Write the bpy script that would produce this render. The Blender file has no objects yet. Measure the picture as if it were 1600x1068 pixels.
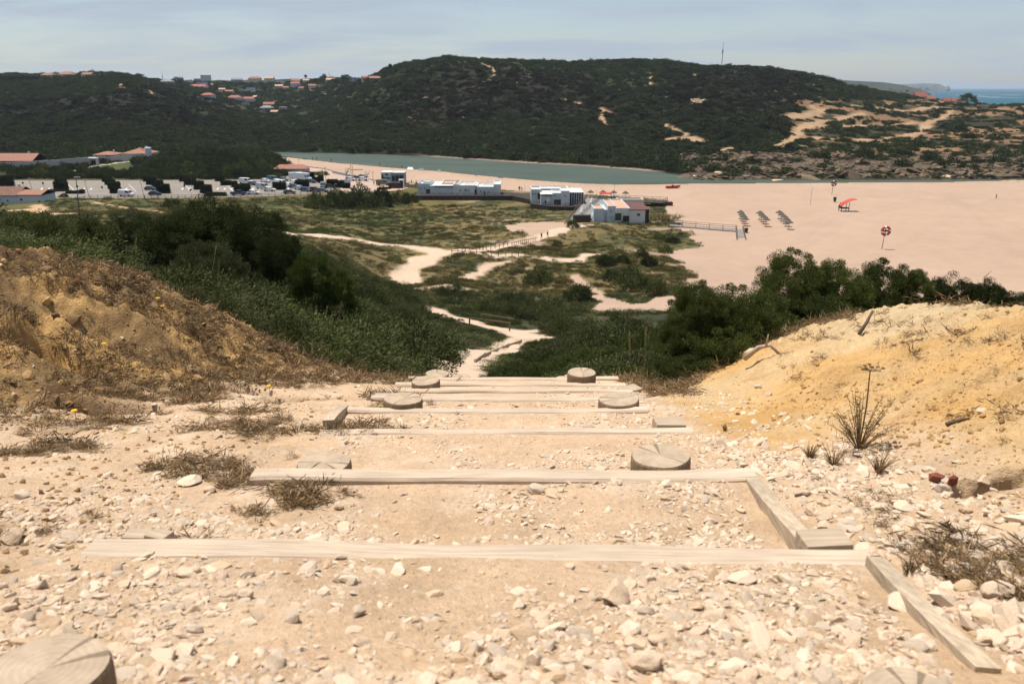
import bpy, bmesh, math, random
import numpy as np
from mathutils import Vector, Matrix

scene = bpy.context.scene
COL = scene.collection
RNG = np.random.default_rng(7)
random.seed(7)
ZC = 37.0                     # camera height above the datum (beach is at 1 m)
F = 28.0 / 36.0 * 1600.0
PITCH = math.atan(397.0 / F)
CP, SP = math.cos(PITCH), math.sin(PITCH)

def T_of(py):
    v = (534.0 - py) / F
    return (-SP + CP * v) / (CP + SP * v)
def XY_of(px, py):
    v = (534.0 - py) / F
    return ((px - 800.0) / F) / (CP + SP * v)
def at(px, py, Y):            # point on the sight line at forward distance Y
    return np.array((XY_of(px, py) * Y, Y, T_of(py) * Y + ZC))
def plane_pt(px, py, H):      # point on the horizontal plane H metres relative to the eye
    Y = H / T_of(py)
    return np.array((XY_of(px, py) * Y, Y, H + ZC))
def project(X, Y, H):
    z = Y * CP - H * SP
    z = np.where(np.abs(z) < 1e-3, 1e-3, z)
    yc = Y * SP + H * CP
    return 800.0 + F * X / z, 534.0 - F * yc / z
def zdepth(X, Y, H):
    return Y * CP - H * SP

# ------------------------------------------------------------------ noise
def _hash(xi, yi, seed):
    with np.errstate(over='ignore'):
        h = xi.astype(np.uint32) * np.uint32(374761393) + yi.astype(np.uint32) * np.uint32(668265263) + np.uint32((seed * 1442695041) & 0xffffffff)
        h = (h ^ (h >> np.uint32(13))) * np.uint32(1274126177)
        h = h ^ (h >> np.uint32(16))
    return h.astype(np.float64) / 4294967295.0
def vnoise(x, y, seed=0):
    x = np.asarray(x, float); y = np.asarray(y, float)
    xi = np.floor(x); yi = np.floor(y)
    fx = x - xi; fy = y - yi
    xi = xi.astype(np.int64) & 0xffffffff; yi = yi.astype(np.int64) & 0xffffffff
    fx = fx * fx * (3 - 2 * fx); fy = fy * fy * (3 - 2 * fy)
    x1 = (xi + 1) & 0xffffffff; y1 = (yi + 1) & 0xffffffff
    a = _hash(xi, yi, seed); b = _hash(x1, yi, seed); c = _hash(xi, y1, seed); d = _hash(x1, y1, seed)
    return (a + (b - a) * fx) * (1 - fy) + (c + (d - c) * fx) * fy
def fbm(x, y, oct=4, seed=0, gain=0.5):
    s = 0.0; a = 1.0; n = 0.0
    x = np.asarray(x, float); y = np.asarray(y, float)
    for k in range(oct):
        cx = x * 0.8 - y * 0.6; cy = x * 0.6 + y * 0.8
        s = s + a * vnoise(cx, cy, seed + 17 * k); n += a; a *= gain
        x = cx * 2.03 + 11.3; y = cy * 2.03 + 5.7
    return s / n               # 0..1
def sstep(a, b, x):
    t = np.clip((x - a) / (b - a), 0, 1)
    return t * t * (3 - 2 * t)
def lerp(a, b, t):
    return a + (b - a) * t

# ------------------------------------------------------------------ polygons / polylines
def in_poly(x, y, poly):
    poly = np.asarray(poly, float); n = len(poly)
    r = np.zeros(x.shape, bool); j = n - 1
    for i in range(n):
        xi, yi = poly[i]; xj, yj = poly[j]
        if yi != yj:
            c = ((yi > y) != (yj > y)) & (x < (xj - xi) * (y - yi) / (yj - yi) + xi)
            r ^= c
        j = i
    return r
def seg_dist(x, y, pts, closed=False):
    d = np.full(x.shape, 1e9)
    pts = [np.asarray(p, float)[:2] for p in pts]
    if closed: pts = pts + [pts[0]]
    for a, b in zip(pts[:-1], pts[1:]):
        ab = b - a; L = max(1e-9, ab @ ab)
        t = np.clip(((x - a[0]) * ab[0] + (y - a[1]) * ab[1]) / L, 0, 1)
        d = np.minimum(d, np.hypot(x - a[0] - t * ab[0], y - a[1] - t * ab[1]))
    return d
def sdf_poly(x, y, poly):
    d = seg_dist(x, y, poly, True)
    return np.where(in_poly(x, y, poly), -d, d)

# ------------------------------------------------------------------ heights
S = 1.15
PLANKS = []                   # (Y, H) of the top of each timber edge
for py, y0 in ((1118, 0.59), (862, 1.25), (745, 1.86), (673, 2.62), (641, 3.19), (623, 3.62), (610, 4.03), (600, 4.34), (591, 4.79)):
    PLANKS.append((y0 * S, T_of(py) * y0 * S))
for k in range(1, 8):
    PLANKS.append((4.79 * S + 0.55 * k, PLANKS[8][1] - 0.215 * k))
PY = np.array([p[0] for p in PLANKS]); PH = np.array([p[1] for p in PLANKS])

def H_side(Y):
    y = np.concatenate(([-6.0, 0.0], PY)); h = np.concatenate(([1.1, -0.5], PH - 0.02))
    return np.interp(Y, y, h)
TILT = np.array([0, -.016, .012, .003, .003, 0, -.002, -.002, -.002] + [0] * 7) / 1.0
def H_stair(Y, X):
    k0 = np.clip(np.searchsorted(PY, Y), 0, len(PY) - 1)
    hk = PH[k0] + TILT[k0] * X
    km = np.maximum(k0 - 1, 0)
    yk = PY[k0]; yp = np.where(k0 > 0, PY[km], -3.0)
    f = np.clip((Y - yp) / (yk - yp), 0, 1)
    pv = np.where(k0 > 0, PH[km] + TILT[km] * X, hk + 0.25)
    st = pv - 0.05
    h = st + (hk - 0.009 - st) * f ** .85
    w = sstep(0.032, 0.06, Y - yp)
    return (pv - 0.014) + (h - pv + 0.014) * w
def bankL(X, Y):
    xe = (-X - 0.5 * np.clip(4.5 * S - Y, -0.6, 4.0)) / S
    return S * np.interp(xe, (0.8, 1.34, 1.7, 2.05, 2.3, 2.9, 4.0, 7.0), (0, .045, .17, .40, .57, .80, 1.02, 1.3))
def bankR(X, Y):
    b = S * np.interp(X / S, (0.85, 1.0, 1.3, 1.7, 2.1, 2.3, 2.7, 3.5, 6.0), (0, 0.0, .09, .25, .42, .48, .47, .5, .55))
    return b * sstep(0.3, 1.7, Y) 
def H_near(X, Y):
    hs = H_side(Y)
    wl = sstep(-0.98, -0.86, X) * (1 - sstep(0.75, 0.82, X))
    st = H_stair(Y, X)
    m = sstep(0, 0.25, -X - 0.7) + sstep(0, 0.4, X - 0.85)
    nz = (fbm(X * 2.2, Y * 2.2, 4, 3) - 0.5) * 0.16 + (fbm(X * 9, Y * 9, 3, 5) - 0.5) * 0.085 - np.abs(fbm(X * 5, Y * 7, 3, 6) - 0.5) * 0.10
    rough = (fbm(X * 26, Y * 26, 3, 9) - 0.5)
    bl = bankL(X, Y); br = bankR(X, Y)
    nzl = nz * np.clip(0.25 + 3.4 * bl + br * 1.1, 0, 1.9)
    nzl = nzl - np.clip(bl * 3, 0, 1) * np.abs(fbm(X * 2.6 + 7, Y * 3.4, 4, 8) - 0.5) * 0.30
    # eroded hollows in the left bank
    pit = 0.0
    for cx, cy, rx, ry, dep in ((-2.05, 3.75, .42, .16, .2), (-2.62, 4.25, .35, .14, .16), (-1.7, 4.55, .3, .12, .13), (-2.9, 3.4, .3, .12, .14), (-1.35, 4.35, .16, .1, .08)):
        e = np.hypot((X - cx) / rx, (Y - cy) / ry + 0.5 * (X - cx))
        pit = pit - dep * (1 - sstep(0.55, 1.0, e + 0.5 * (fbm(X * 5, Y * 5, 3, 21) - 0.5)))
    # hollow at the foot of the right mound and a broken scarp on its face
    e = np.hypot((X - 1.36) / .16, (Y - 1.95) / .075)
    pit = pit - 0.34 * (1 - sstep(0.6, 1.0, e + 0.3 * (fbm(X * 6, Y * 6, 2, 23) - 0.5)))
    sc = sstep(0.0, 0.05, Y - 2.95 - 0.25 * (X - 2.0) - 0.25 * (fbm(X * 4, Y * 1.0, 3, 31) - 0.5)) * sstep(1.35, 1.7, X) * (1 - sstep(2.5, 3.0, X))
    pit = pit + 0.045 * (sc - 0.5) * sstep(1.35, 1.7, X)
    side = hs + bl + br + nzl + rough * 0.045 * np.clip(.3 + 4 * (bl + br), 0, 1) + pit
    pd = np.min(np.abs(Y[..., None] - PY[None, :6]), -1) if np.ndim(Y) == 1 else np.min([np.abs(Y - q) for q in PY[:9]], 0)
    tread = st + np.clip(pd / .16, .12, 1) * ((fbm(X * 5, Y * 5, 3, 41) - 0.5) * 0.022 + rough * 0.008 - .004) * 0.8
    return side * (1 - wl) + tread * wl

KN = {
 0:   [(10,385),(20,360),(40,372),(80,375),(150,350),(200,333),(245,318),(262,308),(312,282),(330,275),(345,263),(380,255),(450,225),(550,190),(700,150),(850,125),(1000,119.5),(1300,129),(2000,138),(2600,138)],
 200: [(10,447),(18,438),(40,425),(80,395),(120,368),(160,350),(200,332),(240,318),(262,308),(312,282),(330,272),(360,255),(420,235),(500,205),(600,170),(720,135),(850,119.5),(1000,121),(1300,129),(2600,138)],
 330: [(10,500),(18,460),(40,428),(80,395),(160,352),(200,335),(240,320),(262,309),(312,282),(335,272),(365,241),(400,245),(440,240),(520,220),(650,192),(800,168),(1000,152),(1200,134),(1400,127),(1700,130),(2600,138)],
 430: [(10,535),(18,490),(40,440),(80,400),(120,378),(160,360),(200,342),(240,322),(262,309),(312,284),(345,268),(372,250),(400,250),(470,240),(520,231),(600,210),(800,186),(1000,166),(1200,140),(1400,126),(1700,129),(2600,138)],
 520: [(10,560),(20,525),(40,480),(80,430),(120,400),(160,372),(200,350),(240,325),(262,313),(300,292),(365,264),(400,254),(455,242),(480,236),(600,203),(750,178),(900,160),(1100,138),(1300,121),(1400,122),(1700,128),(2600,138)],
 600: [(10,582),(20,555),(40,522),(60,497),(80,475),(100,452),(120,440),(150,408),(180,376),(200,361),(230,339),(262,316),(300,297),(366,268),(400,257),(455,243),(480,237),(520,222),(600,190),(700,150),(780,120),(830,111),(900,113),(1100,125),(1500,130),(2600,138)],
 700: [(10,592),(20,573),(35,550),(50,531),(70,507),(85,490),(100,470),(126,437),(150,405),(180,375),(210,350),(235,337),(300,297),(366,269),(450,247),(480,237),(520,222),(600,188),(680,150),(760,105),(800,91.5),(850,92),(1000,103),(1500,125),(2600,138)],
 800: [(10,597),(20,586),(35,567),(50,547),(70,527),(85,507),(100,487),(120,460),(150,411),(180,374),(210,351),(235,338),(300,297),(366,270),(415,256),(440,249),(480,235),(560,200),(650,158),(740,112),(790,97),(850,97),(1000,104),(1500,125),(2600,138)],
 1000:[(10,602),(20,578),(40,548),(60,525),(80,503),(100,482),(115,472),(130,440),(150,408),(175,380),(200,358),(225,345),(250,326.5),(300,297),(340,280),(385,266),(400,258),(450,240),(520,210),(600,175),(700,135),(800,104),(880,97),(1000,98.5),(1300,115),(2600,138)],
 1200:[(10,510),(15,505),(25,520),(40,525),(70,510),(100,487),(125,463),(140,448),(157,430),(200,374),(250,326.5),(300,297),(337,281),(345,273),(400,245),(480,215),(560,185),(650,155),(750,125),(850,110),(900,109.5),(1000,113),(1300,122),(2600,138)],
 1300:[(8,512),(15,500),(25,510),(40,515),(70,505),(100,487),(125,463),(140,448),(157,430),(200,374),(250,326.5),(300,297),(337,281),(348,270),(400,243),(450,226),(540,200),(600,185),(680,160),(760,138),(850,126.5),(900,127),(1100,136),(1500,140),(2600,140)],
 1400:[(6.5,492),(10,492),(20,500),(40,505),(70,500),(100,487),(125,463),(140,448),(157,430),(200,374),(250,326.5),(300,297),(337,281),(350,268),(400,240),(450,228),(520,210),(600,192),(700,177),(800,165),(900,156.5),(1000,150.5),(1200,153),(1500,160),(2600,150)],
 1600:[(6.5,488),(10,490),(20,500),(40,505),(70,500),(100,487),(125,463),(140,448),(157,430),(200,374),(250,326.5),(300,297),(337,280),(350,268),(400,245),(480,222),(580,200),(700,183),(800,170),(880,166),(930,167),(1200,166),(2600,160)],
}
def build_rbf():
    P = []
    for px, lst in KN.items():
        for Y, py in lst:
            P.append((XY_of(px, py), math.log(Y), T_of(py)))
            if px == 0:
                for k in (1.5, 2.2): P.append((XY_of(px, py) * k, math.log(Y), T_of(py)))
            if px == 1600:
                for k in (1.5, 2.2): P.append((XY_of(px, py) * k, math.log(Y), T_of(py)))
    for t in np.linspace(-1.4, 1.4, 29):
        Y = 6.0
        P.append((t, math.log(Y), float(H_near(np.array([t * Y]), np.array([Y]))[0]) / Y))
    P = np.array(P)
    A = np.stack((P[:, 0] * 3.2, P[:, 1]), 1)
    D = np.sqrt(((A[:, None] - A[None]) ** 2).sum(2))
    n = len(P)
    M = np.zeros((n + 1, n + 1)); M[:n, :n] = D - np.eye(n) * 1e-4; M[:n, n] = 1; M[n, :n] = 1
    w = np.linalg.solve(M, np.concatenate((P[:, 2], [0])))
    tg = np.linspace(-1.5, 1.5, 181); lg = np.linspace(math.log(5.0), math.log(2700.0), 240)
    TT, LL = np.meshgrid(tg, lg)
    Q = np.stack((TT.ravel() * 3.2, LL.ravel()), 1)
    out = np.zeros(len(Q))
    for i in range(0, len(Q), 4000):
        q = Q[i:i + 4000]
        out[i:i + 4000] = np.sqrt(((q[:, None] - A[None]) ** 2).sum(2)) @ w[:n] + w[n]
    return tg, lg, out.reshape(TT.shape)
RT, RL, RV = build_rbf()
def H_far(X, Y):
    Yc = np.maximum(Y, 5.0)
    a = np.clip((X / Yc - RT[0]) / (RT[1] - RT[0]), 0, len(RT) - 1.001)
    b = np.clip((np.log(Yc) - RL[0]) / (RL[1] - RL[0]), 0, len(RL) - 1.001)
    i = a.astype(int); j = b.astype(int); fa = a - i; fb = b - j
    v = (RV[j, i] * (1 - fa) + RV[j, i + 1] * fa) * (1 - fb) + (RV[j + 1, i] * (1 - fa) + RV[j + 1, i + 1] * fa) * fb
    return v * Yc

WATER_H = -36.6
RIVER_PX = [(380,241.5),(405,242.5),(440,244.5),(480,249),(520,254),(560,257.5),(600,261),(650,265),(700,269),(760,275),(830,281),(900,286),(960,288.5),(1040,288.5),(1100,287),(1200,286),(1300,285.5),(1400,285.3),(1480,284.6),(1560,283),
            (1562,280.5),(1480,280.6),(1400,281),(1300,281),(1200,281),(1110,281),(1085,279),(1060,274),(1030,269),(1000,265.5),(950,262),(900,258.5),(820,254.5),(760,250.5),(700,246.5),(650,243.5),(600,241.5),(520,239.5),(430,238),(380,238.5)]
RIVER = [plane_pt(x, y, WATER_H)[:2] for x, y in RIVER_PX]
PARK_H = -34.0
PARK_PX = [(-150,314),(75,312),(140,310.5),(300,310),(420,307.5),(490,304),(560,301),(625,299),(640,294),(600,285),(548,274),(505,263.5),(470,259),(452,262),(455,273),(430,279),(380,280.5),(75,281.5),(-150,281.5)]
PARK = [plane_pt(x, y, PARK_H)[:2] for x, y in PARK_PX]
COAST = [(760,640),(690,760),(620,840),(562,905),(572,1010),(583,1150),(640,1330),(720,1500),(800,2700)]   # sea lies on the +X side

def H_all(X, Y):
    near = H_near(X, Y)
    far = H_far(X, Y)
    w = sstep(math.log(5.5), math.log(6.6), np.log(np.maximum(Y, 0.05)))
    H = near * (1 - w) + far * w
    # relief
    amp1 = sstep(7, 14, Y) * (1 - sstep(85, 130, Y))
    H = H + amp1 * (fbm(X * .16, Y * .16, 4, 51) - .5) * 1.0
    dune = sstep(85, 115, Y) * (1 - sstep(190, 225, Y)) * (1 - sstep(0.02, 0.16, X / np.maximum(Y, 1) - 0.12))
    H = H + dune * (fbm(X * .055, Y * .055, 4, 61) - .5) * 4.2
    hill = sstep(345, 480, Y)
    rid = 1 - np.abs(2 * fbm(X * .008, Y * .008, 4, 71) - 1)
    H = H + hill * ((rid - .75) * 9.0 * sstep(400, 600, Y) + (fbm(X * .03, Y * .03, 4, 73) - .5) * 4.0)
    return H
# ------------------------------------------------------------------ the terrain grid
CG = 2.2
tdense = np.linspace(-0.76, 0.76, 1000)
tside = 0.76 + np.linspace(0, 1, 36)[1:] ** 1.4 * 0.75
TG = np.concatenate((-tside[::-1], tdense, tside))
yl = [-3.0]
while yl[-1] < 2650:
    y = yl[-1]
    yl.append(y + (0.08 if y < 0.5 else max(0.0105, 0.0071 * y)))
YG = np.array(yl)
GX = TG[None, :] * (np.maximum(YG, -1.2)[:, None] + CG); GY = np.repeat(YG[:, None], len(TG), 1)
GH = H_all(GX, GY)
# flats and water beds
def _rows(a, b): return slice(np.searchsorted(YG, a), np.searchsorted(YG, b))
r = _rows(225, 420)
d = sdf_poly(GX[r], GY[r], PARK)
GH[r] = lerp(PARK_H, GH[r], sstep(0, 9, d))
r = _rows(270, 560)
d = sdf_poly(GX[r], GY[r], RIVER)
rn = (fbm(GX[r] * .06, GY[r] * .06, 3, 81) - .5) * 3
bed = WATER_H - 0.02 + np.clip((d + rn) * 0.10, -2.2, 8.0)
GH[r] = np.where(d < 9, lerp(bed, np.maximum(GH[r], bed), sstep(0.5, 9, d)), GH[r])
# beach: smooth plain
r = _rows(120, 420)
tt = GX[r] / GY[r]
flat = sstep(0.10, 0.2, tt) * sstep(150, 185, GY[r]) * (1 - sstep(318, 330, GY[r]))
GH[r] = lerp(GH[r], -36.0 + (fbm(GX[r] * .03, GY[r] * .03, 3, 83) - .5) * .5, flat)
# everything near water level away from the river stays above it
r = _rows(200, 900)
out = (sdf_poly(GX[r], GY[r], RIVER) > 3)
GH[r] = np.where(out, np.maximum(GH[r], WATER_H + 0.35), GH[r])
# sea side of the coast
cx = np.interp(GY, [c[1] for c in COAST], [c[0] for c in COAST]) + (fbm(GX * .02, GY * .02, 4, 85) - .5) * 60
sea = sstep(-6, 14, GX - cx) * sstep(640, 720, GY)
GH = lerp(GH, np.minimum(GH, -44.0), sea)
back = sstep(1700, 2300, GY) * sstep(-0.02, 0.2, GX / np.maximum(GY, 1))
GH = lerp(GH, -46.0, back)

def hgt(X, Y):
    X = np.atleast_1d(np.asarray(X, float)); Y = np.atleast_1d(np.asarray(Y, float))
    j = np.clip(np.searchsorted(YG, Y) - 1, 0, len(YG) - 2)
    t = X / (np.maximum(Y, -1.2) + CG)
    i = np.clip(np.searchsorted(TG, t) - 1, 0, len(TG) - 2)
    fy = np.clip((Y - YG[j]) / (YG[j + 1] - YG[j]), 0, 1); fx = np.clip((t - TG[i]) / (TG[i + 1] - TG[i]), 0, 1)
    return (GH[j, i] * (1 - fx) + GH[j, i + 1] * fx) * (1 - fy) + (GH[j + 1, i] * (1 - fx) + GH[j + 1, i + 1] * fx) * fy
def gz(X, Y): return float(hgt(X, Y)[0]) + ZC
_YS = np.exp(np.linspace(math.log(0.8), math.log(2500), 6000))
def pix(px, py, ymin=0.0, ymax=2500.0, dflt=None):
    """where the sight line through a pixel meets the ground, as a world point"""
    ys = _YS[(_YS >= ymin) & (_YS <= ymax)]
    h = hgt(XY_of(px, py) * ys, ys) - T_of(py) * ys
    k = np.nonzero(h >= 0)[0]
    if len(k) == 0:
        Y = dflt if dflt else float(ys[np.argmax(h / ys)])
    else:
        Y = float(ys[k[0]])
    X = XY_of(px, py) * Y
    return np.array((X, Y, float(hgt(X, Y)[0]) + ZC))

# ------------------------------------------------------------------ masks and colours on the grid
PXg, PYg = project(GX, GY, GH)
def C(*a): return np.array(a, float)
n_a = fbm(GX * .9, GY * .9, 4, 101); n_b = fbm(GX * .11, GY * .11, 4, 103); n_c = fbm(GX * .018, GY * .018, 5, 105); n_f = fbm(GX * 7, GY * 7, 4, 107)
n_m = fbm(GX * .35, GY * .35, 4, 109)
def mixc(c0, c1, m): return c0 + (c1 - c0) * m[..., None]
SAND = C(.385, .275, .207)
base = np.zeros(GX.shape + (3,)) + C(.035, .04, .018)
# hillside soil below the shrubs (7-110 m)
base = mixc(base, np.zeros(3) + C(.075, .062, .032), sstep(.45, .7, n_m) * (GY < 130))
# dunes 95-235 m
dn = sstep(95, 112, GY) * (1 - sstep(300, 330, GY))
veg = mixc(np.zeros(base.shape) + C(.070, .068, .028), np.zeros(3) + C(.15, .112, .052), sstep(.38, .66, n_b))
veg = mixc(veg, np.zeros(3) + C(.18, .14, .045), sstep(.56, .72, n_m) * .7)
veg = mixc(veg, np.zeros(3) + C(.028, .036, .014), sstep(.56, .7, fbm(GX * .16, GY * .16, 3, 111)) * .8)
veg = mixc(veg, np.zeros(3) + SAND * .85, sstep(.63, .72, fbm(GX * .09, GY * .2, 4, 113)) * sstep(-.12, -.02, GX / np.maximum(GY, 1)) * .8)
base = mixc(base, veg, dn)
# grass fields by the car park
fld = sstep(205, 225, GY) * (1 - sstep(300, 320, GY)) * (1 - sstep(-.12, -.05, GX / np.maximum(GY, 1)))
base = mixc(base, mixc(np.zeros(base.shape) + C(.055, .06, .02), np.zeros(3) + C(.12, .10, .035), sstep(.4, .65, n_b)), fld * .8)
# opposite hills
hl = sstep(330, 350, GY)
hv = mixc(np.zeros(base.shape) + C(.034, .043, .019), np.zeros(3) + C(.058, .062, .026), sstep(.42, .62, n_c))
hv = mixc(hv, np.zeros(3) + C(.032, .024, .019), sstep(.46, .60, fbm(GX * .006 + 3, GY * .006, 4, 115)))
hv = mixc(hv, np.zeros(3) + C(.024, .028, .014), sstep(.52, .66, fbm(GX * .045, GY * .045, 4, 117)))
px_w = PXg + (n_c - .5) * 60; py_w = PYg + (n_c - .5) * 24
def blob(cx, cy, rx, ry, s=.35): return 1 - sstep(1 - s, 1 + s, np.hypot((px_w - cx) / rx, (py_w - cy) / ry))
burn = np.maximum.reduce([blob(690, 145, 150, 48), blob(240, 165, 120, 28), blob(1150, 140, 130, 40), blob(870, 150, 90, 40)])
hv = mixc(hv, np.zeros(3) + C(.034, .024, .019), burn * .75 * (GY > 430))
vill = np.maximum.reduce([blob(420, 150, 140, 36), blob(520, 160, 90, 30)]) * (GY > 500)
hv = mixc(hv, mixc(np.zeros(base.shape) + C(.055, .062, .028), np.zeros(3) + C(.10, .075, .04), sstep(.45, .62, fbm(GX * .02, GY * .012, 3, 119))), vill * .8)
base = mixc(base, hv * .62 * C(.95, 1.06, .95), hl)
# pale outcrops and bare soil
spk = sstep(.70, .76, fbm(GX * .11, GY * .035, 4, 121))
oc = np.maximum.reduce([blob(660, 138, 70, 22), blob(1080, 150, 75, 14), blob(1180, 150, 70, 20), blob(800, 118, 40, 18), blob(1300, 145, 60, 20), blob(870, 160, 60, 12), blob(860, 178, 60, 4), blob(700, 183, 70, 5)])
base = mixc(base, np.zeros(3) + C(.24, .18, .13), spk * oc * hl * .9)
# right-hand plateau: bare tan ground between scrub
plat = sstep(1215, 1275, px_w) * sstep(152, 160, PYg) * (1 - sstep(240, 262, PYg)) * hl
bare = sstep(.41, .49, fbm(GX * .022, GY * .03, 5, 123) + .16 * (n_b - .5))
base = mixc(base, mixc(np.zeros(base.shape) + C(.26, .155, .085), np.zeros(3) + C(.15, .095, .055), n_b), plat * bare)
base = mixc(base, np.zeros(3) + C(.05, .042, .024), plat * (1 - bare) * .7)
rock = sstep(1030, 1090, px_w) * sstep(234, 246, PYg) * hl
base = mixc(base, mixc(np.zeros(base.shape) + C(.06, .046, .034), np.zeros(3) + C(.15, .11, .075), sstep(.4, .65, n_b)), rock * .9)
# sandy far bank of the river
dR = np.full(GX.shape, 99.0); r = _rows(300, 520); dR[r] = sdf_poly(GX[r], GY[r], RIVER)
fb = (1 - sstep(1.5, 4.5, dR + 2 * (n_b - .5))) * sstep(640, 700, PXg) * (1 - sstep(1000, 1050, PXg))
base = mixc(base, np.zeros(3) + SAND * .8, fb * (GY > 340))
# beach and sand
BEACH_PX = [(405,244),(452,257),(470,258.5),(505,263),(548,273.5),(600,284),(640,291),(655,284),(700,287),(780,296),(830,300),(925,304),(1045,312),(1040,325),(1046,345),(1062,354),(1096,380),(1070,388),(1040,392),(1052,410),(1078,430),(1075,455),(1040,470),(1030,500),(1060,540),(1300,700),(2200,700),(2200,279),(1562,281.5),(1480,284.6),(1300,285.5),(1100,287),(960,288.5),(830,281),(700,269),(600,261),(520,254),(440,244.5)]
jx = (fbm(GX * .12, GY * .12, 4, 131) - .5); jy = (fbm(GX * .12, GY * .12, 4, 133) - .5)
ex = PXg + jx * 40 * np.clip(150 / np.maximum(GY, 1), .2, 1) ** 1.5 * (GY < 240); ey = PYg + jy * 18 * (GY < 240)
m_sand = in_poly(ex, ey, BEACH_PX) & (GY > 112) & (GY < 430)
for poly in ([(885,428),(905,430),(930,452),(955,464),(985,476),(1010,474),(1040,458),(1062,468),(1045,505),(1000,506),(950,499),(915,497),(918,482),(936,472),(915,455),(895,440)],
             [(785,350),(850,347),(895,350),(930,352),(890,360),(860,372),(800,385),(760,393),(745,396),(740,391),(790,379),(830,368),(796,360)]):
    m_sand |= in_poly(PXg + jx * 14, PYg + jy * 8, poly) & (GY > 95) & (GY < 240)
m_sand = m_sand & ((dR > 0.8) | (GY < 300))
sandc = mixc(np.zeros(base.shape) + SAND, np.zeros(3) + SAND * C(.93, .9, .86), n_b)
wet = 1 - sstep(1.0, 9.0, dR)
sandc = mixc(sandc, np.zeros(3) + C(.33, .235, .16), wet * .7)
# vegetated edge speckle on the dune sand
m_sandf = np.where(m_sand, 1.0, 0.0)
base = mixc(base, sandc, m_sandf)
# tracks and paths
m_path = np.zeros(GX.shape)
def track(pts, w, col, ylo, yhi, soft=.5, path=False, amt=1.0):
    global base, m_path
    W = [p if len(p) == 3 else pix(p[0], p[1], ylo, yhi) for p in pts]
    W = np.array(W)
    a = max(0, np.searchsorted(YG, W[:, 1].min() - w * 3) - 1); b = np.searchsorted(YG, W[:, 1].max() + w * 3) + 1
    sl = slice(a, b)
    jit = (fbm(GX[sl] * (1.2 / w), GY[sl] * (1.2 / w), 3, 141) - .5) * w * .9
    d = seg_dist(GX[sl], GY[sl], W) + jit
    m = (1 - sstep(w * .5 * (1 - soft), w * .5 * (1 + soft), d)) * amt
    base[sl] = base[sl] + (col - base[sl]) * m[..., None]
    if path: m_path[sl] = np.maximum(m_path[sl], m)
    return W
PATHC = C(.50, .37, .27); TAN = C(.44, .29, .17)
track([(700,594),(704,582),(716,570),(728,562)], 1.25, PATHC, 6, 60, .35, True)
track([(724,563),(745,553),(790,537),(828,527)], 2.5, PATHC, 15, 100, .3, True)
track([(828,527),(812,518),(765,511),(712,497),(676,483)], 4.0, PATHC, 40, 140, .3, True)
track([(880,532),(852,532),(820,530)], 2.2, C(.4, .29, .2), 40, 110, .6)
PATH_A = track([(648,446),(628,438),(640,420),(662,404),(690,396)], 5.0, PATHC, 100, 200, .3, True)
track([(690,396),(640,386),(560,375),(500,368),(440,362)], 4.6, PATHC, 130, 230, .3, True)
track([(690,396),(750,391),(800,381),(845,371),(885,357),(905,352)], 3.6, PATHC, 120, 240, .35, True)
track([(745,397),(830,402),(900,407),(940,398)], 3.0, PATHC * .95, 110, 220, .5, True)
track([(720,435),(760,415),(790,410)], 2.6, PATHC * .9, 110, 200, .6, True)
track([(640,452),(690,446),(720,452)], 2.0, PATHC * .8, 100, 190, .7, True)
track([(0,330),(45,327),(60,333),(88,345),(115,352)], 3.6, TAN, 180, 250, .4)
track([(60,320),(62,330),(45,327)], 3.5, TAN, 180, 260, .4)
track([(135,314),(170,321),(245,331)], 2.4, TAN * .9, 200, 260, .6)
for pts, w in (([(752,98),(768,106),(774,116),(766,124),(752,131),(742,135)], 3), ([(878,155),(890,160),(908,164)], 5), ([(934,169),(950,176),(965,183)], 4), ([(938,178),(942,190),(954,200)], 4.5),
               ([(1008,190),(1040,197),(1058,204),(1072,211)], 4.5), ([(1045,217),(1072,216),(1098,223)], 8), ([(1016,115),(1018,125),(1015,135)], 3), ([(1085,116),(1080,128)], 2.5),
               ([(1000,207),(1015,215)], 2.5), ([(1128,238),(1140,232)], 6), ([(213,121),(221,126),(222,133),(240,149),(245,153)], 3), ([(190,130),(192,138)], 3.5), ([(298,241),(320,237),(347,230)], 4),
               ([(480,138),(500,145),(512,149)], 3), ([(328,128),(331,136)], 5), ([(520,160),(545,154)], 2), ([(345,236),(352,246)], 9), ([(450,170),(475,163)], 3)):
    track(pts, w, TAN, 330, 1400, .5, amt=.85)
for pts, w in (([(1228,183),(1250,178),(1285,172)], 13), ([(1215,232),(1240,216),(1252,202),(1300,189),(1322,183),(1345,178)], 8), ([(1240,216),(1300,218),(1370,219),(1432,208),(1470,185),(1490,172)], 7),
               ([(1256,200),(1340,197),(1430,191),(1446,197),(1436,207)], 6), ([(1222,226),(1290,232),(1370,236)], 5), ([(1340,168),(1400,173),(1470,168),(1560,172)], 11), ([(1470,158),(1540,162)], 14), ([(1268,166),(1288,176)], 4)):
    track(pts, w, TAN * .85, 335, 1100, .6, amt=.95)
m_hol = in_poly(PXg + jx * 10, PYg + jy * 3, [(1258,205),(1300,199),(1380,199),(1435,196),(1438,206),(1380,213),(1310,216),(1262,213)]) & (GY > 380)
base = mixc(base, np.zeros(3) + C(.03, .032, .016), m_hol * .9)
lawn = in_poly(PXg, PYg, [(98,272),(150,259),(206,252),(222,272),(160,274)]) & (GY > 318) & (GY < 420)
base = mixc(base, np.zeros(3) + C(.075, .085, .028), lawn * .9)
track([(95,269),(120,266),(152,258.5),(206,252)], 3.5, C(.42, .36, .30), 320, 420, .2)
track([(205,249),(245,246)], 3, C(.4, .34, .28), 320, 420, .3)
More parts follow.
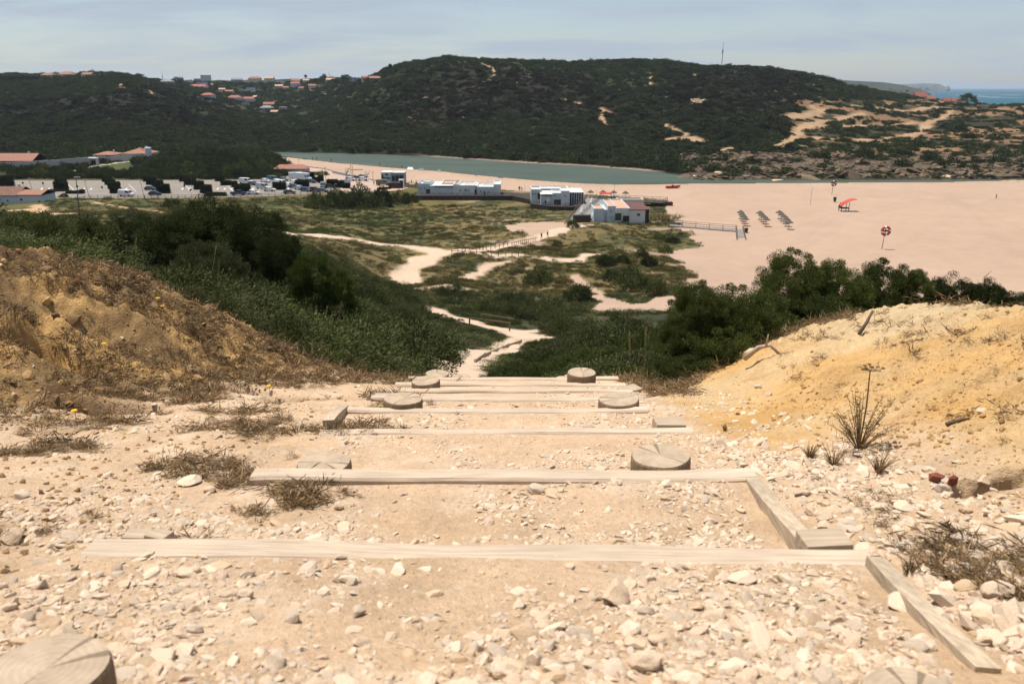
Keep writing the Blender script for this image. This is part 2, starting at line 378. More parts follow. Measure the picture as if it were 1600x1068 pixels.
for pts, w, am in (([(1180,420),(1300,345),(1400,318),(1540,303)], 2.2, .16), ([(1200,425),(1320,347),(1420,320),(1560,304)], 2.2, .14), ([(1330,420),(1420,380),(1500,330),(1590,300)], 3, .12), ([(1590,400),(1530,340),(1490,310),(1420,296)], 3.5, .15), ([(1600,360),(1520,322),(1440,300)], 2, .14),
                   ([(1165,375),(1220,365),(1300,335),(1318,331)], 1.2, .14), ([(1100,340),(1180,325),(1290,322)], 1.4, .12), ([(1120,300),(1250,312),(1380,306),(1500,292)], 4, .10), ([(1060,330),(1000,305),(900,298)], 2, .12), ([(1380,390),(1330,372),(1240,360),(1168,374)], 1.2, .12), ([(1250,440),(1400,400),(1600,380)], 3, .10)):
    track(pts, w, SAND * .72, 125, 330, .7, amt=am)
wr = (1 - sstep(.0, 1.1, np.abs(dR - 7 - 3 * n_m))) * m_sandf * (fbm(GX * .5, GY * .5, 3, 171) > .5)
base = mixc(base, np.zeros(3) + SAND * .55, wr * .35)
# foreground soils
nr = 1 - sstep(6.5, 9.5, GY)
sl_noise = fbm(GX * 1.7, GY * 1.7, 5, 151)
treadc = mixc(np.zeros(base.shape) + C(.64, .455, .305), np.zeros(3) + C(.56, .385, .24), sl_noise)
treadc = mixc(treadc, np.zeros(3) + C(.68, .515, .37), sstep(.5, .7, n_f) * .6)
yel = mixc(np.zeros(base.shape) + C(.58, .35, .14), np.zeros(3) + C(.58, .40, .215), sstep(.35, .62, fbm(GX * 1.1 + 4, GY * 1.1, 4, 153)))
yel = mixc(yel, np.zeros(3) + C(.47, .27, .10), sstep(.56, .7, fbm(GX * 2.3, GY * 3.5, 4, 155)) * .5)
yel = mixc(yel, np.zeros(3) + C(.56, .44, .28), sstep(3.2, 4.6, GY) * sstep(1.8, 2.6, GX) * .7)
brn = mixc(np.zeros(base.shape) + C(.49, .30, .122), np.zeros(3) + C(.25, .158, .074), sstep(.43, .58, fbm(GX * 2.1, GY * 2.1, 5, 157)))
brn = mixc(brn, np.zeros(3) + C(.11, .064, .033), sstep(.53, .65, fbm(GX * 3.3 + 9, GY * 3.3, 5, 159)) * .8)
edge = np.interp(GX, (-4, -1.2, -.8), (0, 0, 0))
wR = sstep(.02, .16, bankR(GX, GY) + .12 * (sl_noise - .5)); wL = sstep(.01, .14, bankL(GX, GY) + .16 * (sl_noise - .5))
wR = np.maximum(wR, sstep(.80, 1.0, GX + .3 * (sl_noise - .5)) * sstep(2.3, 3.1, GY + .5 * (n_f - .5)))
near_c = mixc(treadc, yel, wR)
near_c = mixc(near_c, brn, wL)
near_c = mixc(near_c, np.zeros(3) + C(.62, .40, .15), wL * sstep(-2.1, -1.5, GX) * sstep(3.9, 4.6, GY) * sstep(.38, .55, fbm(GX * 1.9, GY * 1.9, 3, 161)) * .8)
near_c = mixc(near_c, np.zeros(3) + C(.25, .165, .09), sstep(.5, .66, fbm(GX * 2.6, GY * 4, 4, 163)) * (1 - wL) * sstep(.85, 1.15, -GX) * .65)
base = mixc(base, near_c, nr)
base = np.clip(base, 0, 1)

# ------------------------------------------------------------------ classes -> objects
cls = np.zeros(GX.shape, int)
cls[(GY > 232)] = 0
far_line = [plane_pt(x, y, WATER_H) for x, y in RIVER_PX[20:]]
ft = np.array([p[0] / p[1] for p in far_line]); fy = np.array([p[1] for p in far_line]); o = np.argsort(ft)
yf = np.interp(GX / np.maximum(GY, 1), ft[o], fy[o]); yf = np.where(GX / np.maximum(GY, 1) < ft.min(), 322, yf)
cls[GY > yf - 1] = 2
cls[(m_sand) & (GY < yf)] = 1
cls[(m_path > .5)] = 3
# ------------------------------------------------------------------ materials
def new_mat(name):
    m = bpy.data.materials.new(name); m.use_nodes = True
    nt = m.node_tree; nt.nodes.clear()
    out = nt.nodes.new('ShaderNodeOutputMaterial'); b = nt.nodes.new('ShaderNodeBsdfPrincipled')
    nt.links.new(b.outputs[0], out.inputs[0])
    b.inputs['Specular IOR Level'].default_value = 0.25
    return m, nt, b
def N(nt, t, **kw):
    n = nt.nodes.new(t)
    for k, v in kw.items():
        if hasattr(n, k): setattr(n, k, v)
        else: n.inputs[k.replace('_', ' ')].default_value = v
    return n
def mixnode(nt, mode, a, b, fac):
    n = nt.nodes.new('ShaderNodeMix'); n.data_type = 'RGBA'; n.blend_type = mode
    for k, v in ((0, fac), (6, a), (7, b)):
        if hasattr(v, 'is_linked') or hasattr(v, 'links'): nt.links.new(v, n.inputs[k])
        else: n.inputs[k].default_value = v if k == 0 else (*v, 1)
    return n.outputs[2]
def ramp(nt, src, stops):
    n = nt.nodes.new('ShaderNodeValToRGB'); e = n.color_ramp.elements
    while len(e) < len(stops): e.new(0.5)
    for i, (p, c) in enumerate(stops):
        e[i].position = p; e[i].color = (*c, 1) if len(c) == 3 else c
    nt.links.new(src, n.inputs[0]); return n.outputs[0]
def noise(nt, scale, detail=4, rough=.55, coord=None, vec_scale=None):
    tc = nt.nodes.new('ShaderNodeTexCoord')
    src = tc.outputs[coord or 'Object']
    if vec_scale:
        mp = nt.nodes.new('ShaderNodeMapping'); mp.inputs['Scale'].default_value = vec_scale
        nt.links.new(src, mp.inputs[0]); src = mp.outputs[0]
    n = nt.nodes.new('ShaderNodeTexNoise'); n.inputs['Scale'].default_value = scale; n.inputs['Detail'].default_value = detail; n.inputs['Roughness'].default_value = rough
    nt.links.new(src, n.inputs['Vector']); return n.outputs['Fac']
def bump(nt, b, h, strength, dist):
    n = nt.nodes.new('ShaderNodeBump'); n.inputs['Strength'].default_value = strength; n.inputs['Distance'].default_value = dist
    nt.links.new(h, n.inputs['Height']); nt.links.new(n.outputs[0], b.inputs['Normal'])
def ground_mat(name, scales, amp, bump_scale, bstr, bdist, rough=.95):
    m, nt, b = new_mat(name)
    a = nt.nodes.new('ShaderNodeAttribute'); a.attribute_name = 'Col'
    c = a.outputs['Color']
    for s in scales:
        f = ramp(nt, noise(nt, s, 5, .6), ((.25, (1 - amp,) * 3), (.75, (1 + amp * .6,) * 3)))
        c = mixnode(nt, 'MULTIPLY', c, f, 1.0)
    nt.links.new(c, b.inputs['Base Color'])
    b.inputs['Roughness'].default_value = rough; b.inputs['Specular IOR Level'].default_value = .1
    if bstr: bump(nt, b, noise(nt, bump_scale, 6, .65), bstr, bdist)
    return m
def plain(name, col, rough=.6, var=.12, scale=3.0, spec=.3, metal=0.0, bumpd=0.0):
    m, nt, b = new_mat(name)
    f = ramp(nt, noise(nt, scale, 5, .6), ((.25, tuple(max(0, x * (1 - var)) for x in col)), (.75, tuple(min(1, x * (1 + var)) for x in col))))
    nt.links.new(f, b.inputs['Base Color'])
    b.inputs['Roughness'].default_value = rough; b.inputs['Specular IOR Level'].default_value = spec; b.inputs['Metallic'].default_value = metal
    if bumpd: bump(nt, b, noise(nt, scale * 4, 5, .6), .6, bumpd)
    return m
def leaf_mat(name, c0, c1, c2, trans=.25, spec=.3, rough=.5):
    """per-leaf and per-plant variation between three natural leaf colours"""
    m, nt, b = new_mat(name)
    g = nt.nodes.new('ShaderNodeNewGeometry'); oi = nt.nodes.new('ShaderNodeObjectInfo')
    a = ramp(nt, g.outputs['Random Per Island'], ((0, c0), (.6, c1), (1, c2)))
    v = ramp(nt, oi.outputs['Random'], ((0, (.7, .72, .7)), (1, (1.3, 1.25, 1.15))))
    c = mixnode(nt, 'MULTIPLY', a, v, 1.0)
    nt.links.new(c, b.inputs['Base Color'])
    b.inputs['Roughness'].default_value = .7; b.inputs['Specular IOR Level'].default_value = .08
    if trans:
        t = nt.nodes.new('ShaderNodeBsdfTranslucent'); nt.links.new(c, t.inputs['Color'])
        ms = nt.nodes.new('ShaderNodeMixShader'); ms.inputs[0].default_value = trans
        out = [n for n in nt.nodes if n.type == 'OUTPUT_MATERIAL'][0]
        nt.links.new(b.outputs[0], ms.inputs[1]); nt.links.new(t.outputs[0], ms.inputs[2]); nt.links.new(ms.outputs[0], out.inputs[0])
    return m
def stone_mat(name, c0, c1, scale=14.0):
    m, nt, b = new_mat(name)
    oi = nt.nodes.new('ShaderNodeObjectInfo')
    a = ramp(nt, oi.outputs['Random'], ((0, c0), (.5, tuple((x + y) / 2 for x, y in zip(c0, c1))), (1, c1)))
    f = ramp(nt, noise(nt, scale, 6, .65), ((.3, (.84, .82, .78)), (.7, (1.08, 1.07, 1.06))))
    nt.links.new(mixnode(nt, 'MULTIPLY', a, f, 1.0), b.inputs['Base Color'])
    b.inputs['Roughness'].default_value = .92; b.inputs['Specular IOR Level'].default_value = .12
    bump(nt, b, noise(nt, scale * 3, 6, .7), .5, .01)
    return m
def wood_mat(name, c0, c1, vs, rough=.85, scale=6.0):
    m, nt, b = new_mat(name)
    n1 = noise(nt, scale, 6, .6, vec_scale=vs); n2 = noise(nt, scale * .4, 3, .5)
    c = ramp(nt, n1, ((.3, c0), (.7, c1)))
    c = mixnode(nt, 'MULTIPLY', c, ramp(nt, n2, ((.3, (.8, .8, .8)), (.7, (1.15, 1.12, 1.1)))), 1.0)
    nt.links.new(c, b.inputs['Base Color']); b.inputs['Roughness'].default_value = rough; b.inputs['Specular IOR Level'].default_value = .15
    bump(nt, b, n1, .7, .006)
    return m
def post_mat(name, c0, c1):
    """end grain: growth rings round the object's axis, with radial drying cracks"""
    m, nt, b = new_mat(name)
    tc = nt.nodes.new('ShaderNodeTexCoord')
    w = nt.nodes.new('ShaderNodeTexWave'); w.wave_type = 'RINGS'; w.rings_direction = 'Z'
    w.inputs['Scale'].default_value = 34; w.inputs['Distortion'].default_value = 2.5; w.inputs['Detail'].default_value = 3; w.inputs['Detail Scale'].default_value = 1.5
    nt.links.new(tc.outputs['Object'], w.inputs[0])
    c = ramp(nt, w.outputs['Fac'], ((0, c0), (1, c1)))
    gr = nt.nodes.new('ShaderNodeTexGradient'); gr.gradient_type = 'RADIAL'; nt.links.new(tc.outputs['Object'], gr.inputs[0])
    cn = nt.nodes.new('ShaderNodeTexNoise'); cn.noise_dimensions = '1D'; cn.inputs['Scale'].default_value = 16; cn.inputs['Detail'].default_value = 1
    nt.links.new(gr.outputs['Fac'], cn.inputs['W'])
    k = ramp(nt, cn.outputs['Fac'], ((.69, (1, 1, 1)), (.715, (.3, .27, .24))))
    c = mixnode(nt, 'MULTIPLY', c, k, .65)
    c = mixnode(nt, 'MULTIPLY', c, ramp(nt, noise(nt, 14, 6, .7), ((.3, (.66, .64, .62)), (.7, (1.1, 1.1, 1.1)))), 1.0)
    nt.links.new(c, b.inputs['Base Color']); b.inputs['Roughness'].default_value = .9; b.inputs['Specular IOR Level'].default_value = .1
    bump(nt, b, k, .5, .004)
    return m

M = {}
M['near'] = ground_mat('dry_soil', (6.0, 45.0, 210.0), .17, 55.0, 1.0, .02)
M['beach'] = ground_mat('beach_sand', (.02, .12, .6), .07, .9, .5, .12)
M['hill'] = ground_mat('hill_scrub_ground', (.03, .22, .9), .22, .35, .9, 1.2)
M['path'] = ground_mat('sandy_path', (.8, 6.0), .10, 3.0, .6, .05)
M['plank'] = wood_mat('weathered_timber', (.36, .28, .205), (.58, .465, .36), (1.0, 34, 34), scale=5.0)
M['plank2'] = wood_mat('grey_timber', (.30, .235, .165), (.48, .385, .285), (1.5, 22, 22), scale=4.0)
M['board'] = wood_mat('side_board_timber', (.30, .235, .165), (.52, .42, .31), (30, 1.2, 30), scale=4.0)
M['postside'] = wood_mat('post_side_timber', (.14, .095, .06), (.27, .2, .135), (30, 30, 1.2), scale=5.0)  # shaft sides, browner and darker than the sawn tops
M['posttop'] = post_mat('post_end_grain', (.40, .31, .225), (.435, .34, .25))
M['stone'] = stone_mat('pale_limestone', (.60, .45, .325), (.74, .60, .465))
M['greystone'] = stone_mat('grey_limestone', (.48, .38, .29), (.60, .49, .39))
M['tanstone'] = stone_mat('tan_limestone', (.56, .40, .26), (.66, .51, .37))
M['clod'] = stone_mat('soil_clod', (.38, .23, .095), (.54, .35, .16), 20)
M['darkclod'] = stone_mat('dark_soil_clod', (.16, .10, .055), (.40, .25, .12), 20)
M['shorerock'] = stone_mat('shore_rock', (.05, .038, .028), (.19, .14, .095), .35)
M['brick'] = plain('red_brick', (.20, .065, .042), .9, .35, 14)
M['juniper'] = leaf_mat('juniper_leaf', (.022, .033, .010), (.055, .075, .02), (.15, .17, .05), .3)
M['shrub'] = leaf_mat('shrub_leaf', (.024, .034, .012), (.055, .07, .022), (.15, .155, .062), .3)
M['shrub2'] = leaf_mat('pale_shrub_leaf', (.038, .045, .02), (.065, .075, .032), (.115, .115, .055), .22)
M['darkshrub'] = leaf_mat('dark_shrub_leaf', (.018, .026, .010), (.034, .046, .016), (.085, .098, .036), .25)
M['lush'] = leaf_mat('lush_grass_leaf', (.035, .055, .012), (.06, .085, .02), (.10, .12, .035), .3)
M['dune'] = leaf_mat('dune_grass_blade', (.075, .066, .028), (.14, .115, .052), (.23, .185, .09), .3)
M['dunegreen'] = leaf_mat('dune_mat_leaf', (.045, .046, .017), (.085, .078, .028), (.17, .135, .045), .25)
M['dry'] = leaf_mat('dry_grass_blade', (.10, .062, .032), (.22, .145, .075), (.40, .29, .16), .15)
M['twig'] = leaf_mat('dead_twig', (.09, .058, .033), (.19, .125, .072), (.34, .24, .14), .05)
M['straw'] = leaf_mat('straw_stalk', (.30, .21, .10), (.38, .28, .14), (.46, .34, .18), .2)
M['hillscrub'] = leaf_mat('hill_scrub_leaf', (.030, .041, .018), (.045, .058, .025), (.072, .084, .037), .2)
M['hillbrown'] = leaf_mat('hill_heath_leaf', (.019, .016, .012), (.030, .025, .017), (.045, .038, .026), .1)
M['hedge'] = leaf_mat('hedge_leaf', (.012, .018, .008), (.022, .03, .012), (.04, .05, .02), .15)
M['hedgecore'] = plain('hedge_dark_filler', (.010, .013, .006), .95, .3, 4)  # near-black fill for the boxes added inside the hedges
M['branch'] = plain('shrub_branch', (.11, .08, .055), .9, .3, 12)
M['palebranch'] = plain('bleached_branch', (.36, .28, .2), .9, .25, 15)
M['white'] = plain('white_render', (.54, .55, .56), .85, .1, .6)
M['bluewhite'] = plain('bluish_white_render', (.44, .49, .53), .85, .1, .6)
M['cream'] = plain('cream_render', (.56, .48, .38), .85, .08, .5)
M['pink'] = plain('pink_render', (.50, .36, .29), .85, .08, .5)
M['greywall'] = plain('grey_render', (.26, .28, .30), .85, .1, .5)
M['wallstrip'] = plain('old_whitewash', (.42, .40, .37), .9, .18, .4)
M['tile'] = plain('terracotta_tiles', (.26, .125, .085), .85, .3, 1.6)
M['tileold'] = plain('weathered_tiles', (.16, .085, .06), .9, .35, 1.2)
M['tilered'] = plain('red_tiles', (.27, .10, .075), .85, .3, 1.2)
M['tilepale'] = plain('pale_terracotta_paving', (.46, .27, .18), .85, .12, .8)
M['roofbrown'] = plain('brown_red_roof', (.11, .05, .042), .85, .15, .8)
M['roofgrey'] = plain('grey_roof', (.20, .20, .205), .8, .15, .8)
M['roofwhite'] = plain('white_flat_roof', (.50, .49, .47), .8, .14, .5)
M['dark'] = plain('dark_opening', (.014, .014, .016), .35, .2, 2, .5)
M['glass'] = plain('window_glass', (.03, .04, .05), .08, .1, 1, .6)
M['greendoor'] = plain('green_door_glass', (.03, .07, .06), .25, .15, 1, .5)
M['browndoor'] = plain('brown_timber_door', (.07, .04, .028), .7, .2, 4)
M['deck'] = wood_mat('grey_deck_boards', (.15, .14, .135), (.26, .245, .23), (1, 8, 1), scale=1.6)
M['darkwood'] = wood_mat('dark_stained_timber', (.035, .028, .024), (.075, .06, .05), (6, 6, 1), scale=2)
M['fence'] = wood_mat('weathered_fence_timber', (.09, .07, .055), (.19, .15, .115), (8, 8, 1), scale=3)
M['rail'] = wood_mat('handrail_timber', (.12, .085, .05), (.24, .175, .105), (2, 20, 20), scale=3)
M['steel'] = plain('galvanised_steel', (.22, .225, .23), .5, .1, 4, .5, .6)
M['darksteel'] = plain('dark_painted_steel', (.035, .037, .04), .5, .1, 4, .4)
M['red'] = plain('red_paint', (.42, .035, .028), .55, .1, 3)
M['redcloth'] = plain('red_canvas', (.50, .055, .04), .8, .12, 2)
M['whitepaint'] = plain('white_paint', (.72, .72, .70), .5, .05, 3)
M['thatch'] = plain('grey_thatch', (.095, .08, .066), .95, .3, 6, .1, 0, .05)
M['asphalt'] = plain('car_park_paving', (.20, .172, .148), .9, .16, .12)
M['plazapave'] = plain('plaza_paving', (.37, .265, .215), .9, .12, .15)
M['line'] = plain('road_marking_paint', (.62, .60, .56), .8, .08, 1)
M['kerb'] = plain('kerb_stone', (.34, .31, .28), .9, .12, .8)
M['tan'] = plain('tan_canvas', (.30, .21, .14), .85, .1, 1)
M['orangewall'] = plain('orange_rendered_wall', (.40, .19, .09), .9, .15, .6)
M['skin'] = plain('skin', (.34, .19, .12), .6, .06, 6)
M['hair'] = plain('dark_hair', (.02, .014, .01), .6, .2, 20)
M['tyre'] = plain('tyre_rubber', (.012, .012, .012), .8, .1, 6)
for k, c in (('carwhite', (.62, .63, .64)), ('carsilver', (.36, .38, .40)), ('cardark', (.016, .018, .022)), ('carblue', (.022, .04, .085)), ('cargreen', (.06, .10, .095)), ('carred', (.09, .014, .016)), ('carteal', (.03, .09, .12)), ('cargrey', (.10, .11, .12)), ('carolive', (.12, .12, .09))):
    M[k] = plain(k + '_paint', c, .28, .03, 2, .6)
# ------------------------------------------------------------------ object helpers
def tag(o, label, cat, group=None, kind=None):
    o['label'] = label; o['category'] = cat
    if group: o['group'] = group
    if kind: o['kind'] = kind
    return o
def link(o, parent=None):
    COL.objects.link(o)
    if parent is not None: o.parent = parent
    return o
def empty(name, loc, rz=0.0):
    o = bpy.data.objects.new(name, None); o.location = loc; o.rotation_euler = (0, 0, rz); o.empty_display_size = .2
    return link(o)
def np_mesh(name, V, Fs, mat=None, smooth=False):
    """V (n,3); Fs (m,k) all of one k"""
    V = np.asarray(V, np.float32); Fs = np.asarray(Fs, np.int32)
    me = bpy.data.meshes.new(name); k = Fs.shape[1]
    me.vertices.add(len(V)); me.vertices.foreach_set('co', V.ravel())
    me.loops.add(Fs.size); me.loops.foreach_set('vertex_index', Fs.ravel())
    me.polygons.add(len(Fs)); me.polygons.foreach_set('loop_start', np.arange(0, Fs.size, k, dtype=np.int32))
    me.polygons.foreach_set('use_smooth', np.full(len(Fs), smooth))
    me.update(calc_edges=True)
    if mat: me.materials.append(mat)
    return me
def obj(name, me, parent=None, loc=None, rz=None):
    o = bpy.data.objects.new(name, me)
    if loc is not None: o.location = loc
    if rz is not None: o.rotation_euler = (0, 0, rz)
    return link(o, parent)
def copy_tree(o, parent=None):
    c = o.copy(); COL.objects.link(c); c.parent = parent
    for ch in o.children: copy_tree(ch, c)
    return c
class MB:
    def __init__(s): s.v = []; s.f = []; s.m = []
    def add(s, vs, fs, mi=0):
        b = len(s.v); s.v += [tuple(float(q) for q in p) for p in vs]; s.f += [tuple(b + i for i in f) for f in fs]; s.m += [mi] * len(fs); return s
    def box(s, x0, x1, y0, y1, z0, z1, mi=0):
        return s.add([(x0,y0,z0),(x1,y0,z0),(x1,y1,z0),(x0,y1,z0),(x0,y0,z1),(x1,y0,z1),(x1,y1,z1),(x0,y1,z1)],
                     [(0,3,2,1),(4,5,6,7),(0,1,5,4),(1,2,6,5),(2,3,7,6),(3,0,4,7)], mi)
    def bar(s, p, q, w, h=None, mi=0, up=(0, 0, 1)):
        p = Vector(p); q = Vector(q); h = h or w; d = (q - p).normalized(); u = Vector(up)
        if abs(d.dot(u)) > .98: u = Vector((1, 0, 0))
        a = d.cross(u).normalized() * (w / 2); b = a.cross(d).normalized() * (h / 2)
        return s.add([p-a-b, p+a-b, p+a+b, p-a+b, q-a-b, q+a-b, q+a+b, q-a+b], [(0,1,2,3),(7,6,5,4),(0,4,5,1),(1,5,6,2),(2,6,7,3),(3,7,4,0)], mi)
    def tube(s, pts, rad, n=8, mi=0, cap=True):
        pts = [Vector(p) for p in pts]
        if not hasattr(rad, '__len__'): rad = [rad] * len(pts)
        rings = []; prev = None
        for i, p in enumerate(pts):
            d = (pts[min(i + 1, len(pts) - 1)] - pts[max(i - 1, 0)]).normalized()
            a = d.orthogonal().normalized() if prev is None else (prev - d * prev.dot(d)).normalized()
            prev = a; b = d.cross(a)
            rings.append([p + (a * math.cos(2 * math.pi * k / n) + b * math.sin(2 * math.pi * k / n)) * rad[i] for k in range(n)])
        vs = [q for r in rings for q in r]; fs = []
        for i in range(len(pts) - 1):
            for k in range(n):
                k2 = (k + 1) % n; fs.append((i*n+k, i*n+k2, (i+1)*n+k2, (i+1)*n+k))
        if cap: fs += [tuple(range(n))[::-1], tuple((len(pts)-1)*n + k for k in range(n))]
        return s.add(vs, fs, mi)
    def lathe(s, prof, n=20, c=(0, 0, 0), mi=0):
        vs = []; fs = []
        for r, z in prof:
            vs += [(c[0] + r * math.cos(2*math.pi*k/n), c[1] + r * math.sin(2*math.pi*k/n), c[2] + z) for k in range(n)]
        for i in range(len(prof) - 1):
            for k in range(n):
                k2 = (k+1) % n; fs.append((i*n+k, i*n+k2, (i+1)*n+k2, (i+1)*n+k))
        if prof[0][0] > 0: fs.append(tuple(range(n))[::-1])
        if prof[-1][0] > 0: fs.append(tuple((len(prof)-1)*n+k for k in range(n)))
        return s.add(vs, fs, mi)
    def mesh(s, name, mats, bevel=0.0, smooth=False):
        me = bpy.data.meshes.new(name); me.from_pydata(s.v, [], s.f)
        for m in (mats if isinstance(mats, (list, tuple)) else [mats]): me.materials.append(m)
        me.polygons.foreach_set('material_index', s.m)
        bm = bmesh.new(); bm.from_mesh(me)
        bmesh.ops.recalc_face_normals(bm, faces=bm.faces)
        if bevel: bmesh.ops.bevel(bm, geom=bm.edges[:] , offset=bevel, segments=2, affect='EDGES', profile=.6)
        bm.to_mesh(me); bm.free()
        if smooth: me.polygons.foreach_set('use_smooth', [True] * len(me.polygons))
        me.update(); return me
    def build(s, name, mats, parent=None, loc=None, rz=None, bevel=0.0, smooth=False):
        return obj(name, s.mesh(name, mats, bevel, smooth), parent, loc, rz)

# ------------------------------------------------------------------ plant and stone prototypes (mesh data)
def unit(v): return v / np.maximum(1e-9, np.linalg.norm(v, axis=-1, keepdims=True))
def rdir(rng, n): return unit(rng.normal(size=(n, 3)))
def kites(P, D, L, W, rng, bend=0.0):
    n = len(P); D = unit(D); side = unit(np.cross(D, rdir(rng, n))); L = np.broadcast_to(L, n)[:, None]; W = np.broadcast_to(W, n)[:, None]
    mid = P + D * L * .5
    tip = P + D * L + np.array((0, 0, -1.0)) * L * bend
    V = np.stack((P, mid + side * W * .5, tip, mid - side * W * .5), 1).reshape(-1, 3)
    return V, np.arange(4 * n).reshape(n, 4)
def bush_mesh(name, mat, seed, R=(1, 1, .8), npuff=70, nleaf=150, puff=.24, L=.07, W=.022, up=.45, lump=.35, zmin=-.15):
    rng = np.random.default_rng(seed)
    d = rdir(rng, npuff * 3); d = d[d[:, 2] > zmin][:npuff]
    rr = rng.uniform(.5, 1.0, len(d)) ** .6 * (1 - lump * .5 + lump * rng.random(len(d)))
    Cn = d * rr[:, None] * np.array(R)
    Cn[:, 2] += .12
    pr = puff * rng.uniform(.6, 1.35, len(Cn))
    c = np.repeat(Cn, nleaf, 0); r = np.repeat(pr, nleaf)
    q = rdir(rng, len(c)); q[:, 2] *= .85
    P = c + q * (r * rng.random(len(c)) ** .4)[:, None]
    D = q * .8 + unit(c + 1e-6) * .55 + np.array((0, 0, up)) + rng.normal(size=P.shape) * .35
    V, Fq = kites(P, D, L * rng.uniform(.6, 1.4, len(P)), W * rng.uniform(.7, 1.3, len(P)), rng)
    return np_mesh(name, V, Fq, mat)
def stems_mesh(name, mat, seed, R=(1, 1, .8), n=14, r=.018):
    rng = random.Random(seed); mb = MB()
    for k in range(n):
        a = rng.uniform(0, 6.28); e = rng.uniform(.25, 1.3)
        tip = Vector((math.cos(a) * math.cos(e) * R[0] * .85, math.sin(a) * math.cos(e) * R[1] * .85, math.sin(e) * R[2] * .85))
        m1 = tip * .45 + Vector((rng.uniform(-.1, .1), rng.uniform(-.1, .1), rng.uniform(0, .12)))
        mb.tube([(0, 0, -.25), m1 * .35 + Vector((0, 0, .02)), m1, tip], [r, r * .8, r * .6, r * .2], 5)
    return mb.mesh(name, mat)
def tuft_mesh(name, mat, seed, n=60, L=.5, W=.02, spread=.6, base=.12, bend=.25):
    rng = np.random.default_rng(seed)
    P = np.zeros((n, 3)); a = rng.uniform(0, 6.283, n); rr = base * np.sqrt(rng.random(n)); P[:, 0] = np.cos(a) * rr; P[:, 1] = np.sin(a) * rr
    D = np.stack((np.cos(a) * spread * rng.random(n), np.sin(a) * spread * rng.random(n), np.ones(n)), 1) + rng.normal(size=(n, 3)) * .15
    V, Fq = kites(P, D, L * rng.uniform(.5, 1.2, n), W, rng, bend)
    return np_mesh(name, V, Fq, mat)
def litter_mesh(name, mat, seed, n=50, L=.06, W=.004, r=.06, h=.03):
    rng = np.random.default_rng(seed)
    P = np.stack((rng.normal(0, r * .5, n), rng.normal(0, r * .5, n), np.abs(rng.normal(0, h * .4, n))), 1)
    D = rdir(rng, n) * np.array((1, 1, .45))
    V, Fq = kites(P, D, L * rng.uniform(.4, 1.3, n), W * rng.uniform(.6, 1.5, n), rng)
    return np_mesh(name, V, Fq, mat)
def rock_mesh(name, mat, seed, sub=2, flat=.6, jag=.35, smooth=False):
    bm = bmesh.new(); bmesh.ops.create_icosphere(bm, subdivisions=sub, radius=.5)
    rng = random.Random(seed); planes = []
    for k in range(12):
        v = Vector((rng.gauss(0, 1), rng.gauss(0, 1), rng.gauss(0, 1))).normalized(); planes.append((v, rng.uniform(.23, .42)))
    off = rng.uniform(0, 50); sx = rng.uniform(.8, 1.3); sy = rng.uniform(.7, 1.1)
    from mathutils import noise as mn
    for v in bm.verts:
        p = v.co.copy()
        for nrm, d in planes:
            e = p.dot(nrm) - d
            if e > 0: p -= nrm * e * .9
        p *= 1 + jag * .5 * mn.noise(p * 3.1 + Vector((off, 0, 0)))
        v.co = Vector((p.x * sx, p.y * sy, p.z * flat))
    me = bpy.data.meshes.new(name); bm.to_mesh(me); bm.free(); me.materials.append(mat)
    if smooth: me.polygons.foreach_set('use_smooth', [True] * len(me.polygons))
    return me
def proto(name, me):
    return bpy.data.objects.new(name, me)      # never linked: only read by the scatter nodes

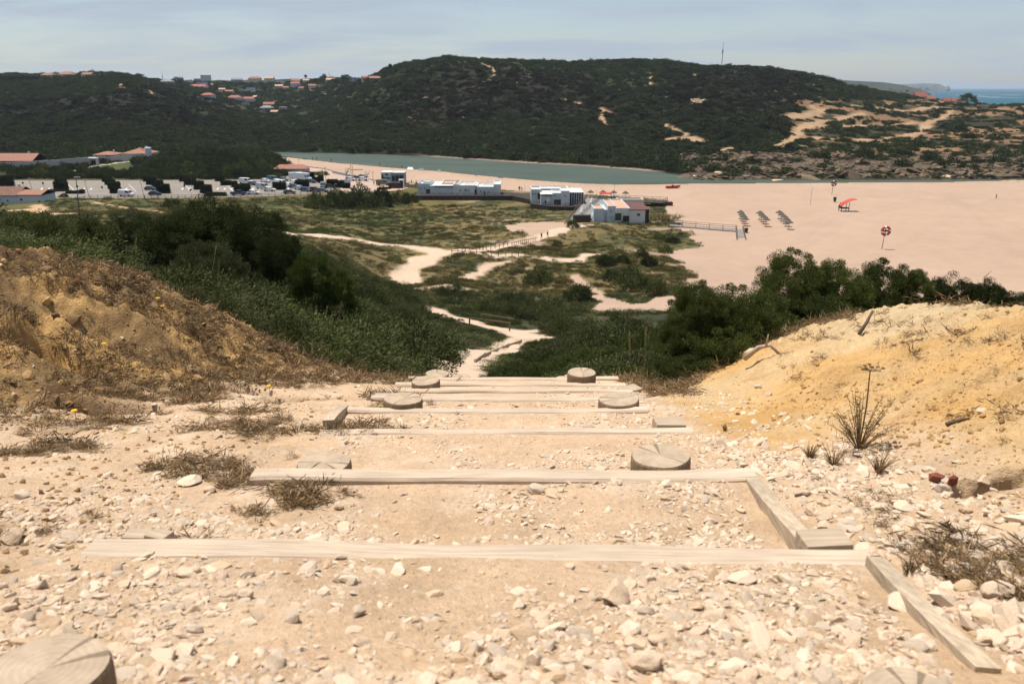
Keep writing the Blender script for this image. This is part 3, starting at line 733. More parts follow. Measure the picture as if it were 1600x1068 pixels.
def scatter(name, label, cat, P, rot, scl, idx, meshes):
    """one object of kind stuff: uncountable small things on points"""
    P = np.asarray(P, np.float32); n = len(P)
    me = bpy.data.meshes.new(name); me.vertices.add(n); me.vertices.foreach_set('co', P.ravel())
    a = me.attributes.new('rot', 'FLOAT_VECTOR', 'POINT'); a.data.foreach_set('vector', np.asarray(rot, np.float32).ravel())
    scl = np.asarray(scl, np.float32)
    if scl.ndim == 1: scl = np.repeat(scl[:, None], 3, 1)
    a = me.attributes.new('scl', 'FLOAT_VECTOR', 'POINT'); a.data.foreach_set('vector', scl.ravel())
    a = me.attributes.new('idx', 'INT', 'POINT'); a.data.foreach_set('value', np.asarray(idx, np.int32))
    o = obj(name, me); tag(o, label, cat, kind='stuff')
    g = bpy.data.node_groups.new(name + '_scatter', 'GeometryNodeTree')
    g.interface.new_socket('Geometry', in_out='INPUT', socket_type='NodeSocketGeometry'); g.interface.new_socket('Geometry', in_out='OUTPUT', socket_type='NodeSocketGeometry')
    gi = g.nodes.new('NodeGroupInput'); go = g.nodes.new('NodeGroupOutput'); j = g.nodes.new('GeometryNodeJoinGeometry')
    def attr(nm, t):
        q = g.nodes.new('GeometryNodeInputNamedAttribute'); q.data_type = t; q.inputs['Name'].default_value = nm; return q.outputs[0]
    ar, asc, ai = attr('rot', 'FLOAT_VECTOR'), attr('scl', 'FLOAT_VECTOR'), attr('idx', 'INT')
    er = g.nodes.new('FunctionNodeEulerToRotation'); g.links.new(ar, er.inputs[0])
    for k, m in enumerate(meshes):
        oi = g.nodes.new('GeometryNodeObjectInfo'); oi.inputs['Object'].default_value = proto(m.name + '_source', m)
        cp = g.nodes.new('FunctionNodeCompare'); cp.data_type = 'INT'; cp.operation = 'EQUAL'; g.links.new(ai, cp.inputs[2]); cp.inputs[3].default_value = k
        ip = g.nodes.new('GeometryNodeInstanceOnPoints')
        g.links.new(gi.outputs[0], ip.inputs['Points']); g.links.new(cp.outputs[0], ip.inputs['Selection']); g.links.new(oi.outputs['Geometry'], ip.inputs['Instance'])
        g.links.new(er.outputs[0], ip.inputs['Rotation']); g.links.new(asc, ip.inputs['Scale'])
        g.links.new(ip.outputs[0], j.inputs[0])
    g.links.new(j.outputs[0], go.inputs[0])
    md = o.modifiers.new('scatter', 'NODES'); md.node_group = g
    return o

# ------------------------------------------------------------------ terrain objects
def grid_mesh(name, mask_f, mat):
    ny, nx = GX.shape
    fi = np.nonzero(mask_f.ravel())[0]
    jj, ii = np.divmod(fi, nx - 1)
    v00 = jj * nx + ii
    Q = np.stack((v00, v00 + 1, v00 + nx + 1, v00 + nx), 1)
    used = np.unique(Q); rem = np.zeros(nx * ny, np.int32); rem[used] = np.arange(len(used))
    V = np.stack((GX.ravel()[used], GY.ravel()[used], GH.ravel()[used] + ZC), 1)
    me = np_mesh(name, V, rem[Q], mat, True)
    a = me.attributes.new('Col', 'FLOAT_COLOR', 'POINT')
    col = np.ones((len(used), 4), np.float32); col[:, :3] = base.reshape(-1, 3)[used]
    a.data.foreach_set('color', col.ravel())
    return obj(name, me)
cf = cls[:-1, :-1]
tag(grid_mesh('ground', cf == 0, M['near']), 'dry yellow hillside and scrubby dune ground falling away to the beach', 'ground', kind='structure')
tag(grid_mesh('beach', cf == 1, M['beach']), 'wide pale sand beach between the dunes and the river', 'beach', kind='structure')
tag(grid_mesh('hills', cf == 2, M['hill']), 'dark scrub covered hills beyond the river', 'hills', kind='structure')
tag(grid_mesh('footpath', cf == 3, M['path']), 'pale sandy footpath winding down the slope to the dunes', 'path', kind='structure')
# ground behind the camera, so that the hilltop does not end there
mb = MB()
xs = np.linspace(-60, 60, 25); ys = np.concatenate((np.linspace(-60, -8, 10), [-3.05]))
vs = [(x, y, float(H_near(np.array([np.clip(x, -5, 5)]), np.array([-3.0]))[0]) + ZC - .03 + (-3 - y) * .1) for y in ys for x in xs]
fs = [(j * 25 + i, j * 25 + i + 1, (j + 1) * 25 + i + 1, (j + 1) * 25 + i) for j in range(len(ys) - 1) for i in range(24)]
mb.add(vs, fs)
tag(mb.build('hilltop_ground', M['clod']), 'bare yellow hilltop behind the head of the steps', 'ground', kind='structure')
# ------------------------------------------------------------------ camera, light, sky
cam = bpy.data.cameras.new('camera'); co = bpy.data.objects.new('camera', cam); COL.objects.link(co)
cam.lens = 28; cam.sensor_width = 36; cam.clip_start = .05; cam.clip_end = 120000
co.location = (0, 0, ZC); co.rotation_euler = (math.pi / 2 - PITCH, 0, 0)
cam.dof.use_dof = True; cam.dof.focus_distance = 5.5; cam.dof.aperture_fstop = 7.1
scene.camera = co
SUNV = Vector((-.27, .16, .95)).normalized()
sd = bpy.data.lights.new('sun', 'SUN'); sd.energy = 4.7; sd.angle = math.radians(.53); sd.color = (1.0, .94, .84)
so = bpy.data.objects.new('sun', sd); so.rotation_euler = SUNV.to_track_quat('Z', 'Y').to_euler(); so.location = (0, 0, 200); COL.objects.link(so)
w = bpy.data.worlds.new('World'); scene.world = w; w.use_nodes = True
nt = w.node_tree; nt.nodes.clear()
out = nt.nodes.new('ShaderNodeOutputWorld'); bg = nt.nodes.new('ShaderNodeBackground'); sk = nt.nodes.new('ShaderNodeTexSky')
sk.sky_type = 'NISHITA'; sk.sun_disc = False; sk.sun_elevation = math.asin(SUNV.z); sk.sun_rotation = math.atan2(SUNV.x, SUNV.y)
sk.altitude = 40; sk.air_density = 1.0; sk.dust_density = .7; sk.ozone_density = 1.2
tc = nt.nodes.new('ShaderNodeTexCoord')
# thin cirrus veil: streaks on the direction vector projected to a high layer
sep = nt.nodes.new('ShaderNodeSeparateXYZ'); nt.links.new(tc.outputs['Generated'], sep.inputs[0])
add = nt.nodes.new('ShaderNodeMath'); add.operation = 'ADD'; add.inputs[1].default_value = .12; nt.links.new(sep.outputs['Z'], add.inputs[0])
dv = nt.nodes.new('ShaderNodeVectorMath'); dv.operation = 'DIVIDE'; nt.links.new(tc.outputs['Generated'], dv.inputs[0])
cmb = nt.nodes.new('ShaderNodeCombineXYZ')
for k in range(3): nt.links.new(add.outputs[0], cmb.inputs[k])
nt.links.new(cmb.outputs[0], dv.inputs[1])
mp = nt.nodes.new('ShaderNodeMapping'); mp.inputs['Scale'].default_value = (.55, .85, 0); mp.inputs['Rotation'].default_value = (0, 0, math.radians(-24)); mp.inputs['Location'].default_value = (3.1, .4, 0)
nt.links.new(dv.outputs[0], mp.inputs[0])
cn = nt.nodes.new('ShaderNodeTexNoise'); cn.inputs['Scale'].default_value = 1.3; cn.inputs['Detail'].default_value = 7; cn.inputs['Roughness'].default_value = .58; cn.inputs['Distortion'].default_value = .5
nt.links.new(mp.outputs[0], cn.inputs['Vector'])
cr = nt.nodes.new('ShaderNodeValToRGB'); cr.color_ramp.elements[0].position = .40; cr.color_ramp.elements[0].color = (.42, .42, .42, 1); cr.color_ramp.elements[1].position = .64; cr.color_ramp.elements[1].color = (.95, .95, .95, 1)
nt.links.new(cn.outputs['Fac'], cr.inputs[0])
mx = nt.nodes.new('ShaderNodeMix'); mx.data_type = 'RGBA'
nt.links.new(cr.outputs[0], mx.inputs[0]); nt.links.new(sk.outputs[0], mx.inputs[6]); mx.inputs[7].default_value = (3.8, 4.4, 5.2, 1)
nt.links.new(mx.outputs[2], bg.inputs[0]); bg.inputs[1].default_value = .09
nt.links.new(bg.outputs[0], out.inputs[0])
vs = scene.view_settings; vs.view_transform = 'Standard'; vs.look = 'None'; vs.exposure = .42; vs.gamma = 1
scene.cycles.max_bounces = 6; scene.cycles.diffuse_bounces = 2; scene.cycles.glossy_bounces = 2; scene.cycles.transmission_bounces = 3; scene.cycles.volume_bounces = 0; scene.cycles.transparent_max_bounces = 4
scene.cycles.use_denoising = True
scene.cycles.sample_clamp_indirect = 4

# ------------------------------------------------------------------ water
def water_mat(name, c0, c1, scale, wave, bd, rough, attr=False):
    m, nt, b = new_mat(name)
    f = ramp(nt, noise(nt, scale, 4, .55, vec_scale=(1, 2.5, 1)), ((.35, c0), (.65, c1)))
    if attr:
        a = nt.nodes.new('ShaderNodeAttribute'); a.attribute_name = 'Foam'
        f = mixnode(nt, 'MIX', f, (.62, .66, .68), a.outputs['Fac'])
    nt.links.new(f, b.inputs['Base Color'])
    b.inputs['Roughness'].default_value = rough; b.inputs['Specular IOR Level'].default_value = .12
    bump(nt, b, noise(nt, wave, 4, .6, vec_scale=(1, 1.6, 1)), .35, bd)
    return m
rp = [plane_pt(x, y, WATER_H) for x, y in RIVER_PX]
cen = np.array(rp).mean(0)
mb = MB()
big = [(p[0], p[1], p[2]) for p in ([-300, 300, 0.4], [260, 300, .4], [260, 560, .4], [-300, 560, .4])]
nx_, ny_ = 40, 26
vv = [(-260 + 560 * i / nx_, 295 + 270 * j / ny_, WATER_H + ZC) for j in range(ny_ + 1) for i in range(nx_ + 1)]
vv = np.array(vv); keepv = sdf_poly(vv[:, 0], vv[:, 1], RIVER) < 16
fs = []
for j in range(ny_):
    for i in range(nx_):
        q = (j*(nx_+1)+i, j*(nx_+1)+i+1, (j+1)*(nx_+1)+i+1, (j+1)*(nx_+1)+i)
        if any(keepv[k] for k in q): fs.append(q)
mb.add(vv, fs)
M['river'] = water_mat('river_water', (.042, .060, .044), (.060, .078, .055), .03, .7, .05, .5)
tag(mb.build('river', M['river'], smooth=True), 'grey green river curving past the head of the beach', 'river', kind='structure')
# sea
M['sea'] = water_mat('sea_water', (.004, .058, .092), (.007, .080, .115), .004, .06, .5, .5, True)
tS = np.linspace(-.05, 1.6, 260); yS = np.exp(np.linspace(math.log(640), math.log(60000), 300))
SX = tS[None, :] * yS[:, None]; SY = np.repeat(yS[:, None], len(tS), 1)
cxs = np.interp(SY, [c[1] for c in COAST], [c[0] for c in COAST])
dc = SX - cxs
fo = sstep(.60, .70, fbm(SX * .012, SY * .004, 4, 201)) * (1 - sstep(60, 420, dc)) * (dc > -30) * (SY < 2600)
fo = np.maximum(fo, sstep(.72, .76, fbm(SX * .004, SY * .0016, 4, 203)) * (1 - sstep(3000, 6000, SY)) * .6)
nxs = len(tS); q = np.arange((len(yS) - 1) * nxs).reshape(len(yS) - 1, nxs)[:, :-1].ravel()
me = np_mesh('sea', np.stack((SX.ravel(), SY.ravel(), np.full(SX.size, WATER_H + ZC)), 1), np.stack((q, q + 1, q + nxs + 1, q + nxs), 1), M['sea'], True)
a = me.attributes.new('Foam', 'FLOAT', 'POINT'); a.data.foreach_set('value', fo.ravel().astype(np.float32))
tag(obj('sea', me), 'deep teal sea with a few white breakers', 'sea', kind='structure')
# headlands across the bay, built where they stand
def headland(name, label, prof, Y0, depth, mat, seed):
    """prof: pixel (x, ytop); the mass runs back from Y0 by depth, cliff to the sea in front"""
    n = 90; rows = 14
    xs = np.linspace(prof[0][0], prof[-1][0], n); tops = np.interp(xs, [p[0] for p in prof], [p[1] for p in prof])
    V = []
    for r_ in range(rows):
        f = r_ / (rows - 1)
        for x, ty in zip(xs, tops):
            jag = (fbm(np.array([x * .09]), np.array([r_ * .4]), 4, seed)[0] - .5)
            Y = Y0 + depth * (f ** 1.3) * .6 + jag * depth * .25 * (1 - f)
            X = XY_of(x, ty) * Y0
            top = T_of(ty) * (Y0 + depth * .5)
            prof_f = min(1, f / .55) ** .6
            H = lerp(WATER_H - 2, top, prof_f) + jag * 8 * (prof_f < .97) * prof_f
            if f > .75: H = lerp(H, WATER_H - 4, (f - .75) / .25)
            V.append((X * Y / Y0, Y, H + ZC))
    fs = [(j*n+i, j*n+i+1, (j+1)*n+i+1, (j+1)*n+i) for j in range(rows - 1) for i in range(n - 1)]
    o = MB().add(V, fs).build(name, mat, smooth=True)
    tag(o, label, 'headland', kind='structure')
M['head'] = plain('headland_scrub', (.035, .042, .028), .95, .45, .01)
M['cape'] = plain('distant_cape_rock', (.07, .075, .065), .95, .3, .004)
headland('hills', 'green headland sloping down to the sea beyond the plateau', [(1285,127),(1320,126),(1350,127.5),(1380,129),(1410,133),(1435,139),(1450,144),(1458,149)], 2900, 700, M['head'], 211)
headland('hills', 'far pale cape jutting into the sea on the horizon', [(1400,133),(1415,131.5),(1440,130.5),(1466,131),(1474,134),(1478,136.5),(1481,133.5),(1485,137.5)], 9500, 1200, M['cape'], 213)
# aerial haze
mb = MB(); mb.box(-22000, 45000, -400, 58000, -9, 118)
hz = mb.build('haze', None) if False else obj('haze', mb.mesh('haze', []))
m = bpy.data.materials.new('haze_air'); m.use_nodes = True; ntm = m.node_tree; ntm.nodes.clear()
o_ = ntm.nodes.new('ShaderNodeOutputMaterial'); pv = ntm.nodes.new('ShaderNodeVolumePrincipled'); ntm.links.new(pv.outputs[0], o_.inputs['Volume'])
pv.inputs['Color'].default_value = (.72, .84, 1.0, 1); pv.inputs['Density'].default_value = 5e-5; pv.inputs['Anisotropy'].default_value = .3
hz.data.materials.append(m); tag(hz, 'pale blue sea haze lying over the whole bay', 'haze', kind='stuff')
# ------------------------------------------------------------------ the steps
def plank(pl, pr, label, depth=.06, drop=.17, seed=0, mat='plank'):
    a = Vector(pl); b = Vector(pr); n = 26; rng = random.Random(seed); mb = MB()
    o = (a + b) / 2; d = (b - a); vs = []
    ph = rng.uniform(0, 6)
    for i in range(n + 1):
        f = i / n; p = a + d * f - o
        wv = .006 * math.sin(f * 5 + ph) + .003 * math.sin(f * 17 + ph * 2); wz = .004 * math.sin(f * 4.1 + ph * 1.7) + .003 * math.sin(f * 13 + ph)
        y0 = p.y - depth / 2 + wv; y1 = p.y + depth / 2 + wv * .6
        z1 = p.z + wz; z0 = p.z - drop
        c = .008
        vs += [(p.x, y0, z0), (p.x, y1, z0), (p.x, y1, z1 - c), (p.x, y1 - c, z1), (p.x, y0 + c, z1), (p.x, y0, z1 - c)]
    fs = []
    for i in range(n):
        for k in range(6): fs.append((i*6+k, i*6+(k+1) % 6, (i+1)*6+(k+1) % 6, (i+1)*6+k))
    fs += [tuple(range(6)), tuple(n*6+k for k in range(5, -1, -1))]
    mb.add(vs, fs)
    ob = mb.build('step_edge_plank', M[mat], loc=o); tag(ob, label, 'step plank', 'timber edges of the steps'); return ob
PL = [((140,862),(1362,880),'lowest wide pale plank across the steps, below the square stake'), ((395,749),(1178,743),'second wide plank across the steps, under the big round post'),
      ((500,676),(1082,674),'third plank across the steps, ending by the small green weed'), ((535,642),(1012,641),'fourth plank across the steps, behind the pair of round posts'),
      ((580,623),(996,623),'fifth narrow plank across the steps'), ((598,610),(988,611),'sixth plank across the steps, behind the cracked round post'),
      ((618,600),(978,601),'seventh plank across the steps, behind the pale post beside the shrubs'), ((638,591),(966,592),'last visible plank, where the steps drop out of sight')]
for k, (l, r_, lb) in enumerate(PL):
    Y = PLANKS[k + 1][0]
    plank(at(*l, Y) + (0, 0, .015 if k < 2 else .008), at(*r_, Y) + (0, 0, .015 if k < 2 else .008), lb, seed=k, depth=(.08, .07, .06)[min(k, 2)])
for k in range(9, 13):
    Y, H = PLANKS[k]
    plank((-.85, Y, H + ZC), (.76, Y, H + ZC), 'lower plank of the steps hidden by the brow above the footpath', seed=k)
def round_post(px, py, w, Y, label, hgt_=.5, tilt=(0, 0), seed=0):
    p = at(px, py, Y); r = w / 2 / F * zdepth(p[0], p[1], p[2] - ZC)
    rng = random.Random(seed); n = 36; prof = [(r * .98, -hgt_), (r, -.02), (r * .985, -.006), (r * .95, 0), (r * .6, .002), (r * .25, .001), (0, 0)]
    mb = MB(); mb.lathe(prof[:4], n); nv = len(mb.v)
    v2 = []
    ph = rng.uniform(0, 6)
    def warp(v):
        a = math.atan2(v[1], v[0]); q = 1 + .03 * math.sin(2 * a + ph) + .015 * math.sin(5 * a + ph * 2)
        return (v[0] * q, v[1] * q, v[2])
    mb.f = mb.f[:-2] + [mb.f[-2]]; mb.m = [0] * len(mb.f)
    mb.v = [warp(v) for v in mb.v]
    root = empty('round_post', p, rng.uniform(0, 6)); root.rotation_euler[0] = tilt[0]; root.rotation_euler[1] = tilt[1]
    tag(root, label, 'post', 'round posts pinning the steps')
    mb.build('post_shaft', M['postside'], root)
    mt = MB(); mt.lathe(prof[3:], n); mt.v = [warp(v) for v in mt.v]; mt.m = [0] * len(mt.f)
    mt.f = [f for f in mt.f if len(f) == 4]; mt.m = [0] * len(mt.f)
    mt.build('post_top', M['posttop'], root)
    return root
for k, a in enumerate(((72,1044,186,.80,'large weathered round post cut off by the lower corner, nearest the camera'), (1432,1092,160,.775,'low round post in the lower corner beside the slanting board'),
          (1032,711,92,P2Y := PLANKS[2][0] + .12,'thick round post standing on the second plank with a radial crack'), (506,722,82,PLANKS[2][0] + .10,'flush sawn post top among dry grass at the end of the second plank'),
          (967,623,64,PLANKS[4][0] + .1,'dark sided round post by the small square stakes on the fourth plank'), (630,622,60,PLANKS[4][0] + .1,'low round post opposite the dark sided one on the fourth plank'),
          (909,581,44,PLANKS[7][0] + .11,'tall pale round post in front of the green shrubs'), (665,594,44,PLANKS[6][0] + .1,'cracked round post by the edge of the green slope'),
          (683,583,36,6.1,'low post just over the brow beside the footpath'), (722,587.5,26,6.15,'small low post beside the footpath, next to the low one over the brow'), (894,588,26,5.85,'small pale post half hidden behind the tall pale one'), (879,590,20,5.8,'smallest post top tucked beside the half hidden one'))):
    round_post(*a, seed=k, tilt=(random.uniform(-.03, .03), random.uniform(-.04, .04)))
def stake(px, py, wpx, Y, label, rz=0.0, dz=.4, ar=.7):
    p = at(px, py, Y); s_ = wpx / F * zdepth(p[0], p[1], p[2] - ZC)
    mb = MB(); mb.box(-s_/2, s_/2, -s_*ar/2, s_*ar/2, -dz, 0)
    o = mb.build('square_stake', M['plank2'], loc=p, rz=rz, bevel=.004); tag(o, label, 'stake', 'square stakes beside the steps'); o.rotation_euler[1] = random.uniform(-.05, .05); return o
stake(1288,838,72,PLANKS[1][0]+.085,'thick square stake at the end of the lowest plank, under the slanting board',.03)
stake(214,832,40,PLANKS[1][0]+.085,'pale split stake beside dry grass, outer of the pair',-.12)
stake(248,832,38,PLANKS[1][0]+.075,'split stake with a dark side, inner of the pair',-.35)
stake(1046,657,46,PLANKS[3][0]+.1,'small square stake by the green weed at the end of the third plank',.05)
stake(984,606,34,PLANKS[6][0]+.05,'small leaning block at the far end of the steps',.5)
stake(600,617,30,PLANKS[5][0]+.08,'small worn stake opposite the leaning block')
def board(a, b, w, t, label, mat='board'):
    a = Vector(a); b = Vector(b); mid = (a + b) / 2; mb = MB(); n = 10; d = b - a; side = d.cross(Vector((0, 0, 1))).normalized() * w / 2; up = Vector((0, 0, 1)); vs = []
    for i in range(n + 1):
        f = i / n; p = a + d * f - mid + side * .25 * math.sin(f * 3); vs += [p - side - up * t, p + side - up * t, p + side, p - side]
    fs = [(i*4+k, i*4+(k+1) % 4, (i+1)*4+(k+1) % 4, (i+1)*4+k) for i in range(n) for k in range(4)] + [(0,1,2,3), (n*4+3, n*4+2, n*4+1, n*4)]
    mb.add(vs, fs); o = mb.build('side_board', M[mat], loc=mid); tag(o, label, 'board', 'boards along the sides of the steps'); return o
board(at(1172,736,PLANKS[2][0]+.02) - (0, 0, .008), at(1270,842,1.545) - (0, 0, .012), .045, .11, 'slanting side board running from the second plank to the square stake')
board(at(1366,881,1.40) + (0, 0, .018), at(1540,1068,.93) + (0, 0, .028), .035, .13, 'slanting side board leaving the picture at the lower corner')
board(at(992,612,4.60), at(1021,648,3.72), .05, .11, 'short side board beside the dark sided round post')
board(at(537,633,3.72), at(513,656,3.25), .05, .1, 'short side board at the end of the fourth plank by the dirt bank')
# ------------------------------------------------------------------ loose stones one can tell apart
SMESH = [rock_mesh('stone', M['stone'], 300 + k, 3, f, .3) for k, f in enumerate((.62, .5, .7, .42, .55, .8))]
GMESH = [rock_mesh('stone', M['greystone'], 320 + k, 3, f, .3) for k, f in enumerate((.6, .5, .7))]
def stone(px, py, w, label, k=0, grey=False, rz=0.0, el=(1, 1, 1), sink=.3, name='stone', me=None, grp='larger loose stones'):
    p = pix(px, py, .7, 9); s_ = w / F * zdepth(p[0], p[1], p[2] - ZC)
    me = me or (GMESH[k % 3] if grey else SMESH[k % 6])
    o = obj(name, me, loc=(p[0], p[1], p[2] + s_ * .25 * el[2] * (1 - sink)), rz=rz); o.scale = (s_ * el[0], s_ * el[1], s_ * el[2]); tag(o, label, 'stone', grp); return o
stone(963,940,60,'big pale blocky stone alone on the lowest tread',0,el=(1,1.2,1),sink=0)
stone(1185,1000,40,'long narrow upright pale stone on the lowest tread',1,rz=1.45,el=(1.9,.9,.8))
stone(1160,908,52,'flat rectangular pale stone just below the lowest plank',3,el=(1,.6,.8))
stone(1008,958,26,'small round grey stone beside the big blocky one',0,True)
stone(1192,931,20,'tiny grey stone near the flat rectangular one',1,True)
stone(1128,982,32,'rounded pale stone beside the long narrow one',2)
stone(1028,1003,36,'pale pointed stone on the lowest tread below the big blocky one',4)
stone(1010,1046,52,'large pale lump at the bottom edge of the picture',5)
stone(243,895,30,'tan angular stone below the pair of split stakes',3,el=(1,.8,.9))
stone(304,987,24,'dark cornered stone on the sandy part of the lowest tread',0,True,el=(1,1,1.1))
stone(256,1030,40,'broad flat stone near the large weathered post',1)
stone(358,928,36,'curved pale stone, one of two lying together on the lowest tread',2,el=(1.1,.7,.8))
stone(385,934,26,'small rounded stone touching the curved pale one',5)
stone(430,1040,52,'wide pale stone among the gravel at the bottom edge',0)
stone(560,960,30,'crusty grey stone with weed scraps beside it',2,True)
stone(750,1018,20,'small upright brown shard at the bottom of the steps',1,True,el=(.6,.6,1.6))
stone(495,846,34,'tan wedge of stone resting against the lowest plank',3,el=(1.1,.7,1))
stone(330,768,28,'tan block lying on the sandy verge under the second plank',4,el=(1,.9,.9))
stone(297,756,36,'flat white slab next to the tan block on the verge',3)
stone(22,846,44,'bulky pale stone at the edge of the picture beside dry litter',0)
stone(32,778,26,'grey stone on the sandy verge near the picture edge',1,True)
stone(265,714,26,'long pale stone below the brown bank',3,el=(1.2,.7,.7))
stone(98,690,16,'dark little stone at the foot of the brown bank',0,True)
stone(836,770,24,'small tan chip on the tread below the second plank',4,True)
stone(940,738-20,14,'pale chip in front of the thick round post',2)
stone(1410,948,56,'broad tan stone outside the slanting board',3)
stone(1470,975,48,'pale stone in the rubble beside the slanting board',0)
stone(1350,862,36,'white flat stone in the rubble beside the square stake',3)
stone(1500,852,40,'grey stone half buried in the stony verge',2,True)
stone(1560,935,50,'large pale stone at the edge of the stony verge',5)
stone(1440,1010,44,'pale rounded stone low in the stony verge',2)
stone(1546,1000,40,'white stone in the lower corner of the stony verge',1)
stone(1262,760,26,'pale stone at the top of the stony verge near dry stems',2)
stone(1410,795,34,'light flat stone in the middle of the stony verge',3)
stone(1385,760,24,'small cream stone among the dry stems',4)
stone(1536,760,28,'cream stone beside the hollow under the mound',0)
stone(1184,606,16,'small tan stone under the juniper',4)
stone(1462,754,24,'broken red brick fragment at the foot of the yellow mound',0,name='brick_fragment',me=rock_mesh('brick_fragment', M['brick'], 341, 1, .8, .1),el=(1,.8,1.3),sink=0,grp='brick fragments').__setitem__('category','brick fragment')
stone(1486,758,26,'second red brick piece leaning on a grey stone beside the first',0,name='brick_fragment',me=rock_mesh('brick_fragment', M['brick'], 343, 1, .8, .1),el=(1,.8,1.2),sink=0,grp='brick fragments').__setitem__('category','brick fragment')
stone(1470,770,24,'grey stone wedged between the two red brick pieces',1,True,el=(.8,.8,1.3),sink=0)

# ------------------------------------------------------------------ gravel, clods and litter (uncountable)
def near_idx(X, Y):
    j = np.clip(np.searchsorted(YG, Y) - 1, 0, len(YG) - 2); i = np.clip(np.searchsorted(TG, X / (np.maximum(Y, -1.2) + CG)) - 1, 0, len(TG) - 2); return j, i
def rots(rng, n, tilt=.5):
    return np.stack((rng.normal(0, tilt, n), rng.normal(0, tilt, n), rng.uniform(0, 6.283, n)), 1)
rng = np.random.default_rng(11)
n = 150000
Y = np.exp(rng.uniform(math.log(.72), math.log(7.5), n)); X = rng.uniform(-2.6, 2.0, n) * (0.35 + Y / 3.2)
X = np.clip(X, -3.2, 3.4)
k0 = np.clip(np.searchsorted(PY, Y), 0, len(PY) - 1); yp = np.where(k0 > 0, PY[np.maximum(k0 - 1, 0)], 0); f = (Y - yp) / (PY[k0] - yp)
on = (X > -.88) & (X < .77)
nz = fbm(X * 2.4, Y * 2.4, 4, 401)
pr = np.where(on, sstep(.36, .62, nz + .34 * (.5 - f) + .16 * sstep(-.2, .5, X)) * np.where(k0 <= 1, .40, .85) + .05, 0)
bl = bankL(X, Y); br = bankR(X, Y)
side = ~on
pr = np.where(side & (X > 0), np.where(br < .04, .35 + .6 * sstep(.4, .6, nz), .05 * (br < .1) + .004) * np.where(Y > 2.7, .3, 1), pr)
pr = np.where(side & (X < 0), np.where(bl < .05, .05 + .5 * sstep(.5, .66, nz), .03), pr)
pr = pr * np.where(np.abs(Y - PY[k0]) < .034, .3, 1) * np.where(f < .04, 0, 1)
pr = np.where((np.abs(X - np.interp(Y, (.9, 1.42, 1.54, 2.14), (.66, .73, .63, .69))) < .05) & (Y < 2.15), 0, pr)
keep = rng.random(n) < pr
X, Y, on = X[keep], Y[keep], on[keep]
sz = np.exp(rng.normal(math.log(.0108), .58, len(X))); sz = np.clip(sz, .005, .045) * np.where((~on) & (X > 0), 1.45, 1.0)
Hh = hgt(X, Y) + ZC + sz * .02
tones = rng.random(len(X)); sd6 = rng.integers(0, 4, len(X))
idx = np.where(tones < .66, sd6, np.where(tones < .85, 4 + sd6 % 2, 6 + sd6 % 2))
gm = [rock_mesh('pebble', M['stone'], 350 + k, 2 if k < 2 else 1, .62, .3) for k in range(4)] + [rock_mesh('pebble', M['greystone'], 360 + k, 2, .6, .3) for k in range(2)] + [rock_mesh('pebble', M['tanstone'], 364 + k, 2, .6, .3) for k in range(2)]
scatter('gravel', 'loose pale gravel strewn over the steps and the verges', 'gravel', np.stack((X, Y, Hh), 1), rots(rng, len(X), .35), np.stack((sz * rng.uniform(.9, 1.4, len(X)), sz, sz * rng.uniform(.6, 1.1, len(X))), 1), idx, gm)
# soil clods on the two banks
n = 60000
Y = np.exp(rng.uniform(math.log(1.2), math.log(7.5), n)); X = rng.uniform(-1, 1, n) * (1.2 + Y * .75)
bl = bankL(X, Y); br = bankR(X, Y); nz = fbm(X * 2.0, Y * 2.0, 4, 405)
pr = np.where(X < 0, np.where(bl > .02, .25 + .5 * sstep(.4, .6, nz), .12), np.where(br > .02, .12 + .8 * sstep(.50, .64, nz) * (Y < 4.4) + .25 * (Y < 3.2), 0))
pr = np.where((X > -.95) & (X < 1.05) & (br < .02), 0, pr)
keep = rng.random(n) < pr
X, Y = X[keep], Y[keep]; left = X < 0
sz = np.clip(np.exp(rng.normal(math.log(.017), .65, len(X))), .005, .10)
sz = np.where((np.abs(bankL(X, Y)) < .05) & left | (Y < 2.4), np.minimum(sz, .022), sz); sz = np.where(~left, np.clip(sz * .6, .005, .035), sz)
idx = np.where(left & (rng.random(len(X)) < .6), 2 + rng.integers(0, 2, len(X)), rng.integers(0, 2, len(X)))
cm = [rock_mesh('clod', M['clod'], 370 + k, 2, .7, .6) for k in range(2)] + [rock_mesh('clod', M['darkclod'], 374 + k, 2, .7, .6) for k in range(2)]
scatter('soil_clods', 'crumbly brown and yellow clods of earth on the banks', 'soil', np.stack((X, Y, hgt(X, Y) + ZC), 1), rots(rng, len(X)), sz, idx, cm)
# dead grass, roots and litter on the left bank and the verges
n = 60000
Y = np.exp(rng.uniform(math.log(1.0), math.log(8.5), n)); X = rng.uniform(-1, 1, n) * (1.2 + Y * .72)
bl = bankL(X, Y); br = bankR(X, Y); nz = fbm(X * 1.8, Y * 1.8, 4, 409); nz2 = fbm(X * 2.6, Y * 4, 4, 163)
pr = np.where(X < -.9, np.where(bl > .015, .05 + .65 * sstep(.46, .60, nz), sstep(.55, .65, nz2) * .35), 0)
pr = np.where((X < -.1) & (X > -.9), sstep(.54, .64, nz2) * sstep(-.35, -.75, X) * .6 * (Y > 1.5), pr)
pr = np.where(X > .85, np.where(br < .12, sstep(.52, .64, nz) * .35, .02 + .05 * (br > .3) * (Y > 4)), pr)
keep = rng.random(n) < pr
X, Y = X[keep], Y[keep]
sz = np.clip(np.exp(rng.normal(0, .4, len(X))), .4, 2.2) * (.30 + .075 * Y)
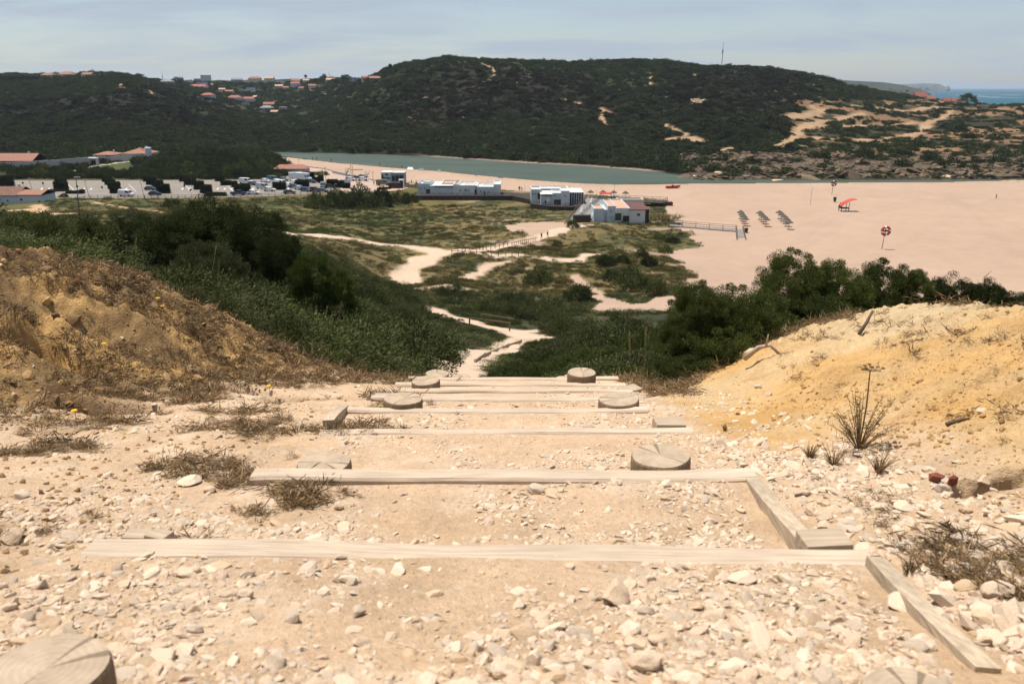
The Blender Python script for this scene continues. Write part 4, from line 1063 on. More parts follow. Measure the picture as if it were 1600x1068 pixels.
lm = [litter_mesh('litter', M['twig'], 380 + k, 70, .05, .004, .06, .022) for k in range(3)] + [litter_mesh('litter', M['dry'], 384 + k, 60, .055, .004, .06, .024) for k in range(2)] + [tuft_mesh('litter', M['dry'], 388, 40, .07, .004, 1.1, .03, .3)]
pidx = rng.random(len(X)); idx = np.where(pidx < .62, rng.integers(0, 3, len(X)), np.where(pidx < .9, 3 + rng.integers(0, 2, len(X)), 5))
scatter('dead_grass_litter', 'matted dead grass and roots over the brown bank and verges', 'dead grass', np.stack((X, Y, hgt(X, Y) + ZC + .004), 1), rots(rng, len(X), .25), sz, idx, lm)

# ------------------------------------------------------------------ shrubs near the steps, one by one
BJ = [bush_mesh('foliage', M['juniper'], 500 + k, (1, 1, .85), 120, 400, .17, .048, .014, .2, .55, -.35) for k in range(3)]
BS = [bush_mesh('foliage', M['shrub'], 510 + k, (1, 1, .8), 80, 300, .22, .06, .02, .3, .45, -.3) for k in range(3)]
BD = [bush_mesh('foliage', M['darkshrub'], 520 + k, (1, 1, .85), 90, 300, .2, .055, .019, .25, .45, -.3) for k in range(2)]
BP = [bush_mesh('foliage', M['shrub2'], 530 + k, (1, 1, .7), 60, 220, .22, .08, .02, .6, .3, -.2) for k in range(2)]
SM = [stems_mesh('stems', M['branch'], 540 + k) for k in range(3)]
def shrub(px, ptop, wpx, Y, label, kind=BS, cat='shrub', group=None, name='shrub', k=None, dy=1.0, sinkz=0.0):
    X = XY_of(px, ptop) * Y; g = float(hgt(X, Y)[0]); top = T_of(ptop) * Y
    h = max(top - g, .12 * wpx / F * Y) + sinkz; r = wpx / 2 / F * zdepth(X, Y, top)
    k = random.randrange(99) if k is None else k
    root = empty(name, (X, Y, g + ZC - sinkz), random.uniform(0, 6.28)); tag(root, label, cat, group)
    rg = random.Random(k * 31 + int(px)); nl = max(1, math.ceil(h / (1.25 * r)))
    for q in range(nl):
        z = 0 if nl == 1 else (h - .88 * r) * q / (nl - 1)
        s_ = r * (1.0 - .10 * q) if nl > 1 else r
        f = obj('foliage', kind[(k + q) % len(kind)], root, (rg.uniform(-.15, .15) * r * (q > 0), rg.uniform(-.15, .15) * r * (q > 0), z), rg.uniform(0, 6.28))
        f.scale = (s_, s_ * dy, s_ * (h / .95 / r if nl == 1 else 1))
    st = obj('stems', SM[k % 3], root); st.scale = (r * .9, r * .9 * dy, h * .9)
    return root
g1 = 'junipers on the brow beside the steps'
shrub(1092,436,110,5.9,'dark juniper nearest the steps with a knobbly top',BJ,'juniper',g1,'juniper',0)
shrub(1062,500,84,5.7,'low juniper at the foot of the knobbly one, beside the steps',BJ,'juniper',g1,'juniper',1)
shrub(1150,452,130,6.0,'broad juniper between the knobbly one and the tall one',BJ,'juniper',g1,'juniper',2)
shrub(1128,520,130,5.6,'dark lower juniper above the bleached root',BJ,'juniper',g1,'juniper',0)
shrub(1200,470,110,6.2,'round juniper hanging over the yellow slope',BJ,'juniper',g1,'juniper',1)
shrub(1252,398,120,6.9,'tallest juniper, its top against the pale sand',BJ,'juniper',g1,'juniper',2)
shrub(1222,434,90,6.6,'juniper leaning in front of the tallest one',BJ,'juniper',g1,'juniper',0)
shrub(1320,412,120,7.0,'juniper with an even crown beside the tallest one',BJ,'juniper',g1,'juniper',1)
shrub(1392,414,110,7.1,'juniper near the end of the hedge-like row',BJ,'juniper',g1,'juniper',2)
shrub(1434,424,60,7.0,'last small juniper of the row with bare twigs beyond it',BJ,'juniper',g1,'juniper',0)
shrub(1068,560,90,5.35,'lowest juniper clump beside the straw stalks',BJ,'juniper',g1,'juniper',2)
shrub(1180,525,100,5.9,'small juniper clump behind the bleached root',BJ,'juniper',g1,'juniper',1)
shrub(1290,470,120,6.4,'low spreading juniper skirt above the dead grass',BJ,'juniper',g1,'juniper',1)
g2 = 'low bushes on the crest of the mound'
shrub(1490,434,80,7.2,'low dark bush with bare twigs on the crest of the mound',BD,'bush',g2,'bush')
shrub(1545,440,80,7.2,'low leafy bush on the crest, between the twiggy one and the picture edge',BD,'bush',g2,'bush')
shrub(1596,462,70,7.2,'low bush on the crest cut by the picture edge',BD,'bush',g2,'bush')
g3 = 'tall dark bushes on the left slope'
shrub(262,330,120,18.5,'dark rounded bush standing over the pale green one',BD,'bush',g3,'bush',dy=1.1)
shrub(330,314,140,19.5,'tallest dark bush on the slope above the car park',BD,'bush',g3,'bush',dy=1.1)
shrub(398,326,120,18.0,'dark bush overhanging the grassy slope',BD,'bush',g3,'bush')
shrub(440,362,90,17.0,'lower end of the dark thicket, facing the dune path',BD,'bush',g3,'bush')
shrub(205,336,90,19.0,'small dark bush at the upper end of the thicket',BD,'bush',g3,'bush')
shrub(140,342,90,17.0,'green bush behind the brow by the street lamp',BS,'bush',g3,'bush')
shrub(45,336,110,15.0,'green bush above the dirt bank near the picture edge',BS,'bush',g3,'bush')
shrub(312,374,90,14.5,'pale green feathery bush in front of the dark thicket',BP,'bush',g3,'bush')
shrub(350,395,80,13.5,'pale green bush lower down in front of the dark thicket',BP,'bush',g3,'bush')
g4 = 'shrubs spilling down the slope beside the steps'
for a in ((480,400,80,15,'lush green reed clump below the dark thicket'), (520,425,70,16,'lush reed clump lower on the slope, nearer the footpath')):
    shrub(*a, kind=[bush_mesh('foliage', M['lush'], 551, (1, 1, .9), 50, 200, .22, .16, .022, 1.1, .3, -.2)], cat='reed clump', group=g4, name='reed_clump')
for a in ((600,590,80,6.9,'leafy shrub where the dirt bank meets the steps'), (560,560,80,7.4,'leafy shrub at the lower end of the dirt bank'), (618,566,60,8.5,'shrub between the bank and the head of the footpath'),
          (500,540,90,7.6,'shrub on the rim of the dirt bank, below the seed heads'), (430,500,90,7.8,'shrub on the rim of the dirt bank, above the seed heads'), (650,512,60,26,'dark mound of shrub beside the footpath bend'),
          (610,490,70,22,'dark shrub uphill of the mound by the footpath bend')):
    shrub(*a, kind=BS, group=g4)
for a in ((872,562,90,16,'dense green shrub just past the footpath edging'), (940,548,110,17,'dense green shrub behind the tall pale post'), (1010,530,110,17,'dense green shrub behind the straw stalks'), (838,578,60,13,'low green shrub nearest the footpath edging'),
          (900,570,90,10.5,'low green shrub right behind the tall pale post'), (980,572,100,9.5,'dark green shrub between the tall post and the junipers')):
    shrub(*a, kind=BJ, group='dense green shrubs below the steps')
# undergrowth filling the slope
zone_rng = np.random.default_rng(21)
def zone(n, ylo, yhi, tlo, thi, rng=zone_rng):
    Y = np.exp(rng.uniform(math.log(ylo), math.log(yhi), n)); X = rng.uniform(tlo, thi, n) * Y; return X, Y
X, Y = zone(5200, 6.3, 112, -.95, .62)
j, i = near_idx(X, Y)
bad = (m_path[j, i] > .15) | (m_sand[j, i]) | ((Y < 9.5) & (X > -.95 - .2 * (Y - 6)) & (X < 1.0)) | ((Y < 7.2) & (X > 1.0)) | ((X > .3 * Y) & (Y < 9)) | ((Y < 7.5) & (X < -1.6) & (rng.random(len(X)) < .5))
# keep a margin beside the path (both neighbours)
POLY_A = [(650,476),(700,478),(800,500),(840,520),(800,534),(690,530),(645,505)]; POLY_B = [(645,606),(655,578),(705,548),(770,522),(800,508),(905,528),(890,548),(805,562),(772,594)]
bad |= ((X > .17 * Y) & ((Y < 14) | (zone_rng.random(len(X)) < .4))) | ((X < .2 * Y) & (PXg[j, i] > 865) & (PYg[j, i] < 520))
bad |= (m_path[np.clip(j + 6, 0, len(YG) - 1), i] > .3) | (m_path[np.clip(j - 6, 0, len(YG) - 1), i] > .3) | (m_path[j, np.clip(i + 5, 0, len(TG) - 1)] > .3) | (m_path[j, np.clip(i - 5, 0, len(TG) - 1)] > .3)
small = np.zeros(len(X), bool); X0_, Y0_ = X, Y
X, Y = X[~bad], Y[~bad]
r_ = (.16 + .021 * Y) * np.exp(zone_rng.normal(0, .35, len(X))); r_ = np.clip(r_, .12, 2.0)
flatn = np.where((PXg[near_idx(X, Y)] > 630) & (PXg[near_idx(X, Y)] < 790) & (PYg[near_idx(X, Y)] > 500), .5, np.where((X / Y < -.45) & (Y < 26), .5, np.where(Y < 12, .75, 1.0)))
r_ = r_ * np.where((X / Y < -.45) & (Y < 26), .75, 1.0)
pq = (PXg[near_idx(X, Y)], PYg[near_idx(X, Y)])
r_ = np.where(X > .17 * Y, np.minimum(r_, .012 * Y), r_)
r_ = np.where((pq[0] > 755) & (pq[0] < 910) & (pq[1] > 550), r_ * .55, r_)
r_ = np.where(in_poly(pq[0], pq[1], POLY_A) | in_poly(pq[0], pq[1], POLY_B), np.minimum(r_ * .3, .45), r_)
ex = zone_rng.uniform(640, 905, 9000); ey = zone_rng.uniform(476, 600, 9000); kk = (in_poly(ex, ey, POLY_A) | in_poly(ex, ey, POLY_B)); ex, ey = ex[kk][:1500], ey[kk][:1500]
EP = np.array([pix(a, b, 9, 120)[:2] for a, b in zip(ex, ey)]); ej, ei = near_idx(EP[:, 0], EP[:, 1]); kk = (m_path[ej, ei] < .1) & (m_path[np.clip(ej + 3, 0, len(YG) - 1), ei] < .3); EP = EP[kk]
X = np.concatenate((X, EP[:, 0])); Y = np.concatenate((Y, EP[:, 1])); er = np.clip(.006 * EP[:, 1], .12, .5) * zone_rng.uniform(.6, 1.3, len(EP)); r_ = np.concatenate((r_, er)); flatn = np.concatenate((flatn, np.full(len(EP), .7))); nzz = len(EP)
um = [bush_mesh('undergrowth', M['shrub'], 560 + k, (1, 1, .75), 44, 150, .27, .075, .026, .3, .45, -.1) for k in range(3)] + [bush_mesh('undergrowth', M['darkshrub'], 564, (1, 1, .75), 44, 150, .27, .07, .024, .3, .45, -.1), bush_mesh('undergrowth', M['shrub2'], 565, (1, 1, .7), 40, 130, .27, .085, .022, .45, .4, -.1), tuft_mesh('undergrowth', M['lush'], 566, 220, .85, .022, .9, .5, .3), tuft_mesh('undergrowth', M['dune'], 567, 220, .8, .018, 1.0, .5, .35)]
nzv = fbm(X * .25, Y * .25, 3, 411); q = zone_rng.random(len(X)) * .5 + nzv
q = np.where((Y < 15) & (q > .91) & (zone_rng.random(len(X)) < .6), .6, q)
idx = np.where(q < .55, 3, np.where(q < .82, zone_rng.integers(0, 3, len(X)), np.where(q < .92, 4, np.where(q < 1.0, 5, 6))))
scatter('undergrowth', 'dense green scrub and grass covering the slope below the steps', 'undergrowth', np.stack((X, Y, hgt(X, Y) + ZC - .12 * r_), 1), rots(zone_rng, len(X), .12), np.stack((r_, r_, r_ * flatn * zone_rng.uniform(.6, 1.1, len(X))), 1), idx, um)
# fringe of dead grass round the junipers
n = 5000
Y = zone_rng.uniform(4.2, 7.4, n); X = zone_rng.uniform(.8, 5.5, n)
lim = np.interp(X, (1.0, 1.6, 2.4, 3.4, 4.6), (4.3, 5.0, 5.6, 6.2, 6.4)) + (fbm(X * 2, Y * 2, 3, 421) - .5) * 1.2
k = (Y > lim + .25) & (zone_rng.random(n) < .5); X, Y = X[k], Y[k]
scatter('dead_grass_fringe', 'dead brown grass and twigs under the junipers', 'dead grass', np.stack((X, Y, hgt(X, Y) + ZC), 1), rots(zone_rng, len(X), .2), zone_rng.uniform(.5, 1.1, len(X)), zone_rng.integers(0, 4, len(X)),
        [tuft_mesh('fringe', M['dry'], 570, 45, .06, .004, 1.3, .05, .3), litter_mesh('fringe', M['twig'], 571, 60, .09, .004, .09, .05), litter_mesh('fringe', M['dry'], 572, 60, .1, .004, .09, .05), litter_mesh('fringe', M['twig'], 573, 60, .07, .004, .08, .04)])

# ------------------------------------------------------------------ stalks, twigs, weeds
def stalk(px, pbase, ptop, Y, label, lean=0.0, head=True, mat='straw', grp='straw stalks beside the junipers', r=.0015):
    a = Vector(at(px, pbase, Y)); X = a.x; g = gz(X, Y); a.z = min(a.z, g + .0) if abs(a.z - g) < .6 else a.z
    b = Vector(at(px + lean, ptop, Y)); n = 7; mb = MB()
    pts = [a.lerp(b, k / n) + Vector((.02 * math.sin(k * .7) * (b - a).length, 0, 0)) * (k / n) for k in range(n + 1)]
    root = empty('dry_stalk', a); tag(root, label, 'grass stalk', grp)
    mb.tube([p - a for p in pts], [r] * n + [r * .6], 5); mb.build('stem', M[mat], root)
    if head:
        rg = np.random.default_rng(int(px)); L = (b - a).length; m = 60; f = rg.uniform(.72, 1.0, m)
        P = np.array([tuple((a.lerp(b, x)) - a) for x in f]); D = rdir(rg, m) * .45 + np.array(unit(np.array(b - a)))
        V, Fq = kites(P, D, .016 * (Y / 5) ** .5, .0022 * (Y / 5) ** .5, rg, .3); obj('seed_head', np_mesh('seed_head', V, Fq, M['straw']), root)
    return root
stalk(984,625,516,5.6,'upright straw stalk beside the steps with a feathery head')
stalk(1004,610,512,5.7,'drooping straw stalk between the upright one and the junipers',6)
stalk(1012,640,560,5.5,'thin leaning straw stalk in front of the junipers',-6,False)
stalk(1055,630,590,5.4,'bent straw stalk crossing the dark foliage',34)
ng = 'pale seed heads on the green slope'
seeds = ((493,520,478,'pale seed head just below the reed clump'), (510,530,478,'seed head next to the one below the reed clump'), (520,560,490,'tall seed head in the middle of the slope'), (532,520,470,'seed head against the dark reeds'),
         (470,560,505,'leaning seed head above the dirt bank'), (548,545,506,'leaning seed head nearest the footpath'), (480,575,520,'low seed head above the dirt bank'), (556,560,510,'bent seed head furthest down the slope'), (450,590,540,'straw seed head at the rim of the dirt bank'))
for k, (px, pb, pt, lb) in enumerate(seeds): stalk(px - 14, pb, pt, 9.5 + k * .3, lb, 16, True, grp=ng, r=.0022)
for k, (px, pb, pt, lb) in enumerate(((190,420,385,'thin stalk with a buff head at the top of the bank'), (205,410,372,'thin stalk standing by the buff headed one'), (180,425,398,'short buff stalk at the top of the bank'), (330,430,385,'straw coloured stalk over the pale green bush'), (335,470,405,'pale plume in front of the dark thicket'))):
    stalk(px, pb, pt, 9.5, lb, 8, True, grp='buff stalks along the top of the bank', r=.0022)
def twig(pts, r, label, mat='branch', name='dead_branch', side=()):
    P = [Vector(p) for p in pts]; o = P[0].copy(); mb = MB()
    mb.tube([p - o for p in P], [r * (1 - .6 * k / len(P)) for k in range(len(P))], 6)
    for s_ in side: mb.tube([Vector(p) - o for p in s_], [r * .5, r * .2], 5)
    ob = mb.build(name, M[mat], loc=o, smooth=True); tag(ob, label, 'branch', 'dead branches'); return ob
twig([at(1486,776,2.02), at(1520,765,2.05), at(1545,748,2.08), at(1562,738,2.1), at(1575,734,2.12)], .007, 'thin dead branch arching over the hollow under the mound', 'palebranch', side=[[at(1545,748,2.08), at(1568,752,2.0)]])
p0 = pix(1342,524,3, 9); twig([p0 + np.array((0, 0, .01)), p0 + np.array((.06, .05, .07)), p0 + np.array((.11, .10, .13))], .012, 'short grey stick standing in the dead grass under the junipers', 'branch')
p0 = pix(1478,666,2, 6); twig([p0 + np.array((0, 0, .01)), p0 + np.array((.07, .02, .02)), p0 + np.array((.14, .03, .02))], .007, 'dark flat stick lying across the yellow mound', 'branch')
p0 = pix(1195,560,3, 8); twig([p0 + np.array((-.12, .05, -.02)), p0 + np.array((-.04, .02, .07)), p0 + np.array((.03, 0, .09)), p0 + np.array((.09, -.02, .03))], .018, 'knotted bleached root sticking out under the junipers', 'palebranch', 'root', side=[[p0 + np.array((0, 0, .08)), p0 + np.array((.0, -.02, .17))]])
p0 = pix(1172,556,3, 8); o = obj('rock', rock_mesh('rock', M['tanstone'], 377, 3, .8, .6), loc=p0 + np.array((0, .02, 0))); o.scale = (.14, .12, .12); tag(o, 'pitted tan rock under the bleached root', 'rock')
for px, py, lb in ((1465,448,'bare grey twigs rising beyond the last juniper'), (1530,446,'bare reddish twigs over the low crest bushes')):
    b0 = Vector(at(px, py + 26, 7.2)); pts = [b0, b0 + Vector((.03, 0, .1)), b0 + Vector((.02, .02, .24))]
    twig(pts, .006, lb, 'branch', 'bare_twigs', side=[[pts[1], pts[1] + Vector((.1, 0, .1))], [pts[1], pts[1] + Vector((-.09, 0, .12))], [pts[2], pts[2] + Vector((.06, 0, .06))]])
def weed(px, py, h, label, mat='dry', umbel=False, n=34, Yr=(.8, 8)):
    h = h * (1 if umbel else .62); p = pix(px, py, *Yr); root = empty('dry_weed', p); tag(root, label, 'weed', 'weeds along the verge'); rg = random.Random(int(px * 7 + py)); mb = MB()
    tips = []
    for k in range(n):
        a = rg.uniform(0, 6.28); r = rg.uniform(.1, .75) * h; z = h * rg.uniform(.2, 1.0)
        t = Vector((math.cos(a) * r, math.sin(a) * r, z)); mb.tube([(0, 0, -.01), t * .5 + Vector((0, 0, .04 * h)), t], [.0016, .0012, .0006], 4); tips.append(t)
    mb.build('stems', M['dry'], root)
    rr = np.random.default_rng(int(px)); P = np.repeat(np.array([tuple(t) for t in tips]), 14, 0) * rr.uniform(.4, 1.0, (len(tips) * 14, 1)); V, Fq = kites(P, rdir(rr, len(P)) + np.array((0, 0, .4)), .1 * h * rr.uniform(.5, 1.5, len(P)), .013 * h, rr)
    obj('leaves', np_mesh('leaves', V, Fq, M[mat]), root)
    if umbel:
        u = MB(); c = Vector((0, 0, h * 1.45)); u.tube([(0, 0, 0), (0.005, 0, h * .8), c], [.003, .003, .002], 5)
        for k in range(14):
            a = k * 2.4; q = c + Vector((math.cos(a), math.sin(a), .25)) * h * .2 * math.sqrt((k + 1) / 14); u.tube([c, q], [.0015, .001], 4); u.lathe([(.006, 0), (.008, .003), (0, .006)], 6, q)
        u.build('flower_head', M['dry'], root)
weed(1342,700,.20,'tall dried weed with a flat brown flower head at the foot of the mound', 'dry', True, 44)
weed(1302,728,.12,'bushy brown weed beside the tall dried one')
weed(1265,716,.10,'small brown weed near the stony verge')
weed(1372,738,.12,'grey brown weed between the tall dried one and the red bricks')
weed(1420,896,.06,'low grey green weed in the stony verge','shrub2')
weed(1025,668,.05,'small green weed on the third plank','shrub')
weed(1132,672,.05,'tiny dark green weed at the foot of the mound','shrub')
def flower(px, py, label, Yr=(1.5, 8)):
    p = pix(px, py, *Yr); root = empty('yellow_flower', p); tag(root, label, 'flower', 'yellow flowers on the brown bank')
    mb = MB(); mb.tube([(0, 0, -.01), (.004, 0, .05)], [.0015, .0012], 4); mb.build('stem', M['shrub'], root)
    mb = MB(); mb.lathe([(.002, .048), (.016, .055), (.013, .06), (0, .058)], 9); mb.build('petals', M['yellow'], root)
M['yellow'] = plain('yellow_petals', (.62, .36, .02), .6, .1, 30)
for a in ((248,478,'upper yellow flower on the brown bank'), (256,492,'yellow flower just below the upper one'), (421,617,'orange yellow flower near the end of the bank'), (119,659,'single yellow flower low on the bank'), (165,552,'yellow flower half way up the bank')): flower(*a)


# ------------------------------------------------------------------ buildings
def blockbuild(name, label, cat, blocks, openings=(), base_H=-34.6, group=None, origin=None):
    """blocks: (px0, px1, ptop, Y, depth, wall, roof, parapet[, skew]) ; openings: (px0, px1, p0, p1, Y, material, part name)"""
    b0 = blocks[0]; o = np.array((XY_of((b0[0] + b0[1]) / 2, b0[2]) * b0[3], b0[3], base_H + ZC))
    root = empty(name, o); tag(root, label, cat, group)
    for k, (x0, x1, pt, Y, dep, wl, rf, par) in enumerate(blocks):
        X0 = XY_of(x0, pt) * Y; X1 = XY_of(x1, pt) * Y; zt = T_of(pt) * Y + ZC
        Y = Y + .013 * k; eps = .004 * (k % 3)
        mb = MB(); th = .25; zb = base_H + ZC - 2.0
        if par:
            mb.box(X0, X1, Y, Y + dep, zb, zt - par)
            for (a, b, c, d) in ((X0, X1, Y, Y + th), (X0, X1, Y + dep - th, Y + dep), (X0, X0 + th, Y + th, Y + dep - th), (X1 - th, X1, Y + th, Y + dep - th)): mb.box(a, b, c, d, zt - par, zt)
        else: mb.box(X0, X1, Y, Y + dep, zb, zt - .12)
        mb.v = [(p[0] - o[0] + eps, p[1] - o[1], p[2] - o[2]) for p in mb.v]
        wall = mb.build('wall', M[wl], root)
        mr = MB()
        if par: mr.box(X0 + th, X1 - th, Y + th, Y + dep - th, zt - par + .003, zt - par + .06)
        else: mr.box(X0 - .15, X1 + .15, Y - .2, Y + dep + .1, zt - .12, zt + .05)
        mr.v = [(p[0] - o[0] + eps, p[1] - o[1], p[2] - o[2]) for p in mr.v]
        mr.build('roof', M[rf], root)
    for x0, x1, p0, p1, Y, mt, nm in openings:
        X0 = XY_of(x0, p0) * Y; X1 = XY_of(x1, p0) * Y; z0 = T_of(p1) * Y + ZC; z1 = T_of(p0) * Y + ZC
        mb = MB(); mb.box(X0 - o[0], X1 - o[0], Y - .08 - o[1], Y + .02 - o[1], z0 - o[2], z1 - o[2]); f = mb.build(nm, M[mt], root)
        if nm == 'window':
            mb = MB(); mb.box(X0 - .08 - o[0], X1 + .08 - o[0], Y - .14 - o[1], Y - .083 - o[1], z0 - .1 - o[2], z0 - o[2]); mb.build('sill', M['white'], f)
    return root
Y1 = 274.6
r1 = blockbuild('restaurant', 'long low white beach restaurant with a terracotta roof patch, nearest the car park', 'restaurant', [
    (672,709,290.2,Y1,13,'bluewhite','roofwhite',0), (653,674,286.6,Y1+1.2,10,'bluewhite','roofwhite',.5), (661,673,283.6,Y1+6,6,'bluewhite','roofwhite',.3), (690,718,285.6,Y1+4,9,'white','tilepale',.4),
    (708,717,288,Y1-.4,9,'white','roofwhite',.4), (716.5,741,289.5,Y1-.9,11,'white','roofwhite',.4), (740.5,746,290.2,Y1+.8,9,'bluewhite','roofwhite',0), (745.5,771.5,291.8,Y1-1.4,11,'bluewhite','roofwhite',.3), (726,744,287.2,Y1+5,6,'white','roofgrey',.3), (754,772,288.2,Y1+6,5,'white','roofgrey',.3), (771,782,288,Y1-.6,12,'white','roofwhite',.4)],
    [(679,708,290.6,292.4,Y1-.02,'dark','window'), (656.2,657.8,293,295.2,Y1+1.17,'dark','window'), (662.5,664,293,295.2,Y1+1.17,'dark','window'), (665.5,672.5,295.5,302.3,Y1+1.17,'browndoor','door'),  # first entry is a long dark strip just beneath the roof edge
     (718.5,720,296.4,298.4,Y1-.92,'dark','window'), (731,732.4,297,299,Y1-.92,'dark','window'), (740.8,744.6,296.5,305,Y1+.75,'browndoor','door'), (750,751.6,297.8,300,Y1-1.42,'dark','window'), (762,763.5,298.8,301,Y1-1.42,'dark','window'), (755.8,758,299,306.5,Y1-1.42,'dark','door')])
def decal(root, px, py, r, Y, mat, nm, n=11, seed=1, inner=.45):
    rg = random.Random(seed); o = root.location; c = at(px, py, Y); mb = MB(); vs = []
    R = r / F * Y
    for k in range(n * 2):
        a = math.pi * k / n; q = R * (rg.uniform(.7, 1.1) if k % 2 == 0 else inner * rg.uniform(.7, 1.2)); vs.append((c[0] + q * math.cos(a) - o[0], -.06, c[2] + q * math.sin(a) - o[2]))
    m_ = n * 2; vs2 = [(v[0], -.02, v[2]) for v in vs]; Yo = Y - o[1]
    vs = [(v[0], Yo - .06, v[2]) for v in vs]; vs2 = [(v[0], Yo - .02, v[2]) for v in vs2]
    mb.add(vs + vs2, [tuple(range(m_)), tuple(range(2 * m_ - 1, m_ - 1, -1))] + [(k, (k + 1) % m_, m_ + (k + 1) % m_, m_ + k) for k in range(m_)])
    return mb.build(nm, M[mat], root)
decal(r1, 727.5, 297, 2.4, Y1 - .95, 'darksteel', 'wall_emblem', 8, 3)
Y2 = 249.6
r2 = blockbuild('restaurant', 'white beach restaurant with a white splash painted on its wall, between the other two', 'restaurant', [
    (845,864,303.5,Y2,9,'bluewhite','roofwhite',0), (830,845.5,295.6,Y2+5,9,'bluewhite','roofwhite',.5), (863.5,877.5,301.6,Y2-.6,9,'bluewhite','roofwhite',.4), (877,890,298.2,Y2-1.2,10,'white','roofwhite',.4), (836,888,294.6,Y2+11,8,'white','roofwhite',.4), (890,911.5,300.6,Y2+1.6,11,'glass','roofwhite',0)],
    [(846.5,862.5,304.2,306,Y2-.02,'dark','window'), (865.5,876.5,311.8,319.5,Y2-.62,'browndoor','door'), (867,868.6,304.5,306.2,Y2-.62,'dark','window'), (882,883.8,304.6,306.8,Y2-1.22,'dark','window'), (840,845,301.5,311,Y2+4.97,'browndoor','door'), (832,833.2,302,304,Y2+4.97,'dark','window'), (835.5,836.8,302,304,Y2+4.97,'dark','window'), (851,853.5,313.5,318,Y2-.02,'dark','window')])
decal(r2, 856.5, 312.3, 4.6, Y2 - .05, 'whitepaint', 'wall_mural', 13, 5, .4)
for k in range(7):
    X0 = XY_of(890 + 21.5 * k / 6, 308) * (Y2 + 1.6); o = r2.location; mb = MB(); mb.box(X0 - .08 - o[0], X0 + .08 - o[0], Y2 + 1.5 - o[1], Y2 + 1.59 - o[1], -.3, T_of(300.8) * (Y2 + 1.6) + ZC - o[2]); mb.build('window_mullion', M['bluewhite'], r2)
Y3 = 218.7
r3 = blockbuild('restaurant', 'white beach restaurant with pale terracotta roof terraces and a brown roof, beside the ramp', 'restaurant', [
    (928,944,325.8,Y3,8,'bluewhite','tilepale',.35), (943.5,950.5,327.5,Y3+1,12,'bluewhite','roofwhite',.3), (950,963,321.8,Y3+.4,14,'bluewhite','tilepale',.35), (962.5,984.5,325,Y3-.4,19,'white','tilepale',.35), (984,1008.5,327.6,Y3-.8,15,'white','roofbrown',0), (966,1006,311.8,Y3+19.5,5,'cream','roofgrey',.4), (1008.4,1014.5,327.2,Y3+1.5,14,'darkwood','roofbrown',0)],
    [(961.4,971,333,344.2,Y3-.45,'greendoor','door'), (973.5,983.8,337,346.5,Y3-.45,'dark','door'), (995.6,999.8,333.6,337.2,Y3-.83,'dark','window'), (952,959,338.5,340,Y3+.35,'greywall','window'), (954.2,955.6,329,331,Y3+.35,'dark','window')], base_H=-34.9)  # dark panel beside the green door paints the darkness of a recess
# dark timber decks with railings
def deck(name, label, pts, H, thick, mat, rail_edges=(), posts=True, cat='deck', every=2.0, rail_h=1.05, slope=None):
    P = [Vector((p[0], p[1], (p[2] if len(p) > 2 else H + ZC))) for p in pts]; o = sum(P, Vector()) / len(P); n = len(P)
    root = empty(name, o); tag(root, label, cat)
    mb = MB(); mb.add([p - o for p in P] + [p - o - Vector((0, 0, thick)) for p in P], [tuple(range(n)), tuple(range(2 * n - 1, n - 1, -1))] + [(k, k + n, (k + 1) % n + n, (k + 1) % n) for k in range(n)])
    mb.build('deck_boards', M[mat], root)
    for i in rail_edges:
        a, b = P[i] - o, P[(i + 1) % n] - o; L = (b - a).length; m = max(1, int(L / every))
        mr = MB(); mr.bar(a + Vector((0, 0, rail_h)), b + Vector((0, 0, rail_h)), .09, .08); mr.bar(a + Vector((0, 0, rail_h * .52)), b + Vector((0, 0, rail_h * .52)), .05, .06); rl = mr.build('railing', M['fence'], root)
        for k in range(m + 1):
            p = a.lerp(b, k / m); mp = MB(); mp.box(p.x - .05, p.x + .05, p.y - .05, p.y + .05, p.z - thick - .3, p.z + rail_h - .05); mp.build('railing_post', M['fence'], rl)
    return root
def pp(px, py, H): return plane_pt(px, py, H)
def gy(px, Y, H): return np.array((XY_of(px, 300) * Y, Y, H + ZC))
deck('restaurant_deck', 'dark timber deck along the front of the long restaurant', [gy(649, Y1-3.2, -34.75), gy(800, Y1-3.6, -34.75), gy(830, Y1-14, -34.75), gy(832, Y1+3, -34.75), gy(786, Y1+7, -34.75), gy(649, Y1+12, -34.75)], -34.75, 1.6, 'darkwood', (0, 1))
deck('restaurant_deck', 'dark timber deck in front of the restaurant with the painted wall', [gy(830, Y2+2.6, -34.85), gy(858, Y2-2.8, -34.85), gy(897, Y2-4.2, -34.85), gy(914, Y2+3, -34.85), gy(914, Y2+10, -34.85), gy(828, Y2+12, -34.85)], -34.85, 1.5, 'darkwood', (0, 1, 2))
deck('ramp_walkway', 'sloping grey boardwalk climbing past the terrace to the restaurants', [pp(882,353,-35.0), pp(895,351.5,-35.0), pp(936,310.5,-34.6), pp(917,307.5,-34.5)], -35, .35, 'deck', (1, 3), cat='boardwalk')
deck('terrace', 'grey paved terrace beside the ramp with folded parasols', [pp(902,341,-34.8), pp(927.5,341,-34.8), pp(952,312,-34.8), pp(938,310,-34.8)], -34.8, .5, 'roofgrey', (0,), cat='terrace')
deck('beach_walkway', 'raised timber walkway running out over the sand beyond the terracotta roofs', [pp(958,313.2,-34.6), pp(1036,317.2,-34.9), pp(1043,313.2,-34.9), pp(960,310,-34.6)], -34.7, .3, 'darkwood', (0, 1, 2), cat='boardwalk', every=2.4)
mb = MB(); c = pp(1034,320,-35.8); mb.box(-3.2, 3.4, -.8, 1.5, -1.0, .9); tag(mb.build('walkway_steps', M['darkwood'], loc=c), 'dark boxed steps at the sandy end of the raised walkway', 'steps')
